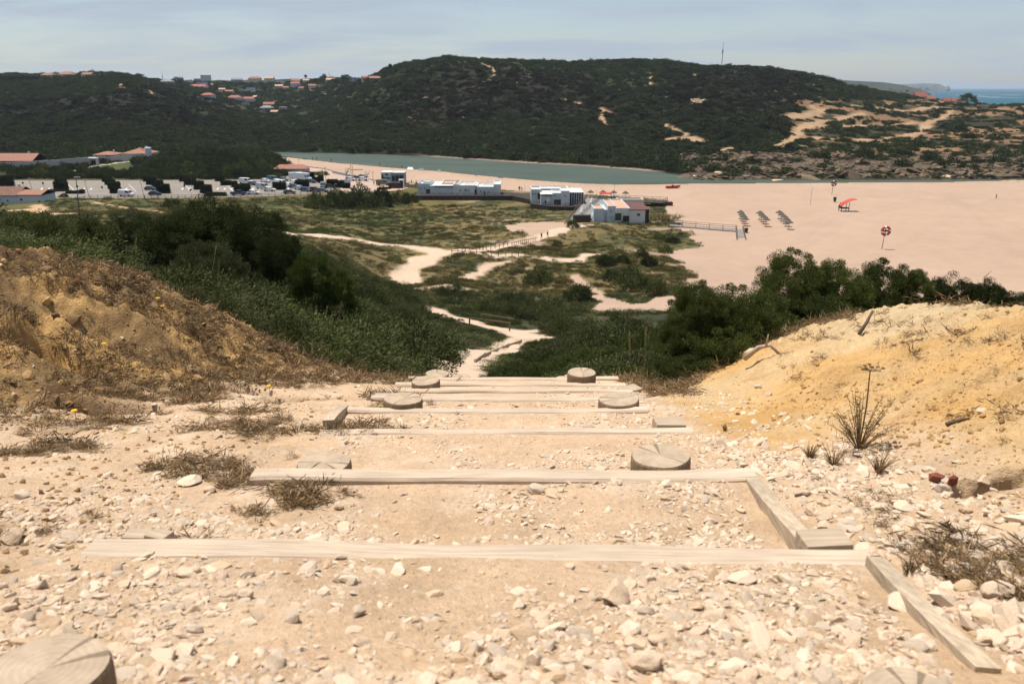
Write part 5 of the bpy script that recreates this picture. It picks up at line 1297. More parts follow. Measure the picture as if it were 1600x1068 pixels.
deck('shore_walkway', 'low timber walkway with rails crossing the sand from the dunes', [pp(1046,352.5,-35.75), pp(1151,361.2,-35.75), pp(1151,358.2,-35.75), pp(1046,350.2,-35.75)], -35.75, .25, 'deck', (0, 2), cat='boardwalk', every=3.2)
deck('beach_ramp', 'short grey plank ramp coming down onto the sand at the end of the low walkway', [pp(1151,375,-36.0), pp(1164.5,375,-36.0), pp(1160.5,357.5,-35.7), pp(1149.5,358,-35.7)], -35.8, .2, 'deck', (1, 3), cat='ramp', every=2.5)
deck('boardwalk', 'timber footbridge with rails between the plaza and the long restaurant', [pp(628,290.5,-34.3), pp(660,290.5,-34.5), pp(662,287.8,-34.5), pp(628,287.8,-34.3)], -34.4, .3, 'darkwood', (0, 2), cat='boardwalk', every=2.4)
# parasols of thatch
PM = MB(); PM.tube([(0, 0, -.3), (0, 0, 2.15)], [.05, .045], 6); PPOLE = PM.mesh('pole', M['fence'])
PC = MB(); PC.lathe([(1.12, 1.72), (1.14, 1.80), (.75, 2.06), (.35, 2.32), (.08, 2.52), (0, 2.55)], 14); PC.lathe([(0, 2.3), (.7, 1.95), (1.1, 1.73)], 14); PCAN = PC.mesh('thatch_canopy', M['thatch'])
def parasol(p, label, grp, s=1.0):
    root = empty('thatched_parasol', p, random.uniform(0, 6)); root.scale = (s, s, s); tag(root, label, 'parasol', grp); obj('pole', PPOLE, root); obj('thatch_canopy', PCAN, root)
gp = 'thatched parasols on the sand'
rows_ = ((('row nearest the plank ramp'), ((1156.5,341.5),(1158.5,345.5),(1161,349),(1163.5,353))), (('middle row'), ((1186.5,342.3),(1189.5,345.8),(1193,349.4),(1196.3,353.6))), (('row furthest from the plank ramp'), ((1217,341.3),(1220.5,345),(1224.5,348.8),(1228,353.3),(1231.8,358.3))))
ordn = ('back', 'second', 'third', 'front', 'fifth and front')
for nm, pts in rows_:
    for k, (x, y) in enumerate(pts):
        last = k == len(pts) - 1
        p = pp(x, y, -36.0); p[2] = gz(p[0], p[1]); parasol(p, f"grey thatched parasol, {'front one' if last else 'back one' if k == 0 else ordn[k] + ' one from the back'} of the {nm}", gp)
for k, (x, y, lb) in enumerate(((922.5,309.5,'first thatched parasol behind the terrace, beside the ramp top'), (942,309.5,'thatched parasol beside the red awning, on its ramp side'), (958.5,310,'thatched parasol beside the red awning, on its walkway side'), (977,311,'thatched parasol standing by the raised walkway'))):
    parasol(pp(x, y, -34.7), lb, 'thatched parasols behind the terrace', 1.05)
c = pp(946,310.5,-34.7); mb = MB(); mb.box(-1.9, 1.9, -1.2, 1.2, 1.7, 1.95); rt = empty('red_awning', c); tag(rt, 'small red awning between two thatched parasols on the terrace', 'awning'); mb.build('canopy', M['redcloth'], rt)
mb = MB(); [mb.box(sx - .05, sx + .05, sy - .05, sy + .05, -.2, 1.72) for sx in (-1.8, 1.8) for sy in (-1.1, 1.1)]; mb.build('frame', M['fence'], rt)
for x, y, lb in ((924.5,320.5,'folded white parasol near the top of the terrace'), (909.5,336,'folded white parasol near the foot of the terrace'), (927,342,'folded white parasol against the wall of the restaurant')):
    c = pp(x, y, -34.8); rt = empty('folded_parasol', c); tag(rt, lb, 'parasol', 'folded white parasols on the terrace'); mb = MB(); mb.tube([(0, 0, 0), (0, 0, 2.4)], .04, 6); mb.build('pole', M['steel'], rt); mb = MB(); mb.lathe([(.5, .7), (.62, .9), (.35, 1.8), (.05, 2.5), (0, 2.5)], 10); mb.build('canopy', M['whitepaint'], rt)
c = pp(909,347.5,-34.95); mb = MB(); mb.box(-2.4, 2.4, -.6, .6, 0, 2.0); o = mb.build('bin_store', M['darkwood'], loc=c, bevel=.06); tag(o, 'dark timber bin store at the foot of the terrace', 'shed')
# lifeguard things on the sand
def lifebuoy(px, pbase, ptop, pring, rpx, label, red, Y=None):
    p = pp(px, pbase, -36.0); p[2] = gz(p[0], p[1]); h = T_of(ptop) * p[1] + ZC - p[2]; zr = T_of(pring) * p[1] + ZC - p[2]; R = rpx / F * p[1]
    rt = empty('lifebuoy_post', p); tag(rt, label, 'lifebuoy post', 'lifebuoy posts on the sand')
    mb = MB(); mb.tube([(-.25, 0, -.5), (0, 0, h)], [.09, .06], 8); mb.build('pole', M['fence'], rt)
    mb = MB(); mb.tube([(0, -.16, zr + R), (0, -.16, zr - R * .9)], [.04, .04], 6); mb.box(-R * .95, R * .95, -.12, -.07, zr - R * .16, zr + R * .16); mb.build('board', M['darkwood'], rt)
    n = 32; m = 10; vs = []; r2 = R * .24; Rm = R - r2; fs = []; mi = []
    for i in range(n):
        a = 2 * math.pi * i / n
        for j in range(m):
            b = 2 * math.pi * j / m; q = Rm + r2 * math.cos(b); vs.append((q * math.cos(a), -.25 + r2 * math.sin(b), zr + q * math.sin(a)))
    for i in range(n):
        for j in range(m): fs.append((i*m+j, ((i+1) % n)*m+j, ((i+1) % n)*m+(j+1) % m, i*m+(j+1) % m)); mi.append(1 if (i % 8) in (0, 1) else 0)
    mb = MB(); mb.add(vs, fs); mb.m = mi; mb.build('lifebuoy', [M['red'] if red else M['darkred'], M['whitepaint']], rt, smooth=True)
M['darkred'] = plain('faded_red_plastic', (.13, .035, .03), .6, .1, 3)
lifebuoy(1379.5,388,352.5,360.5,8.2,'tall post with a bright red and white lifebuoy, alone on the near sand',True)
lifebuoy(1300.5,304,279.5,286.5,4.6,'lifebuoy post at the water edge, seen against the dark rocks',False)
p = pp(1321,329.5,-36.0); p[2] = gz(p[0], p[1]); rt = empty('lifeguard_stand', p); tag(rt, 'lifeguard stand with a curved red canopy on the sand', 'lifeguard stand')
u = p[1] / F
mb = MB(); [mb.bar((sx, sy, -.2), (sx, sy, 1.5 if sx > 0 else 1.3), .16) for sx in (-1.7, .5) for sy in (-1, 1)]; mb.box(-1.9, .8, -1.1, 1.1, .85, 1.05); mb.box(-1.9, -1.75, -1.1, 1.1, 1.05, 1.7); mb.build('bench_platform', M['darkwood'], rt)
mb = MB(); [mb.bar((.5, sy, 1.4), (.5 + .1, sy, 2.9), .12) for sy in (-1, 1)]; [mb.bar((-1.7, sy, 1.2), (-1.35, sy, 2.6), .12) for sy in (-1, 1)]; mb.build('canopy_posts', M['darkwood'], rt)
vs = []; n = 12
for i in range(n + 1):
    f = i / n; x = -1.75 + 4.4 * f; z = 1.9 + 1.75 * math.sin(min(1, f * 1.25) * 1.45) - .0 + .25 * max(0, f - .7)
    vs += [(x, -1.35, z), (x, 1.35, z), (x, 1.35, z - .12), (x, -1.35, z - .12)]
fs = [(i*4+k, i*4+(k+1) % 4, (i+1)*4+(k+1) % 4, (i+1)*4+k) for i in range(n) for k in range(4)] + [(0,1,2,3), (n*4+3,n*4+2,n*4+1,n*4)]
mb = MB(); mb.add(vs, fs); mb.build('canopy', M['redcloth'], rt)
p = pp(1304,316,-36); p[2] = gz(p[0], p[1]); rt = empty('litter_bin', p); tag(rt, 'small dark bin standing on the sand behind the lifeguard stand', 'bin'); mb = MB(); mb.lathe([(.4, .25), (.55, 1.6), (.6, 1.65), (.5, 1.6), (.4, 1.55), (0, 1.5)], 12); mb.build('bin_body', M['darksteel'], rt); mb = MB(); mb.tube([(0, 0, -.3), (0, 0, .3)], .08, 6); mb.build('bin_post', M['darksteel'], rt)
p = pp(1165.5,364,-36); p[2] = gz(p[0], p[1]); rt = empty('litter_bin', p); tag(rt, 'dark bin beside the short plank ramp', 'bin'); mb = MB(); mb.lathe([(.42, 0), (.5, 1.1), (.52, 1.15), (0, 1.2)], 12); mb.build('bin_body', M['darksteel'], rt); mb = MB(); mb.lathe([(.54, 1.15), (.5, 1.25), (0, 1.3)], 12); mb.build('bin_lid', M['darksteel'], rt)
p = pp(1051,294,-36); p[2] = gz(p[0], p[1]); rt = empty('beached_boat', p, .1); tag(rt, 'small red rescue boat pulled up on the sand by the river', 'boat'); mb = MB()
vs = []
for x, wd, h0, h1 in ((-2.6, .9, .1, .75), (-1, 1.05, 0, .75), (1.2, .95, .05, .85), (2.4, .5, .3, 1.0), (3.0, .06, .75, 1.15)): vs += [(x, -wd, h1), (x, -wd * .7, h0), (x, wd * .7, h0), (x, wd, h1)]
mb.add(vs, [(i*4+k, i*4+k+1, (i+1)*4+k+1, (i+1)*4+k) for i in range(4) for k in range(3)] + [(0,1,2,3)]); mb.build('hull', M['red'], rt); mb = MB(); mb.box(-2.3, 1.4, -.75, .75, .45, .55); mb.box(-.3, .3, -.3, .3, .55, 1.2); mb.build('console', M['darksteel'], rt)
for px, pb, pt, lb in ((1266,320,292,'thin pale pole standing on the sand near the lifebuoy at the water'), (939.5,311,292.5,'slim flagpole behind the terrace, taller of the two by the ramp'), (932.5,308,298,'short slim pole by the top of the ramp'), (959.5,307,289,'thin white pole on the sand behind the parasols'), (846,280,270,'thin white mast at the river edge'), (820,300,288.5,'lamp pole between the two white restaurants'), (890,300,290,'thin pole behind the restaurant with the painted wall'), (762.5,289,281,'thin aerial on the roof of the long restaurant')):
    H = -36 if pb > 286 and px > 900 else -34.7
    p = pp(px, pb, H); h = T_of(pt) * p[1] + ZC - p[2]; mb = MB(); mb.tube([(0, 0, -.6), (0, 0, h)], [.06, .035], 6); mb.lathe([(.075, h), (.09, h + .1), (0, h + .16)], 6); o = mb.build('thin_pole', M['steel'], loc=p); tag(o, lb, 'pole')
# ------------------------------------------------------------------ people
def person_mesh(seed, pose):
    me = bpy.data.meshes.new('person'); bm = bmesh.new(); sl = bm.verts.layers.skin.verify()
    st = .16 if pose == 'walk' else .04
    J = {}
    def v(n, p, r):
        J[n] = bm.verts.new(p); J[n][sl].radius = (r, r * .85)
    v('pel', (0, 0, .95), .135); v('wa', (0, .01, 1.1), .125); v('ch', (0, 0, 1.3), .15); v('nk', (0, 0, 1.47), .055); v('hd0', (0, -.01, 1.55), .075); v('hd', (0, -.02, 1.64), .095); v('hd1', (0, -.01, 1.72), .06)
    E = [('pel','wa'),('wa','ch'),('ch','nk'),('nk','hd0'),('hd0','hd'),('hd','hd1')]
    for s, n in ((-1, 'l'), (1, 'r')):
        f = st * s
        v('hip' + n, (.09 * s, 0, .9), .095); v('kn' + n, (.1 * s, -f * .7 - .02, .5), .062); v('an' + n, (.1 * s, f * -1.2 + .03, .08), .042); v('to' + n, (.11 * s, f * -1.2 - .13, .035), .035)
        v('sh' + n, (.19 * s, 0, 1.39), .062); v('el' + n, (.25 * s, f * .8, 1.1), .042); v('wr' + n, (.24 * s, f * 1.3 - .06, .86), .03); v('pa' + n, (.24 * s, f * 1.4 - .08, .79), .034)
        E += [('pel','hip'+n),('hip'+n,'kn'+n),('kn'+n,'an'+n),('an'+n,'to'+n),('ch','sh'+n),('sh'+n,'el'+n),('el'+n,'wr'+n),('wr'+n,'pa'+n)]
        for k in range(4): v('f%d%s' % (k, n), (.24 * s, f * 1.4 - .115 + .022 * k, .70 + .008 * abs(k - 1.5)), .009); E.append(('pa' + n, 'f%d%s' % (k, n)))
        v('th' + n, (.225 * s, f * 1.4 - .13, .76), .01); E.append(('pa' + n, 'th' + n))
    J['pel'][sl].use_root = True
    for a, b in E: bm.edges.new((J[a], J[b]))
    bm.to_mesh(me); bm.free()
    o = bpy.data.objects.new('person_src', me); COL.objects.link(o); o.modifiers.new('s', 'SKIN'); sb = o.modifiers.new('u', 'SUBSURF'); sb.levels = 1
    dg = bpy.context.evaluated_depsgraph_get(); m2 = bpy.data.meshes.new_from_object(o.evaluated_get(dg)); bpy.data.objects.remove(o)
    return m2
PMS = [person_mesh(1, 'walk'), person_mesh(2, 'stand')]
CLO = {'dark': (.02, .02, .025), 'white': (.6, .6, .6), 'blue': (.03, .06, .16), 'red': (.3, .03, .03), 'tan': (.3, .2, .12), 'grey': (.15, .15, .15), 'skin': None}
for k, c in CLO.items():
    if c: M['cloth_' + k] = plain('cloth_' + k, c, .9, .15, 20)
_pc = {}
def person(px, py, H, label, top='dark', bottom='dark', pose=0, rz=0.0, grp='people around the beach', sand=False):
    key = (pose, top, bottom)
    if key not in _pc:
        me = PMS[pose].copy(); me.materials.clear()
        for m in (M['skin'], M['cloth_' + top] if top != 'skin' else M['skin'], M['cloth_' + bottom], M['hair']): me.materials.append(m)
        for p in me.polygons:
            c = p.center; p.material_index = 0
            if 1.0 < c.z < 1.46 and abs(c.x) < .3 and not (abs(c.x) > .2 and c.z < 1.15): p.material_index = 1
            elif .35 < c.z <= 1.0 and abs(c.x) < .2: p.material_index = 2
            elif c.z > 1.66 or (c.z > 1.58 and c.y > .03): p.material_index = 3
        me.polygons.foreach_set('use_smooth', [True] * len(me.polygons)); _pc[key] = me
    p = pp(px, py, H) if not sand else pix(px, py, 90, 420)
    if not sand and H < -35.5: p[2] = gz(p[0], p[1])
    o = obj('person', _pc[key], loc=p, rz=rz); tag(o, label, 'person', grp); return o
person(846,374.5,0,'person in dark clothes walking on the sandy path, in front of the other','dark','dark',0,.5,sand=True)
person(855.5,372,0,'person in tan clothes walking on the sandy path beside the one in dark','tan','grey',0,.4,sand=True)
person(1556,311,-36,'lone person walking far across the sand near the picture edge','dark','dark',0,1.2)
person(593,256.5,-36.3,'person standing at the edge of the river by the sail canopy','dark','dark',1)
person(489,248.5,-36,'person standing on the bank at the river bend','grey','dark',1)
person(495,248,-36,'second person at the river bend, beside the first','dark','blue',1)
person(517.5,255.5,-36.2,'person walking along the wet sand','dark','grey',0,.6)
person(628,264,-36.2,'person on the sand behind the white pavilion','dark','red',1)
person(812,298.5,-34.7,'person on the deck between the restaurants, nearest the long one','dark','dark',1)
person(815.3,298.7,-34.7,'second person on the deck between the restaurants','dark','blue',0,1.5)
person(811,298,-34.9,'third person on the deck, behind the first','grey','dark',1)
person(588.5,291,-34,'person crossing the plaza by the olive van','red','dark',0,1.0)
person(584.5,289.5,-34,'person in grey crossing the plaza','grey','dark',0,.3)
person(556,284,-34,'person near the bare tree on the plaza','white','blue',1)
person(505,281,-34,'person by the clipped hedge on the plaza','white','dark',1)
person(643,287.4,-34.4,'person on the timber footbridge, plaza side','dark','dark',0,1.6)
person(650.5,287.4,-34.4,'person on the timber footbridge, middle','white','dark',0,1.6)
person(657.5,287.5,-34.45,'person on the timber footbridge, restaurant side','dark','tan',0,1.6)
for k, (x, y, lb) in enumerate(((658,267.3,'grey beach shelter on the sand behind the pavilion'), (686,266.6+1.2,'grey towel heap at the edge of the river sand'), (743.5,273.5,'dark bag lying on the river sand'), (782,278.5,'small dark shelter by the river, above the long restaurant'), (641,264.5,'white windbreak on the sand behind the footbridge'))):
    p = pp(x, y, -36.1); p[2] = gz(p[0], p[1]); rt = MB(); L = (3.2, 2.2, 1.2, 2.4, 3.0)[k]
    rt.add([(-L/2,-.7,0),(L/2,-.7,0),(L/2,.7,0),(-L/2,.7,0),(-L/2*.7,.2,1.0),(L/2*.7,.2,1.0)], [(0,1,5,4),(2,3,4,5),(1,2,5),(3,0,4),(0,3,2,1)]); o = rt.build('beach_shelter', M['whitepaint' if k == 4 else 'roofgrey' if k < 2 else 'darksteel'], loc=p); tag(o, lb, 'beach shelter')
# ------------------------------------------------------------------ car park
def sheet(name, label, pix_pts, H, mat, cat, dz=.05):
    P = [plane_pt(x, y, H) for x, y in pix_pts]; o = np.mean(P, 0); mb = MB(); n = len(P)
    mb.add([p - o + (0, 0, dz) for p in P] + [p - o - (0, 0, .6) for p in P], [tuple(range(n)), tuple(range(2 * n - 1, n - 1, -1))] + [(k, k + n, (k + 1) % n + n, (k + 1) % n) for k in range(n)])
    ob = mb.build(name, M[mat], loc=o); tag(ob, label, cat, kind='structure'); return ob
sheet('car_park', 'pale paved car park with hedge strips between its bays', [(-150,311),(75,309.6),(300,309.2),(420,306.6),(490,303.2),(540,301.3),(520,291),(470,274),(455,274),(430,279.5),(380,281.2),(75,282.3),(-150,282.3)], PARK_H, 'asphalt', 'car park')
sheet('pavement', 'pinkish paved plaza between the car park and the beach', [(520,290.8),(540,301),(570,300.4),(624,298),(638,293.5),(600,285.8),(548,274.5),(505,264.2),(470,259.8),(453,262.5),(456,273.8),(470,273.8)], PARK_H, 'plazapave', 'plaza')
ln = MB()
for px in range(20, 470, 11):
    a, b = plane_pt(px, 296.5, PARK_H), plane_pt(px + 2.5, 294.2, PARK_H)
    if (px // 11) % 5 in (0, 1, 2): ln.bar(a + (0, 0, .062), b + (0, 0, .062), .5, .012)
for px in (118, 213, 300, 365): ln.bar(plane_pt(px, 300, PARK_H) + (0, 0, .063), plane_pt(px - 12, 288, PARK_H) + (0, 0, .063), .16, .012)
tag(ln.build('road_markings', M['line']), 'white bay markings painted on the car park paving', 'markings', kind='structure')
# clipped hedges
def hedge_mesh(seed, mat='hedge', n=3400):
    rg = np.random.default_rng(seed); P = rg.uniform(-.5, .5, (n, 3)); ax = rg.integers(0, 3, n); sg = np.where(rg.random(n) < .5, -.5, .5)
    P[np.arange(n), ax] = sg * rg.uniform(.86, 1.06, n); P[:, 2] += .5; P[:, 2] = np.maximum(P[:, 2], -.05)
    nr = np.zeros((n, 3)); nr[np.arange(n), ax] = np.sign(sg); V, Fq = kites(P, nr * .6 + rdir(rg, n) * .8 + (0, 0, .2), .11 * rg.uniform(.6, 1.5, n), .06, rg); return np_mesh('foliage', V, Fq, M[mat])
HM = [hedge_mesh(600 + k) for k in range(3)]
HC = MB(); HC.box(-.45, .45, -.45, .45, -.1, .93); HCORE = HC.mesh('dark_filler', M['hedgecore'])  # dark box added inside each hedge so no light shows through its gaps
def hedge(x0, x1, pb, pt, label, dep=2.2, H=PARK_H, grp='clipped hedges of the car park'):
    c = plane_pt((x0 + x1) / 2, pb, H); wd = (x1 - x0) / F * zdepth(*c[:2], c[2] - ZC); h = T_of(pt) * c[1] + ZC - c[2]
    rt = empty('hedge', (c[0], c[1] + dep / 2, c[2])); rt.scale = (wd, dep, max(.5, h)); tag(rt, label, 'hedge', grp); obj('foliage', HM[random.randrange(3)], rt); obj('dark_filler', HCORE, rt)
    st = MB(); [st.tube([(q, .1 * (k % 2), -.1), (q * 1.1, 0, .5), (q * 1.2 + .03, .1, .9)], [.012, .01, .004], 4) for k, q in enumerate((-.4, -.2, 0, .2, .4))]; st.build('stems', M['branch'], rt)
hd = [(-4,17,291,276,'big dark clipped hedge at the picture edge behind the old house'), (86,99.5,287,279,'back block of the hedge pair behind the red roofed house'), (85,102,298,284.5,'large front block of the hedge pair behind the red roofed house'),
 (160,171,284.5,277.5,'back block of the hedge row beside the white van'), (164,176,289,281,'second block from the back of the hedge row beside the white van'), (169,184,295.5,285,'tallest block of the hedge row beside the white van'), (172,181,302.5,293,'narrow front block of the hedge row beside the white van'),
 (224,238,284,276.5,'back block of the hedge row beside the dark cars'), (229,241,289,279,'second block of the hedge row beside the dark cars'), (237,252,294,283,'third block of the hedge row beside the dark cars'), (245,262,302.5,289,'front block of the hedge row beside the dark cars'),
 (281,295,284,275.5,'back block of the long diagonal hedge'), (288,303,289.5,279,'second block of the long diagonal hedge'), (303,316,296.5,284,'third block of the long diagonal hedge'), (313,328,302,290,'front block of the long diagonal hedge'), (320,349,306.8,301.5,'low trimmed hedge along the car park fence'),
 (336,348,283.5,277,'back block of the short hedge by the parked van'), (345,359,290,283,'front block of the short hedge by the parked van'), (361.5,368.5,293,284,'lone narrow hedge block between the bays'), (367,388,303,289,'bulky hedge behind the dark blue pick-up'),
 (427,444,297,286,'rounded hedge between the silver van and the white van'), (462,480,292,283,'broad hedge in the middle of the crowded bays'), (477,489.5,280.5,270.5,'hedge block beside the white camper'), (490.5,498,284.5,277.5,'low hedge block beside the taller narrow one'), (497,504,286,275.5,'tall narrow hedge block'), (511,526,292.5,281.5,'large dark hedge at the plaza end of the bays'), (525,536,293.5,283.5,'hedge block at the plaza end, nearest the white kiosk wall'), (535,545,294.5,287,'last hedge block at the plaza end'), (124,128,303,297,'end of the low hedge beside the road sign')]
for a in hd: hedge(*a)
hedge(72,97,299.5,296.5,'low dark hedge in front of the large hedge block',1.6); hedge(104,127,303,298.5,'low hedge along the road beside the street lamp',1.6)
X, Y = zone(420, 316, 327, -.68, -.31, rng)
hd_r = np.clip(rng.normal(2.0, .4, len(X)), 1.2, 3)
HEDGE_BACK = (X, Y, hd_r)
# vehicles
def car_parts(kind):
    b = MB(); g = MB()
    if kind == 'van':
        prof = [(-2.5,.35),(2.45,.35),(2.5,.8),(2.35,1.05),(1.75,1.2),(1.15,2.0),(.9,2.08),(-2.4,2.08),(-2.5,1.9)]; W = .95
        gl = [(1.70,1.25),(1.16,1.93),(.2,1.93),(.2,1.25)]
    elif kind == 'camper':
        prof = [(-3,.4),(2.9,.4),(2.95,.9),(2.7,1.1),(2.1,1.25),(1.7,1.9),(2.1,2.1),(2.1,2.75),(-3,2.75)]; W = 1.08
        gl = [(2.0,1.3),(1.65,1.85),(.9,1.85),(.9,1.3)]
    elif kind == 'pickup':
        prof = [(-2.5,.45),(2.4,.45),(2.5,.85),(2.4,1.05),(1.3,1.1),(.7,1.7),(-.6,1.72),(-.75,1.15),(-2.5,1.15)]; W = .92
        gl = [(1.2,1.13),(.7,1.62),(-.5,1.62),(-.6,1.13)]
    else:
        prof = [(-2.0,.32),(2.0,.32),(2.1,.6),(2.0,.82),(1.05,.95),(.45,1.42),(-1.2,1.46),(-1.85,1.0),(-2.1,.9),(-2.1,.5)]; W = .86
        gl = [(.98,.98),(.45,1.36),(-1.15,1.38),(-1.7,1.0)]
    n = len(prof)
    vs = [(x, -W * (1 if z < 1.0 else .9), z) for x, z in prof] + [(x, W * (1 if z < 1.0 else .9), z) for x, z in prof]
    b.add(vs, [tuple(range(n)), tuple(range(2*n-1, n-1, -1))] + [(k, k + n, (k+1) % n + n, (k+1) % n) for k in range(n)])
    m = len(gl); sd = W * .9 + .025
    for s in (-1, 1):
        y1 = s * sd; y0 = s * (sd - .05)
        vv = [(x, y1, z) for x, z in gl] + [(x, y0 * .96, z) for x, z in gl]
        g.add(vv, [tuple(range(m)), tuple(range(2*m-1, m-1, -1))] + [(k, k + m, (k+1) % m + m, (k+1) % m) for k in range(m)])
    (xa, za), (xb, zb) = gl[0], gl[1]
    g.add([(xa + .09, -W * .8, za), (xa + .09, W * .8, za), (xb + .07, W * .75, zb + .02), (xb + .07, -W * .75, zb + .02)], [(0, 1, 2, 3)])
    w_ = MB(); w_.lathe([(.12, -.1), (.3, -.11), (.32, -.08), (.32, .08), (.3, .11), (.12, .1)], 14)
    w_.v = [(v[0], v[2], v[1]) for v in w_.v]
    L = 1.25 if kind == 'car' else 1.55
    return b.mesh('body', M['carwhite'], .04), g.mesh('windows', M['glass']), w_.mesh('wheel', M['tyre']), L, W
CARS = {k: car_parts(k) for k in ('car', 'van', 'camper', 'pickup')}
def vehicle(px, py, kind, colr, hd_, label, s=1.0):
    bm_, gm_, wm_, L, W = CARS[kind]; p = plane_pt(px, py, PARK_H); p[2] += .052
    nm = {'car': 'parked_car', 'van': 'parked_van', 'camper': 'camper_van', 'pickup': 'pickup_truck'}[kind]
    rt = empty(nm, p, math.radians(hd_)); rt.scale = (s, s, s); tag(rt, label, 'van' if kind == 'van' else 'camper van' if kind == 'camper' else 'car', 'vehicles in the car park')
    b = obj('body', bm_, rt); b.material_slots[0].link = 'OBJECT'; b.material_slots[0].material = M[colr]
    obj('windows', gm_, rt)
    for sx in (-1, 1):
        for sy in (-1, 1): w = obj('wheel', wm_, rt, (sx * L, sy * (W - .06), .32))
    return rt
for a in ((198,307,'van','carwhite',-12,'white van parked alone beside the clipped hedge row'), (236,297.5,'car','carblue',-6,'dark blue car tucked behind the hedge row, farther of two'), (243,305.5,'car','cardark',-6,'black car in front of the dark blue one at the hedge row'),
          (384.5,287,'van','carwhite',-20,'white van at the back of the bays, beside a grey blue car'), (396,289.5,'car','carteal',-25,'grey blue car beside the white van at the back'), (411,295.5,'van','carsilver',-25,'large silver van in the second row'), (421.5,299,'car','carwhite',-8,'white hatchback in front of the large silver van'),
          (373,305,'pickup','carblue',5,'dark blue pick-up by the fence, in front of the bulky hedge'), (396.5,304,'car','carwhite',0,'white car by the fence beside the pick-up'), (415,285,'car','carwhite',-30,'small white car half hidden at the back hedge'), (427,283.5,'van','carteal',-30,'teal van at the back hedge'),
          (439.5,290,'van','carwhite',-32,'long white van in the row of white vehicles'), (433,286,'car','carwhite',-30,'white car behind the long white van'), (451.5,292,'car','carwhite',-35,'white car ahead of the long white van'), (460,294,'car','carblue',-35,'blue car between a white and a silver one'), (468,296.5,'car','carsilver',-30,'silver car in the front crowded row'), (478,299,'car','carblue',-20,'shiny blue car in the front crowded row'),
          (452.5,303,'car','cargreen',15,'green grey car alone by the fence'), (492,298.5,'car','carred',-10,'dark red car at the end of the crowded row'), (505,294,'van','cargrey',-80,'grey van beside the large dark hedge'), (504,300.5,'car','cargrey',0,'grey car nearest the plaza entrance'),
          (464,280.5,'camper','carwhite',15,'white motorhome beside the orange roof'), (475,281.5,'camper','carwhite',-20,'white camper next to the motorhome'), (460,287,'car','carwhite',-40,'white car below the motorhome'), (486,286,'car','carblue',-10,'dark blue car behind the broad hedge'), (515.5,294,'car','cardark',10,'black car in front of the large dark hedge'), (443,283,'car','cargrey',-35,'grey car at the back under the trees'),
          (599,289.6,'van','carolive',-4,'olive grey van parked on the plaza by the pavilion')):
    vehicle(*a)
for px, py, lb in ((548,282.5,'small white car under the sail canopy'), (567,282.5,'white car parked beside the bare tree'), (567.5,278.5,'pale car behind the bare tree on the plaza'), (551,279.5,'silver car behind the sail canopy'), (560,281,'dark car between the sail canopy and the bare tree')):
    vehicle(px, py, 'car', 'carwhite' if 'white' in lb else 'carsilver' if 'silver' in lb or 'pale' in lb else 'cardark', -8, lb)
# fence, lamps, signs
def fence(name, label, pts, h, every, mat='fence', rails=(.95, .55), cat='fence', tops=None):
    P = [Vector(p) for p in pts]; o = P[0].copy(); rt = empty(name, o); tag(rt, label, cat); mr = MB(); pm = MB(); pm.box(-.06, .06, -.06, .06, -.5, h); pmesh = pm.mesh('post', M[mat])
    for a, b in zip(P[:-1], P[1:]):
        for f in rails: mr.bar(a - o + Vector((0, 0, h * f)), b - o + Vector((0, 0, h * f)), .05, .09)
        n = max(1, round((b - a).length / every))
        for k in range(n): obj('post', pmesh, rt, a.lerp(b, k / n) - o)
    mr.build('rails', M[mat], rt); return rt
fence('post_and_rail_fence', 'long post and rail fence along the edge of the car park', [plane_pt(x, y, PARK_H) for x, y in ((132,311),(300,310.6),(420,308.2),(490,305),(545,302.5))], 1.25, 2.2)
def lamp(px, pb, pt, H, label, Y=None, lean=0.0, head=True, r=.08, grp='lamp posts'):
    p = plane_pt(px, pb, H) if Y is None else at(px, pb, Y)
    if Y is not None: p[2] = min(p[2], gz(p[0], p[1]))
    h = T_of(pt) * p[1] + ZC - p[2]; rt = empty('street_lamp', p); tag(rt, label, 'street lamp', grp); dx = lean / F * p[1]
    mb = MB(); mb.tube([(0, 0, -.5), (dx, 0, h)], [r, r * .6], 7); mb.build('pole', M['darksteel'], rt)
    mb = MB(); mb.box(dx - .25, dx + .55, -.18, .18, h, h + .14); mb.build('lamp_head', M['steel'], rt, bevel=.04)
lamp(126,365,278,-30,'tall dark lamp post rising from the scrub with a pale lamp head',Y=110,lean=7,r=.075)
lamp(141,312,283,PARK_H,'slim lamp post beside the tall one, at the car park edge',lean=-4); lamp(226,310,283,PARK_H,'slim lamp post between the white van and the dark cars',lean=-3); lamp(51,297,279,PARK_H,'lamp post behind the red roofed house',lean=-3); lamp(300,292,270,PARK_H,'slim lamp post at the back of the bays by the diagonal hedge'); lamp(468,268,249,-34.5,'lamp post at the river end of the plaza'); lamp(509,283,262,PARK_H,'lamp post on the plaza by the clipped hedges'); lamp(583,284,269,PARK_H,'lamp post on the plaza beside the bare tree'); lamp(525,303,288,PARK_H,'short lamp post at the plaza end of the fence'); lamp(482,306,297,PARK_H,'short lamp post by the fence at the crowded row')
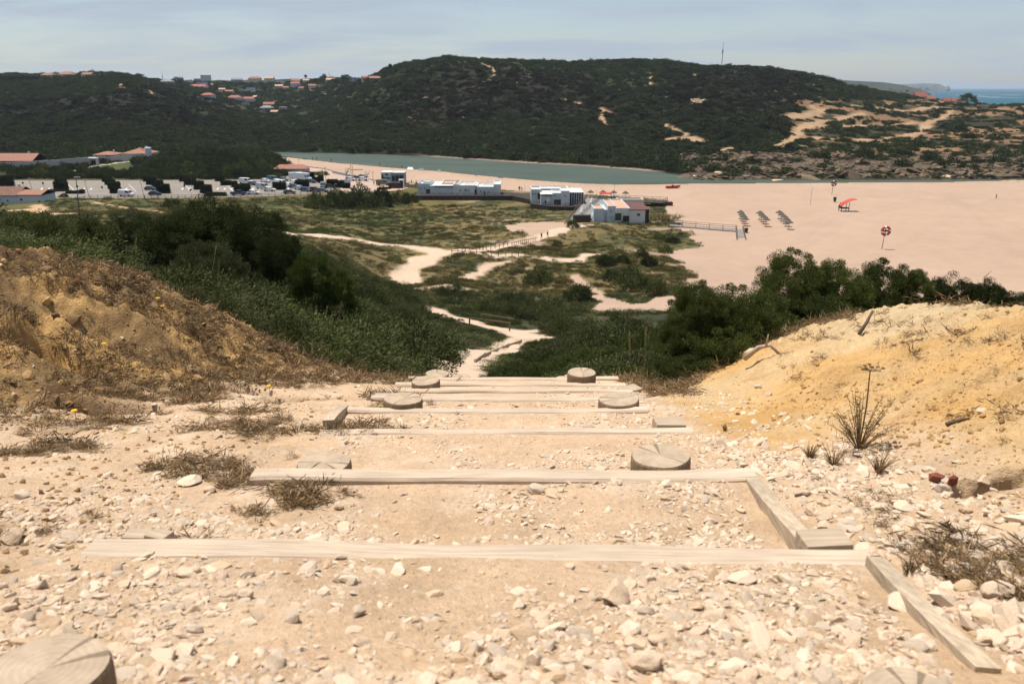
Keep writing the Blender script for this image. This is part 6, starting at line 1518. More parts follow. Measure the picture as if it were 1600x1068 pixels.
for px, pb, pt, lb in ((37.5,295,285.5,'round grey road sign nearest the picture edge'), (69,296,286,'round dark road sign between the old house and the hedge'), (123,305,291,'round road sign beside the low hedge'), (299.5,308.5,296.5,'round dark sign in front of the diagonal hedge'), (289,297,290.5,'small sign standing on the empty bays'), (160,296,292.5,'small sign beside the white van bays')):
    p = plane_pt(px, pb, PARK_H); h = T_of(pt) * p[1] + ZC - p[2]; rt = empty('road_sign', p); tag(rt, lb, 'road sign', 'road signs in the car park'); mb = MB(); mb.tube([(0, 0, -.4), (0, 0, h)], .045, 6); mb.build('sign_post', M['steel'], rt)
    mb = MB(); mb.lathe([(0, -.03), (.38, -.03), (.38, .03), (0, .03)], 16); mb.v = [(v[0], v[2] - .08, v[1] + h) for v in mb.v]; mb.build('sign_disc', M['darksteel'], rt)
# plaza furniture
Yp = 300.0
def prow(px, py): return plane_pt(px, py, PARK_H)
c = prow(596,289.5); Yk = 316.0
pav = blockbuild('beach_pavilion', 'white framed glass pavilion at the edge of the plaza', 'pavilion', [(595,611,269.4,Yk,7,'bluewhite','roofwhite',0), (611,631,269.8,Yk+.6,6.5,'greywall','roofwhite',0)], [(596.5,599,273,281,Yk-.03,'glass','window'), (602,606,271.5,274,Yk-.03,'dark','window'), (597,610,277,279.5,Yk-.03,'cargreen','window'), (612.5,617,275,283,Yk+.57,'glass','window'), (618,623,274,283,Yk+.57,'glass','window'), (624,630,274,283,Yk+.57,'glass','window')], base_H=PARK_H)
rt = empty('sail_canopy', prow(550,277)); tag(rt, 'tan triangular sail canopy on two posts over the plaza', 'canopy'); o = rt.location; q = [Vector(at(543.5,262,o.y)), Vector(at(567,264.5,o.y - 3)), Vector(at(549,265,o.y - 6)), Vector(at(547,262,o.y + 4))]
mb = MB(); mb.add([v - o for v in q] + [v - o - Vector((0, 0, .25)) for v in q], [(0,1,3),(0,2,1),(4,7,5),(4,5,6),(0,4,6,2),(2,6,5,1),(1,5,7,3),(3,7,4,0)]); mb.build('sail', M['tan'], rt)
mb = MB(); [mb.tube([(dx, dy, -.3), (dx, dy, 5.0)], .1, 6) for dx, dy in ((-.3, 0), (1.0, -3.4))]; mb.build('posts', M['fence'], rt)
def bare_tree(px, pb, pt, H, label, seed, leaves=None, nm='bare_tree'):
    p = plane_pt(px, pb, H); h = T_of(pt) * p[1] + ZC - p[2]; rt = empty(nm, p); tag(rt, label, 'tree'); rg = random.Random(seed)
    mb = MB(); tp = Vector((.5, 0, h * .55)); mb.tube([(0, 0, -.3), tp * .5, tp], [.16, .13, .1], 7); mb.build('trunk', M['branch'], rt); mb = MB()
    for k in range(7):
        a = rg.uniform(0, 6.28); e = tp + Vector((math.cos(a) * h * .28, math.sin(a) * h * .2, h * rg.uniform(.15, .45))); m_ = tp.lerp(e, .5) + Vector((0, 0, .2)); mb.tube([tp * rg.uniform(.7, 1), m_, e], [.07, .05, .02], 5); mb.tube([m_, m_ + Vector((rg.uniform(-.8, .8), rg.uniform(-.5, .5), .9))], [.03, .012], 4)
    mb.build('branches', M['branch'], rt)
bare_tree(540,283,261,PARK_H,'bare leaning tree trunk before the sail canopy',3); bare_tree(572,284,266,PARK_H,'bare forked tree beside the sail canopy',5)
mb = MB(); a, b = prow(600,300.5), prow(626,298.4); mb.bar(a + (0, 0, -.5), b + (0, 0, -.5), .3, 1.6); tag(mb.build('retaining_wall', M['orangewall']), 'orange retaining wall below the plaza', 'wall')
mb = MB(); a, b = prow(590,296.5), prow(610,295.2); mb.bar(a + (0, 0, .35), b + (0, 0, .35), .9, .8); tag(mb.build('planter', M['hedge']), 'long green planter on the plaza above the orange wall', 'planter')
mb = MB(); mb.box(-2.2, 2.2, -1, 1, 0, 2.0); tag(mb.build('kiosk', M['darkwood'], loc=prow(617,294), bevel=.08), 'dark kiosk box near the pavilion', 'kiosk')
rt = empty('phone_booth', prow(627.5,293.5)); tag(rt, 'slim white booth beside the dark kiosk box', 'booth'); mb = MB(); mb.box(-.9, .9, -.7, .7, 2.6, 3.0); mb.build('roof', M['whitepaint'], rt); mb = MB(); [mb.box(s - .12, s + .12, -.6, .6, 0, 2.6) for s in (-.75, .75)]; mb.build('frame', M['whitepaint'], rt); mb = MB(); mb.box(-.6, .6, -.2, .2, 0, 2.6); mb.build('panel', M['glass'], rt)
mb = MB(); mb.box(-1.9, 1.9, -.2, .2, 0, 2.3); tag(mb.build('white_wall', M['bluewhite'], loc=prow(540,290.5), bevel=.03), 'short white wall at the plaza end of the hedges', 'wall')
mb = MB(); a, b = prow(520,270.5), prow(572,282); mb.bar(a + (0, 0, .5), b + (0, 0, .5), .4, 1.1); tag(mb.build('plaza_wall', M['greywall']), 'low grey wall dividing the plaza from the beach', 'wall')
rt = empty('beach_house', plane_pt(457,271,-34)); tag(rt, 'low orange roofed building half hidden by trees at the river end of the car park', 'house'); mb = MB(); mb.box(-6.5, 6.5, -3, 3, -1, 2.2); mb.build('wall', M['greywall'], rt); mb = MB(); mb.add([(-7,-3.4,2.2),(7,-3.4,2.2),(7,3.4,2.2),(-7,3.4,2.2),(-5,0,3.7),(4.5,0,3.7)], [(0,1,5,4),(1,2,5),(2,3,4,5),(3,0,4),(0,3,2,1)]); mb.build('roof', M['tile'], rt)
# ------------------------------------------------------------------ houses by the road
def gable_house(x0, x1, pb, pe, pr, Y, dep, wall, roof, label, name='house', grp=None, win=(), hip=.0, base_drop=2.5, cat='house', chim=True):
    """eaves at pixel row pe, ridge at pr, for the front wall at distance Y"""
    X0 = XY_of(x0, pe) * Y; X1 = XY_of(x1, pe) * Y; ze = T_of(pe) * Y + ZC; zb = T_of(pb) * Y + ZC; zr = T_of(pr) * (Y + dep / 2) + ZC; zr = max(zr, ze + .12 * dep)
    o = Vector(((X0 + X1) / 2, Y, zb)); rt = empty(name, o); tag(rt, label, cat, grp); hw = (X1 - X0) / 2; e = ze - zb; R = zr - zb
    mb = MB(); mb.box(-hw, hw, 0, dep, -base_drop, e)
    if hip < .05: mb.add([(-hw,0,e),(-hw,dep,e),(-hw,dep/2,R-.1),(hw,0,e),(hw,dep,e),(hw,dep/2,R-.1)], [(0,1,2),(3,5,4)])
    mb.build('wall', M[wall], rt)
    ov = .3; h_ = hip * dep; t = .18; mr = MB(); yo = -ov; d2 = dep + ov; ee = e - .02 + .003
    mr.add([(-hw-ov,yo,ee),(hw+ov,yo,ee),(hw+ov,d2,ee),(-hw-ov,d2,ee),(-hw-ov*(hip<.05)+h_,dep/2,R),(hw+ov*(hip<.05)-h_,dep/2,R),(-hw-ov,yo,ee+t),(hw+ov,yo,ee+t),(hw+ov,d2,ee+t),(-hw-ov,d2,ee+t),(-hw-ov*(hip<.05)+h_,dep/2,R+t),(hw+ov*(hip<.05)-h_,dep/2,R+t)],
           [(6,7,11,10),(8,9,10,11),(7,8,11),(9,6,10),(0,4,5,1),(2,5,4,3),(1,5,2),(3,4,0),(0,1,7,6),(1,2,8,7),(2,3,9,8),(3,0,6,9)])
    rf = mr.build('roof', M[roof], rt)
    if chim and (x1 - x0) > 12:
        mc = MB(); mc.box(hw * .4, hw * .4 + .6, dep * .55, dep * .55 + .6, e, R + .8); mc.build('chimney', M['white'], rf)
    for wx, ww, wz, wh, mt, nm in win:
        mw = MB(); mw.box(-hw + wx * 2 * hw - ww / 2, -hw + wx * 2 * hw + ww / 2, -.06, .05, wz * e - wh / 2, wz * e + wh / 2); mw.build(nm, M[mt], rt)
    return rt
gh = gable_house
Yh = 243.0
gh(-14,27,319.5,306,292,Yh,9,'bluewhite','tileold','old whitewashed house with a weathered brown roof at the picture edge',win=((.6,.5,.45,.5,'dark','window'),))
gh(27,63,320,305,297,Yh-.6,8,'bluewhite','tile','whitewashed house with a clean terracotta roof and white gable trim, beside the weathered one',win=((.14,.7,.55,.6,'dark','window'),(.9,.7,.2,1.2,'darkwood','door')),chim=False)
Yb = 352.0
gh(-12,50,258,252,240,Yb,12,'white','tile','long white villa with a terracotta roof and a dark verandah by the road',win=((.32,4.5,.45,1.6,'dark','verandah_opening'),(.5,4,.45,1.6,'dark','verandah_opening'),(.68,4,.45,1.6,'dark','verandah_opening'),(.9,1.6,.45,1.6,'dark','window'),(.1,1.2,.4,2,'dark','door')))
gh(145,178,249.5,242.5,237.5,372,10,'white','tile','lower wing of the white villa on the bend of the road',hip=.4,win=((.15,.8,.5,1.2,'dark','window'),(.85,5,.5,1.6,'dark','verandah_opening')))
gh(190,231,247,240.5,231,374,12,'white','tile','main villa with an orange hipped roof on the bend of the road',hip=.55,win=((.1,1.5,.5,1.5,'dark','window'),))
mb = MB(); mb.lathe([(1.4,-2),(1.4,4.6),(1.2,4.8),(0,4.9)],14); tag(mb.build('garden_turret', M['white'], loc=at(233,247,374)), 'round white turret at the end of the orange roofed villa', 'turret')
def wallstrip(pts, h, label, mat='wallstrip', t=.35):
    P = [Vector(at(*p)) for p in pts]; o = P[0].copy(); mb = MB()
    for a, b in zip(P[:-1], P[1:]): mb.bar(a - o + Vector((0, 0, h / 2 - 1)), b - o + Vector((0, 0, h / 2 - 1)), t, h + 2)
    tag(mb.build('garden_wall', M[mat], loc=o), label, 'wall')
wallstrip([(-20,266.5,345),(70,262.5,349),(110,258.8,357),(152,255,365)], 3.0, 'long whitewashed garden wall below the verandah villa')
wallstrip([(152,254.5,365.5),(205,248.5,371)], 2.2, 'whitewashed garden wall below the villa on the bend')
wallstrip([(205,247.5,371.5),(238,245.5,376)], 2.0, 'short garden wall running up to the round turret')
rt = empty('gate_shelter', at(147,256,360)); tag(rt, 'small white roofed gateway in the garden wall', 'gateway'); mb = MB(); mb.box(-1.9, 1.9, -1.2, 1.2, 2.3, 2.7); mb.build('roof', M['whitepaint'], rt); mb = MB(); [mb.box(s - .2, s + .2, -1, 1, -1, 2.3) for s in (-1.6, 1.6)]; mb.build('posts', M['wallstrip'], rt)
# ------------------------------------------------------------------ dune fences and the handrails by the footpath
def gpts(pts, ylo, yhi): return [pix(x, y, ylo, yhi) for x, y in pts]
fence('dune_fence', 'rustic stake fence along the sandy path through the dunes', gpts([(722,394),(760,391),(800,384),(840,375.5)], 120, 230), .9, 1.3, rails=(.7,))
fence('dune_fence', 'rustic stake fence along the lower sandy track in the dunes', gpts([(706,397),(745,398.5),(790,400),(830,402)], 110, 220), .9, 1.3, rails=(.7,))
def handrail(px0, py0, px1, py1, pb0, Y0, Y1, label):
    a = Vector(at(px0, py0, Y0)); b = Vector(at(px1, py1, Y1)); rt = empty('handrail', a); tag(rt, label, 'handrail', 'handrails beside the footpath bend'); mb = MB(); mb.bar((0, 0, 0), b - a, .09, .12); mb.build('rail', M['rail'], rt)
    for f in (0, .97): q = a.lerp(b, f); mp = MB(); mp.box(-.07, .07, -.07, .07, gz(q.x, q.y) - q.z - .4, .02); mp.build('post', M['rail'], rt, q - a)
handrail(733.5,497,798,504,513,74,76,'nearer timber handrail on two posts beside the footpath bend')
handrail(752,490.5,802,498.5,512,84,83,'farther timber handrail beside the footpath bend')
E = [pix(x, y, 8, 90) for x, y in ((742,566),(758,556),(775,549),(795,540),(815,534))]
for k, (a, b) in enumerate(zip(E[:-1], E[1:])):
    mb = MB(); a_ = Vector(a); b_ = Vector(b); mb.bar(-((b_ - a_) / 2) + Vector((0, 0, .04)), (b_ - a_) / 2 + Vector((0, 0, .1)), .09, .2); o = mb.build('path_edging', M['plank2'], loc=(a_ + b_) / 2); tag(o, ('first', 'second', 'third', 'last')[k] + ' length of timber edging along the footpath, counted from the steps', 'path edging', 'timber edging of the footpath')
# ------------------------------------------------------------------ the village on the far slopes
def vhouse(px, py, w, h, wall, roof, label, rise=.27, flat=False, ymin=480, ymax=1900, Yd=1250, hip=.0):
    p = pix(px, py, ymin, ymax, Yd); Y = float(p[1]); u = Y / F
    hw = w * u / 2 * .88; e = max(2.2, h * u); dep = max(6.0, min(11.0, w * u * .6)); rt = empty('village_house', p, random.uniform(-.25, .25)); tag(rt, label, 'house', 'village houses on the far slopes')
    mb = MB(); mb.box(-hw, hw, 0, dep, -4, e)
    if not flat and hip < .05: mb.add([(-hw,0,e),(-hw,dep,e),(-hw,dep/2,e+dep*rise-.1),(hw,0,e),(hw,dep,e),(hw,dep/2,e+dep*rise-.1)], [(0,1,2),(3,5,4)])
    mb.build('wall', M[wall], rt); mr = MB()
    if flat: mr.box(-hw - .2, hw + .2, -.2, dep + .2, e + .003, e + .35)
    else:
        R = e + dep * rise; h_ = hip * dep; ov = .35; mr.add([(-hw-ov,-ov,e-.05),(hw+ov,-ov,e-.05),(hw+ov,dep+ov,e-.05),(-hw-ov,dep+ov,e-.05),(-hw-ov*(hip<.05)+h_,dep/2,R),(hw+ov*(hip<.05)-h_,dep/2,R)], [(0,1,5,4),(1,2,5),(2,3,4,5),(3,0,4),(0,3,2,1)])
    mr.build('roof', M[roof], rt)
    nwin = 2 if w < 12 else 3
    for k in range(nwin):
        x = -hw + 2 * hw * (k + .5) / nwin; mw = MB(); mw.box(x - .55, x + .55, -.05, .04, e * .42, e * .42 + 1.2); mw.build('window', M['dark'], rt)
V = [
 (72,121,20,3,'cream','tile','long tan house with orange roof at the far end of the left hill crest'), (101,120,26,3,'cream','tile','longest orange roofed house on the left hill crest'), (135,120,18,3,'cream','tile','orange roofed house on the left hill crest nearest the dirt trail'),
 (237,122,14,4,'greywall','roofgrey','dark grey house alone on the crest beyond the dirt trail'), (259,133,20,5,'greywall','roofgrey','long bluish grey house below the crest, beside dark trees'), (294,130,9,4,'white','roofgrey','small white house between the dark trees and the tower block'),
 (307,128,10,4,'greywall','roofgrey','small grey house beside the tall white block'), (320,128,14,9,'bluewhite','roofgrey','tall white block of flats, highest building of the village'), (313,134,15,5,'bluewhite','roofgrey','low bluish house in front of the tall white block'),
 (308,138,30,2.5,'cream','tilered','very long low house with a red roof under the tall white block'), (322,153,20,4,'bluewhite','tilered','red roofed house with pale blue walls lowest by the valley'), (347,144,10,4,'white','tilepale','white gabled house half way down the slope'),
 (358,146,13,3,'cream','tile','tan roofed house beside the white gabled one'), (378,145,11,4,'white','roofwhite','plain white flat house above the red roofs'), (391,145,12,7,'white','roofwhite','white two storey house with dark windows above the red roofs'),
 (365,156,22,3,'white','tilered','long red roof at the middle of the lower hamlet'), (388,159,18,4,'white','tilered','white house with a bright red roof at the end of the lower hamlet'), (398,158,6,6,'cargreen','tilepale','narrow pale green house touching the bright red roof'),
 (383,166,12,4,'bluewhite','roofgrey','pale blue house below the bright red roof'), (370,129,18,4,'greywall','roofgrey','grey hipped house on the skyline of the village'), (397,128,20,5,'cream','tile','orange roofed house on the skyline beside the grey hipped one'),
 (420,128,15,5,'cream','tilepale','pale tan house on the skyline, broad and square'), (437,131,14,4,'white','roofwhite','white house on the skyline between the tan and the red ones'), (461,129.5,16,3,'pink','tilered','long red roofed house on the skyline'),
 (461,137,15,6,'bluewhite','tilered','tall house with blue white walls and an orange red roof'), (478,130,11,4,'cream','tilepale','tan house beside the lone palm on the skyline'), (436,139,13,4,'pink','tilepale','pinkish house in front of the skyline row'),
 (446,141,10,4,'cream','tile','small orange house touching the pinkish one'), (470,141,9,3,'white','tilered','small red roof below the tall blue white house'), (488,138,12,4,'white','tile','orange gabled house at the end of the village lane'),
 (504,137,10,3,'bluewhite','roofgrey','low bluish house at the end of the village lane'), (516,129,16,4,'cream','tilepale','long tan house among dark trees on the skyline'), (533,136,9,3,'white','roofwhite','little white house below the dark trees'),
 (548,127,8,4,'white','roofgrey','small white house between dark trees and the spire'), (558,127,10,4,'greywall','roofgrey','small grey house next to the pink one near the spire'), (571,129,11,7,'pink','tilered','tall pink house with a red roof near the spire'),
 (586,129,18,6,'cargreen','tile','pale green house with an orange roof under the spire'), (420,167,18,4,'white','tilered','red roofed house alone in the valley'), (415,174,20,5,'greywall','roofgrey','grey blue house in front of the red roof in the valley'),
 (428,178,12,3,'cream','tilepale','tan shed lowest in the valley'), (441,171,11,3,'cream','roofwhite','pale shed beside the valley houses'),
]
for a in V: vhouse(*a[:6], label=a[6], flat=(a[5] in ('roofgrey', 'roofwhite') and a[2] < 16), hip=.3 if a[2] > 18 else 0)
for a in ((1440,154,20,2.5,'cream','tilered','red roofed house at the coast, first of the row'), (1456,154,14,2,'cream','tile','low orange roofed house in the coastal row'), (1481,156,12,2.5,'cream','tilered','small red roofed house in the coastal row'), (1493,155,9,4,'white','tilered','taller house with a pointed red roof in the coastal row'), (1503,156,9,3,'white','tilered','last red roofed house of the coastal row, above the surf')):
    vhouse(*a[:6], label=a[6], ymin=700, ymax=1500, Yd=980, rise=.6)
def mast(px, pb, pt, label, Yd, r=.35, name='antenna_mast', ymin=500):
    p = pix(px, pb, ymin, 2000, Yd); h = T_of(pt) * p[1] + ZC - p[2]; rt = empty(name, p); tag(rt, label, 'mast', 'masts on the skyline')
    mb = MB(); mb.tube([(0, 0, -3), (0, 0, h * .6), (0, 0, h)], [r, r * .8, r * .35], 6); mb.build('pole', M['steel'], rt); mb = MB(); mb.lathe([(r * 1.7, h * .55), (r * 1.9, h * .7), (0, h * .7)], 8); mb.build('antenna_drum', M['steel'], rt)
mast(1128,98,66,'tall antenna mast on top of the big hill',870)
mast(157,119,110,'thin mast on the left hill crest',860,.2); mast(254,121,110,'thin mast beside the dark grey house on the crest',900,.2); mast(285,128,119,'thin mast above the dark trees of the village',1200,.25); mast(515,126,112,'thin mast above the long tan house',1300,.22); mast(827,97,93.5,'stubby mast on the big hill top',860,.3); mast(585,122,111,'pale spire above the pale green house',1300,.5,'spire')
def palm(px, pb, pt, label, Yd, s=1.0):
    p = pix(px, pb, 480, 2000, Yd); h = T_of(pt) * p[1] + ZC - p[2]; rt = empty('palm_tree', p); tag(rt, label, 'palm tree'); mb = MB(); mb.tube([(0, 0, -3), (.2, 0, h * .5), (0, 0, h)], [.5, .4, .35], 6); mb.build('trunk', M['branch'], rt)
    rg = np.random.default_rng(int(px)); n = 260; P = np.tile((0, 0, h), (n, 1)) + rg.normal(0, .3, (n, 3)); D = rdir(rg, n) + (0, 0, .15); Vv, Fq = kites(P, D, 3.0 * s * rg.uniform(.5, 1, n), .35, rg, .25); obj('crown', np_mesh('crown', Vv, Fq, M['hillscrub']), rt)
palm(604,114,107,'palm on the skyline, lower of two beside the big hill',830); palm(610,111,103,'taller palm on the skyline beside the big hill',830); palm(478,126,119,'lone palm above the tan house in the village',1300,1.3)
TB = [bush_mesh('crown', M['hillscrub'], 700 + k, (1, 1, 1), 40, 40, .32, .22, .09, .3, .4, -.3) for k in range(3)]
def dtree(px, pb, w, pt, label, Yd, kind=None, ymin=480, grp='dark trees on the skyline', nm='tree'):
    p = pix(px, pb, ymin, 2000, Yd); u = p[1] / F; h = max(2, T_of(pt) * p[1] + ZC - p[2]); rt = empty(nm, p, random.uniform(0, 6)); tag(rt, label, 'tree', grp)
    c = obj('crown', (kind or TB)[random.randrange(3)], rt, (0, 0, h * .45)); c.scale = (w * u / 2, w * u / 2, h * .56); mb = MB(); mb.tube([(0, 0, -2), (0, 0, h * .6)], [h * .05, h * .03], 6); mb.build('trunk', M['branch'], rt)
for a in ((15,124,36,117.5,'dark pine clump at the picture edge on the left crest',900), (45,123,26,117,'dark pines next to the clump on the left crest',900), (216,120,16,116.5,'dark tree at the top of the dirt trail on the crest',860), (279,134,16,122,'dark round tree beside the long bluish house',1150), (270,133,10,125,'smaller dark tree between the bluish house and the round tree',1150),
          (506,130,10,117.5,'dark pointed tree on the village skyline',1300), (492,132,16,124,'broad dark tree behind the village lane',1280), (541,128,14,118,'dark cypress near the spire houses',1300), (530,131,18,123,'dark trees left of the cypress near the spire',1300), (601,116,9,109.5,'dark tree beside the lower palm',840),
          (1512,158,22,149,'dark tree clump at the end of the coastal row',960), (1262,150,8,146,'lone bush on the far plateau rim',820), (1345,139,14,133,'white flecked bush on the ridge before the headland',850)): dtree(*a)
# ------------------------------------------------------------------ scrub on the hills (reads as one mass)
def lum_at(X, Y):
    j, i = near_idx(X, Y); return base[j, i] @ np.array((.3, .59, .11))
hr = np.random.default_rng(31)
X, Y = zone(84000, 338, 1350, -.82, .78, hr)
j, i = near_idx(X, Y)
L = lum_at(X, Y); pyv = PYg[j, i]; pxv = PXg[j, i]
rockz = rock[j, i]; pl = plat[j, i]
ok = (cls[j, i] == 2) & (dR[j, i] > 2.2) & (L < np.where(pl > .5, .16, .085)) & (sea[j, i] < .02 if False else np.ones(len(X), bool)) & (GH[j, i] > WATER_H + .3)
ok &= hr.random(len(X)) < np.where(rockz > .5, .14, np.where(pl > .5, .20, .9))
ok &= ~((Y < 385) & (X / Y < -.33) & (pyv < 276) & (hr.random(len(X)) < .3)) & (lawn[j, i] == 0)
X, Y, j, i = X[ok], Y[ok], j[ok], i[ok]
r_ = np.exp(hr.normal(0, .45, len(X))) * (.95 + .0014 * Y) * np.where(Y < 430, 1.0, .95); r_ = np.clip(r_, .4, 4.2)
bz = np.clip(burn[j, i] + .9 * (fbm(X * .006 + 3, Y * .006, 4, 115) - .52) * 3, 0, 1)
idx = np.where(hr.random(len(X)) < bz * .75, 3 + hr.integers(0, 2, len(X)), hr.integers(0, 3, len(X)))
hm = [bush_mesh('scrub', M['hillscrub'], 720 + k, (1, 1, .7), 22, 22, .38, .30, .13, .35, .4, -.1) for k in range(3)] + [bush_mesh('scrub', M['hillbrown'], 724 + k, (1, 1, .55), 20, 22, .36, .30, .11, .35, .4, -.1) for k in range(2)]
scatter('hill_scrub', 'dark evergreen scrub and brown heath covering the far hills', 'scrub', np.stack((X, Y, hgt(X, Y) + ZC - .15 * r_), 1), rots(hr, len(X), .1), np.stack((r_, r_, r_ * hr.uniform(.5, .95, len(X))), 1), idx, hm)
# trees and tall bushes on the knoll behind the car park and along its back hedge
X, Y = zone(2600, 315, 430, -.62, -.24, hr); j, i = near_idx(X, Y); pxv, pyv = PXg[j, i], PYg[j, i]
ok = in_poly(pxv, pyv, [(222,276),(225,262),(245,250),(300,243),(350,236),(400,240),(432,250),(455,262),(452,272),(430,281),(380,282),(222,282)]) | (in_poly(pxv, pyv, [(-60,279.5),(222,279.5),(222,273),(-60,270)])) | (in_poly(pxv, pyv, [(208,252),(240,247),(300,243),(225,275)]))
X, Y = X[ok], Y[ok]; r_ = np.clip(np.exp(hr.normal(.45, .35, len(X))), .8, 3.2)
scatter('knoll_thicket', 'dense dark thicket on the knoll behind the car park', 'thicket', np.stack((X, Y, hgt(X, Y) + ZC), 1), rots(hr, len(X), .1), np.stack((r_, r_, r_ * hr.uniform(.8, 1.4, len(X))), 1), hr.integers(0, 4, len(X)),
        [bush_mesh('thicket', M['darkshrub'], 730 + k, (1, 1, .9), 30, 40, .3, .2, .07, .35, .4, -.2) for k in range(2)] + [bush_mesh('thicket', M['shrub'], 732, (1, 1, .9), 30, 40, .3, .2, .07, .35, .4, -.2), bush_mesh('thicket', M['hillscrub'], 733, (1, 1, .9), 30, 40, .3, .2, .07, .35, .4, -.2)])
# rocky shore opposite
X, Y = zone(30000, 335, 520, .14, .75, hr); j, i = near_idx(X, Y)
ok = (rock[j, i] > .3) & (dR[j, i] > np.where(X / Y > .30, 1.5, -2)) & (hr.random(len(X)) < .25 + .75 * (fbm(X * .05, Y * .09, 3, 431) > .5)) & (GH[j, i] > WATER_H - .6)
X, Y = X[ok], Y[ok]; r_ = np.clip(np.exp(hr.normal(-.15, .6, len(X))), .4, 4.5) * (1 + .5 * (Y < 352))
scatter('shore_rocks', 'broken brown grey rock ledges along the far shore', 'rocks', np.stack((X, Y, hgt(X, Y) + ZC), 1), rots(hr, len(X), .25), np.stack((r_ * 1.9, r_ * 1.1, r_ * .75), 1), hr.integers(0, 3, len(X)), [rock_mesh('shore_rock', M['shorerock'], 740 + k, 2, .6, .5) for k in range(3)])
# pale rocks scattered on the hill faces
X, Y = zone(14000, 480, 900, -.2, .45, hr); j, i = near_idx(X, Y); ok = (oc[j, i] > .3) & (spk[j, i] > .2) ; X, Y = X[ok], Y[ok]; r_ = np.clip(np.exp(hr.normal(.3, .5, len(X))), .6, 3.5)
scatter('hill_outcrops', 'pale rock outcrops on the slopes of the big hill', 'rocks', np.stack((X, Y, hgt(X, Y) + ZC), 1), rots(hr, len(X), .2), np.stack((r_ * 1.5, r_, r_ * .8), 1), hr.integers(0, 2, len(X)), [rock_mesh('outcrop', M['tanstone'], 750 + k, 1, .6, .5) for k in range(2)])
# ------------------------------------------------------------------ dune plants
X, Y = zone(27000, 92, 300, -.72, .33, hr); j, i = near_idx(X, Y)
cv = fbm(X * .055, Y * .055, 4, 441)
ok = (cls[j, i] == 0) & (m_path[j, i] < .08) & (lum_at(X, Y) < .20) & (sdf_poly(X, Y, PARK) > 3) & (hr.random(len(X)) < .35 + .9 * sstep(.4, .6, cv))
pxv, pyv = PXg[j, i], PYg[j, i]; ok &= ~((pyv < 322) & (pxv > 640) & (pxv < 1060) & (Y > 243) ) & ~((pxv > 880) & (pxv < 1018) & (pyv < 350)) & ~((pxv < 66) & (pyv < 330))
X, Y = X[ok], Y[ok]; vn = fbm(X * .035, Y * .035, 4, 443) + hr.normal(0, .07, len(X))
r_ = np.clip(np.exp(hr.normal(-.6, .45, len(X))), .2, 1.5) * (.75 + .0022 * Y)
idx = np.where(vn < .43, 1, np.where(vn < .53, 0, np.where(vn < .6, 2, 3)))
scatter('dune_plants', 'tussocks of dune grass and low mats of plants over the dunes', 'dune grass', np.stack((X, Y, hgt(X, Y) + ZC - .08 * r_), 1), rots(hr, len(X), .12), np.stack((r_, r_, r_ * hr.uniform(.35, .75, len(X))), 1), idx,
        [tuft_mesh('dune_plant', M['dune'], 760, 150, 1.1, .05, 1.0, .6, .35), bush_mesh('dune_plant', M['dunegreen'], 761, (1, 1, .5), 26, 34, .34, .16, .05, .5, .4, 0), bush_mesh('dune_plant', M['shrub2'], 762, (1, 1, .5), 26, 34, .34, .16, .05, .5, .4, 0), bush_mesh('dune_plant', M['shrub'], 763, (1, 1, .55), 26, 34, .34, .16, .05, .5, .4, 0)])
gd = 'bushes standing in the dunes'
BF = [bush_mesh('foliage', M['shrub'], 770 + k, (1, 1, .8), 50, 70, .28, .14, .045, .45, .45, -.2) for k in range(2)] + [bush_mesh('foliage', M['darkshrub'], 773, (1, 1, .8), 50, 70, .28, .14, .045, .45, .45, -.2)]
def fbush(px, pb, w, h, label, k=None, ylo=95, yhi=330, kind=None, grp=gd):
    p = pix(px, pb, ylo, yhi); u = p[1] / F; rt = empty('bush', p, random.uniform(0, 6)); tag(rt, label, 'bush', grp); rt.scale = (w * u / 2, max(w * u / 2 * .8, .6), h * u / .95); kk = random.randrange(3) if k is None else k
    obj('foliage', (kind or BF)[kk % len(kind or BF)], rt); obj('stems', SM[kk % 3], rt)
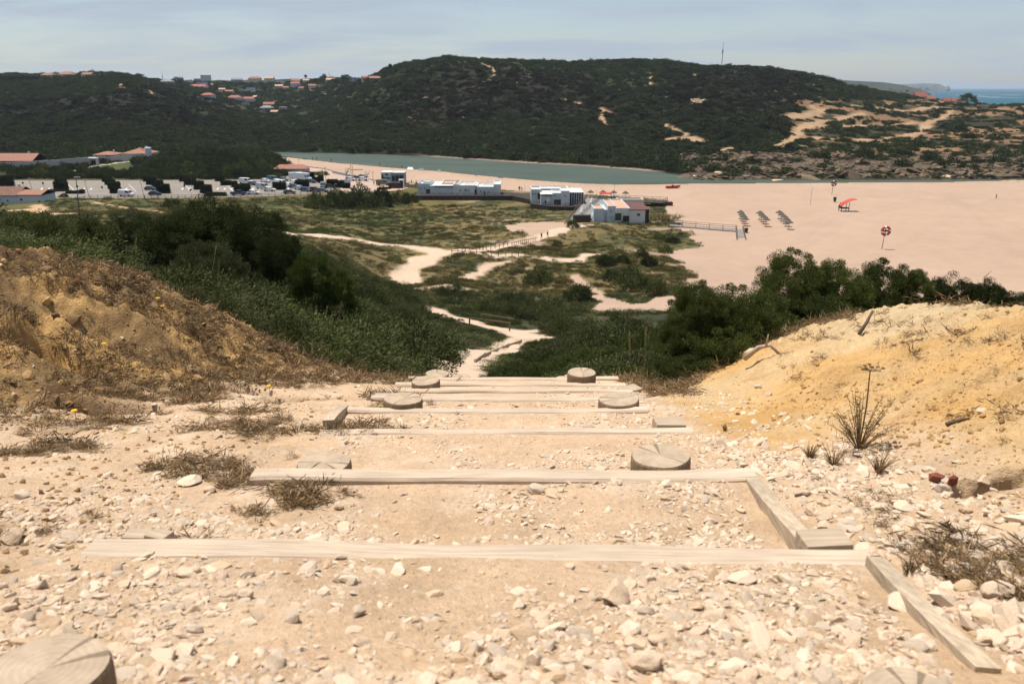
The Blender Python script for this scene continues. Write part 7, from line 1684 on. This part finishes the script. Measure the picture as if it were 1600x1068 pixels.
for a in ((945,413,38,16,'dark round bush on the dune crest above the sandy bowl',2), (972,411,26,12,'dark bush beside the round one on the dune crest',2), (1003,402,22,14,'bush at the edge of the dune by the beach',0), (1014,416,26,16,'bush hanging on the sandy face below the dune edge',2), (985,428,24,10,'low bush at the head of the sandy bowl',1),
          (1040,395,26,10,'bush on the lip of the dune over the beach',0), (1052,379,26,9,'dark bush at the dune end of the low walkway',2), (1030,374,24,8,'bush behind the dark one near the low walkway',0), (895,356,22,11,'brown bush at the foot of the ramp',1), (870,385,20,9,'small bush behind the walkers on the path',1),
          (955,436,34,14,'yellow green bush rim of the sandy bowl',1), (990,450,60,26,'broad grey green bush mound over the sandy bowl',0), (1026,462,40,24,'bush mound at the beach side of the sandy bowl',1), (905,470,50,26,'dark leggy bush beside the sandy bowl',2), (862,492,60,22,'dry dark bush mound below the leggy one',1), (840,440,50,20,'grey bush mound on the dune above the handrails',0),
          (495,325,40,22,'outer bush of the big clump beside the car park fence',0), (530,324,50,26,'bush in the big clump beside the car park fence, second from the fence',2), (562,323,54,30,'tallest bush of the big clump beside the plaza',0), (595,322,40,26,'end bush of the big clump under the orange wall',2), (625,318,36,17,'bush below the dark kiosk, by the deck end',0), (645,316,24,12,'small bush at the end of the long deck',2),
          (447,262,14,6,'small tree on the sand at the river bend, first of three',1), (455,261.5,12,6,'second small tree at the river bend',0), (462,261,8,5,'third small tree at the river bend',1), (485,263,26,5,'low dune bushes by the river end of the plaza',1), (503,264,20,6,'pale green bush by the plaza wall',0),
          (268,324,34,12,'pale bush by the track in front of the car park fence',1), (100,300.5+8,14,6,'bush with trellis by the red roofed house',2), (1062,345+22,10,4,'little bush on the sand beside the low walkway',2), (1000,352,40,7,'dry grass clump in front of the brown roofed block',1), (1035,345,60,16,'bank of dry dune grass beside the brown roofed block',1)):
    if 'dry' in a[4] and 'grass' in a[4]: fbush(*a, kind=[tuft_mesh('foliage', M['dune'], 775, 260, 1.0, .03, .9, .8, .3)])
    else: fbush(*a)
for k, (px, py, w, lb) in enumerate(((1215,283,26,'flat pale rock ledge at the far water edge, nearest the lifebuoy'), (1090,276,22,'large tan boulder where the rocky shore meets the river'), (1122,271,24,'rounded tan boulder above the river shore'), (1160,276,26,'grey slab boulder on the river shore'), (1480,277,28,'broad tan rock ledge near the end of the river'), (1583,277,26,'dark rock ledge at the picture edge'))):
    p = pix(px, py, 320, 420); u = p[1] / F; o = obj('shore_boulder', rock_mesh('shore_boulder', M['tanstone' if 'tan' in lb or 'pale' in lb else 'shorerock'], 780 + k, 3, .5, .4), loc=p); o.scale = (w * u, w * u * .6, w * u * .5); tag(o, lb, 'boulder', 'boulders on the far shore')
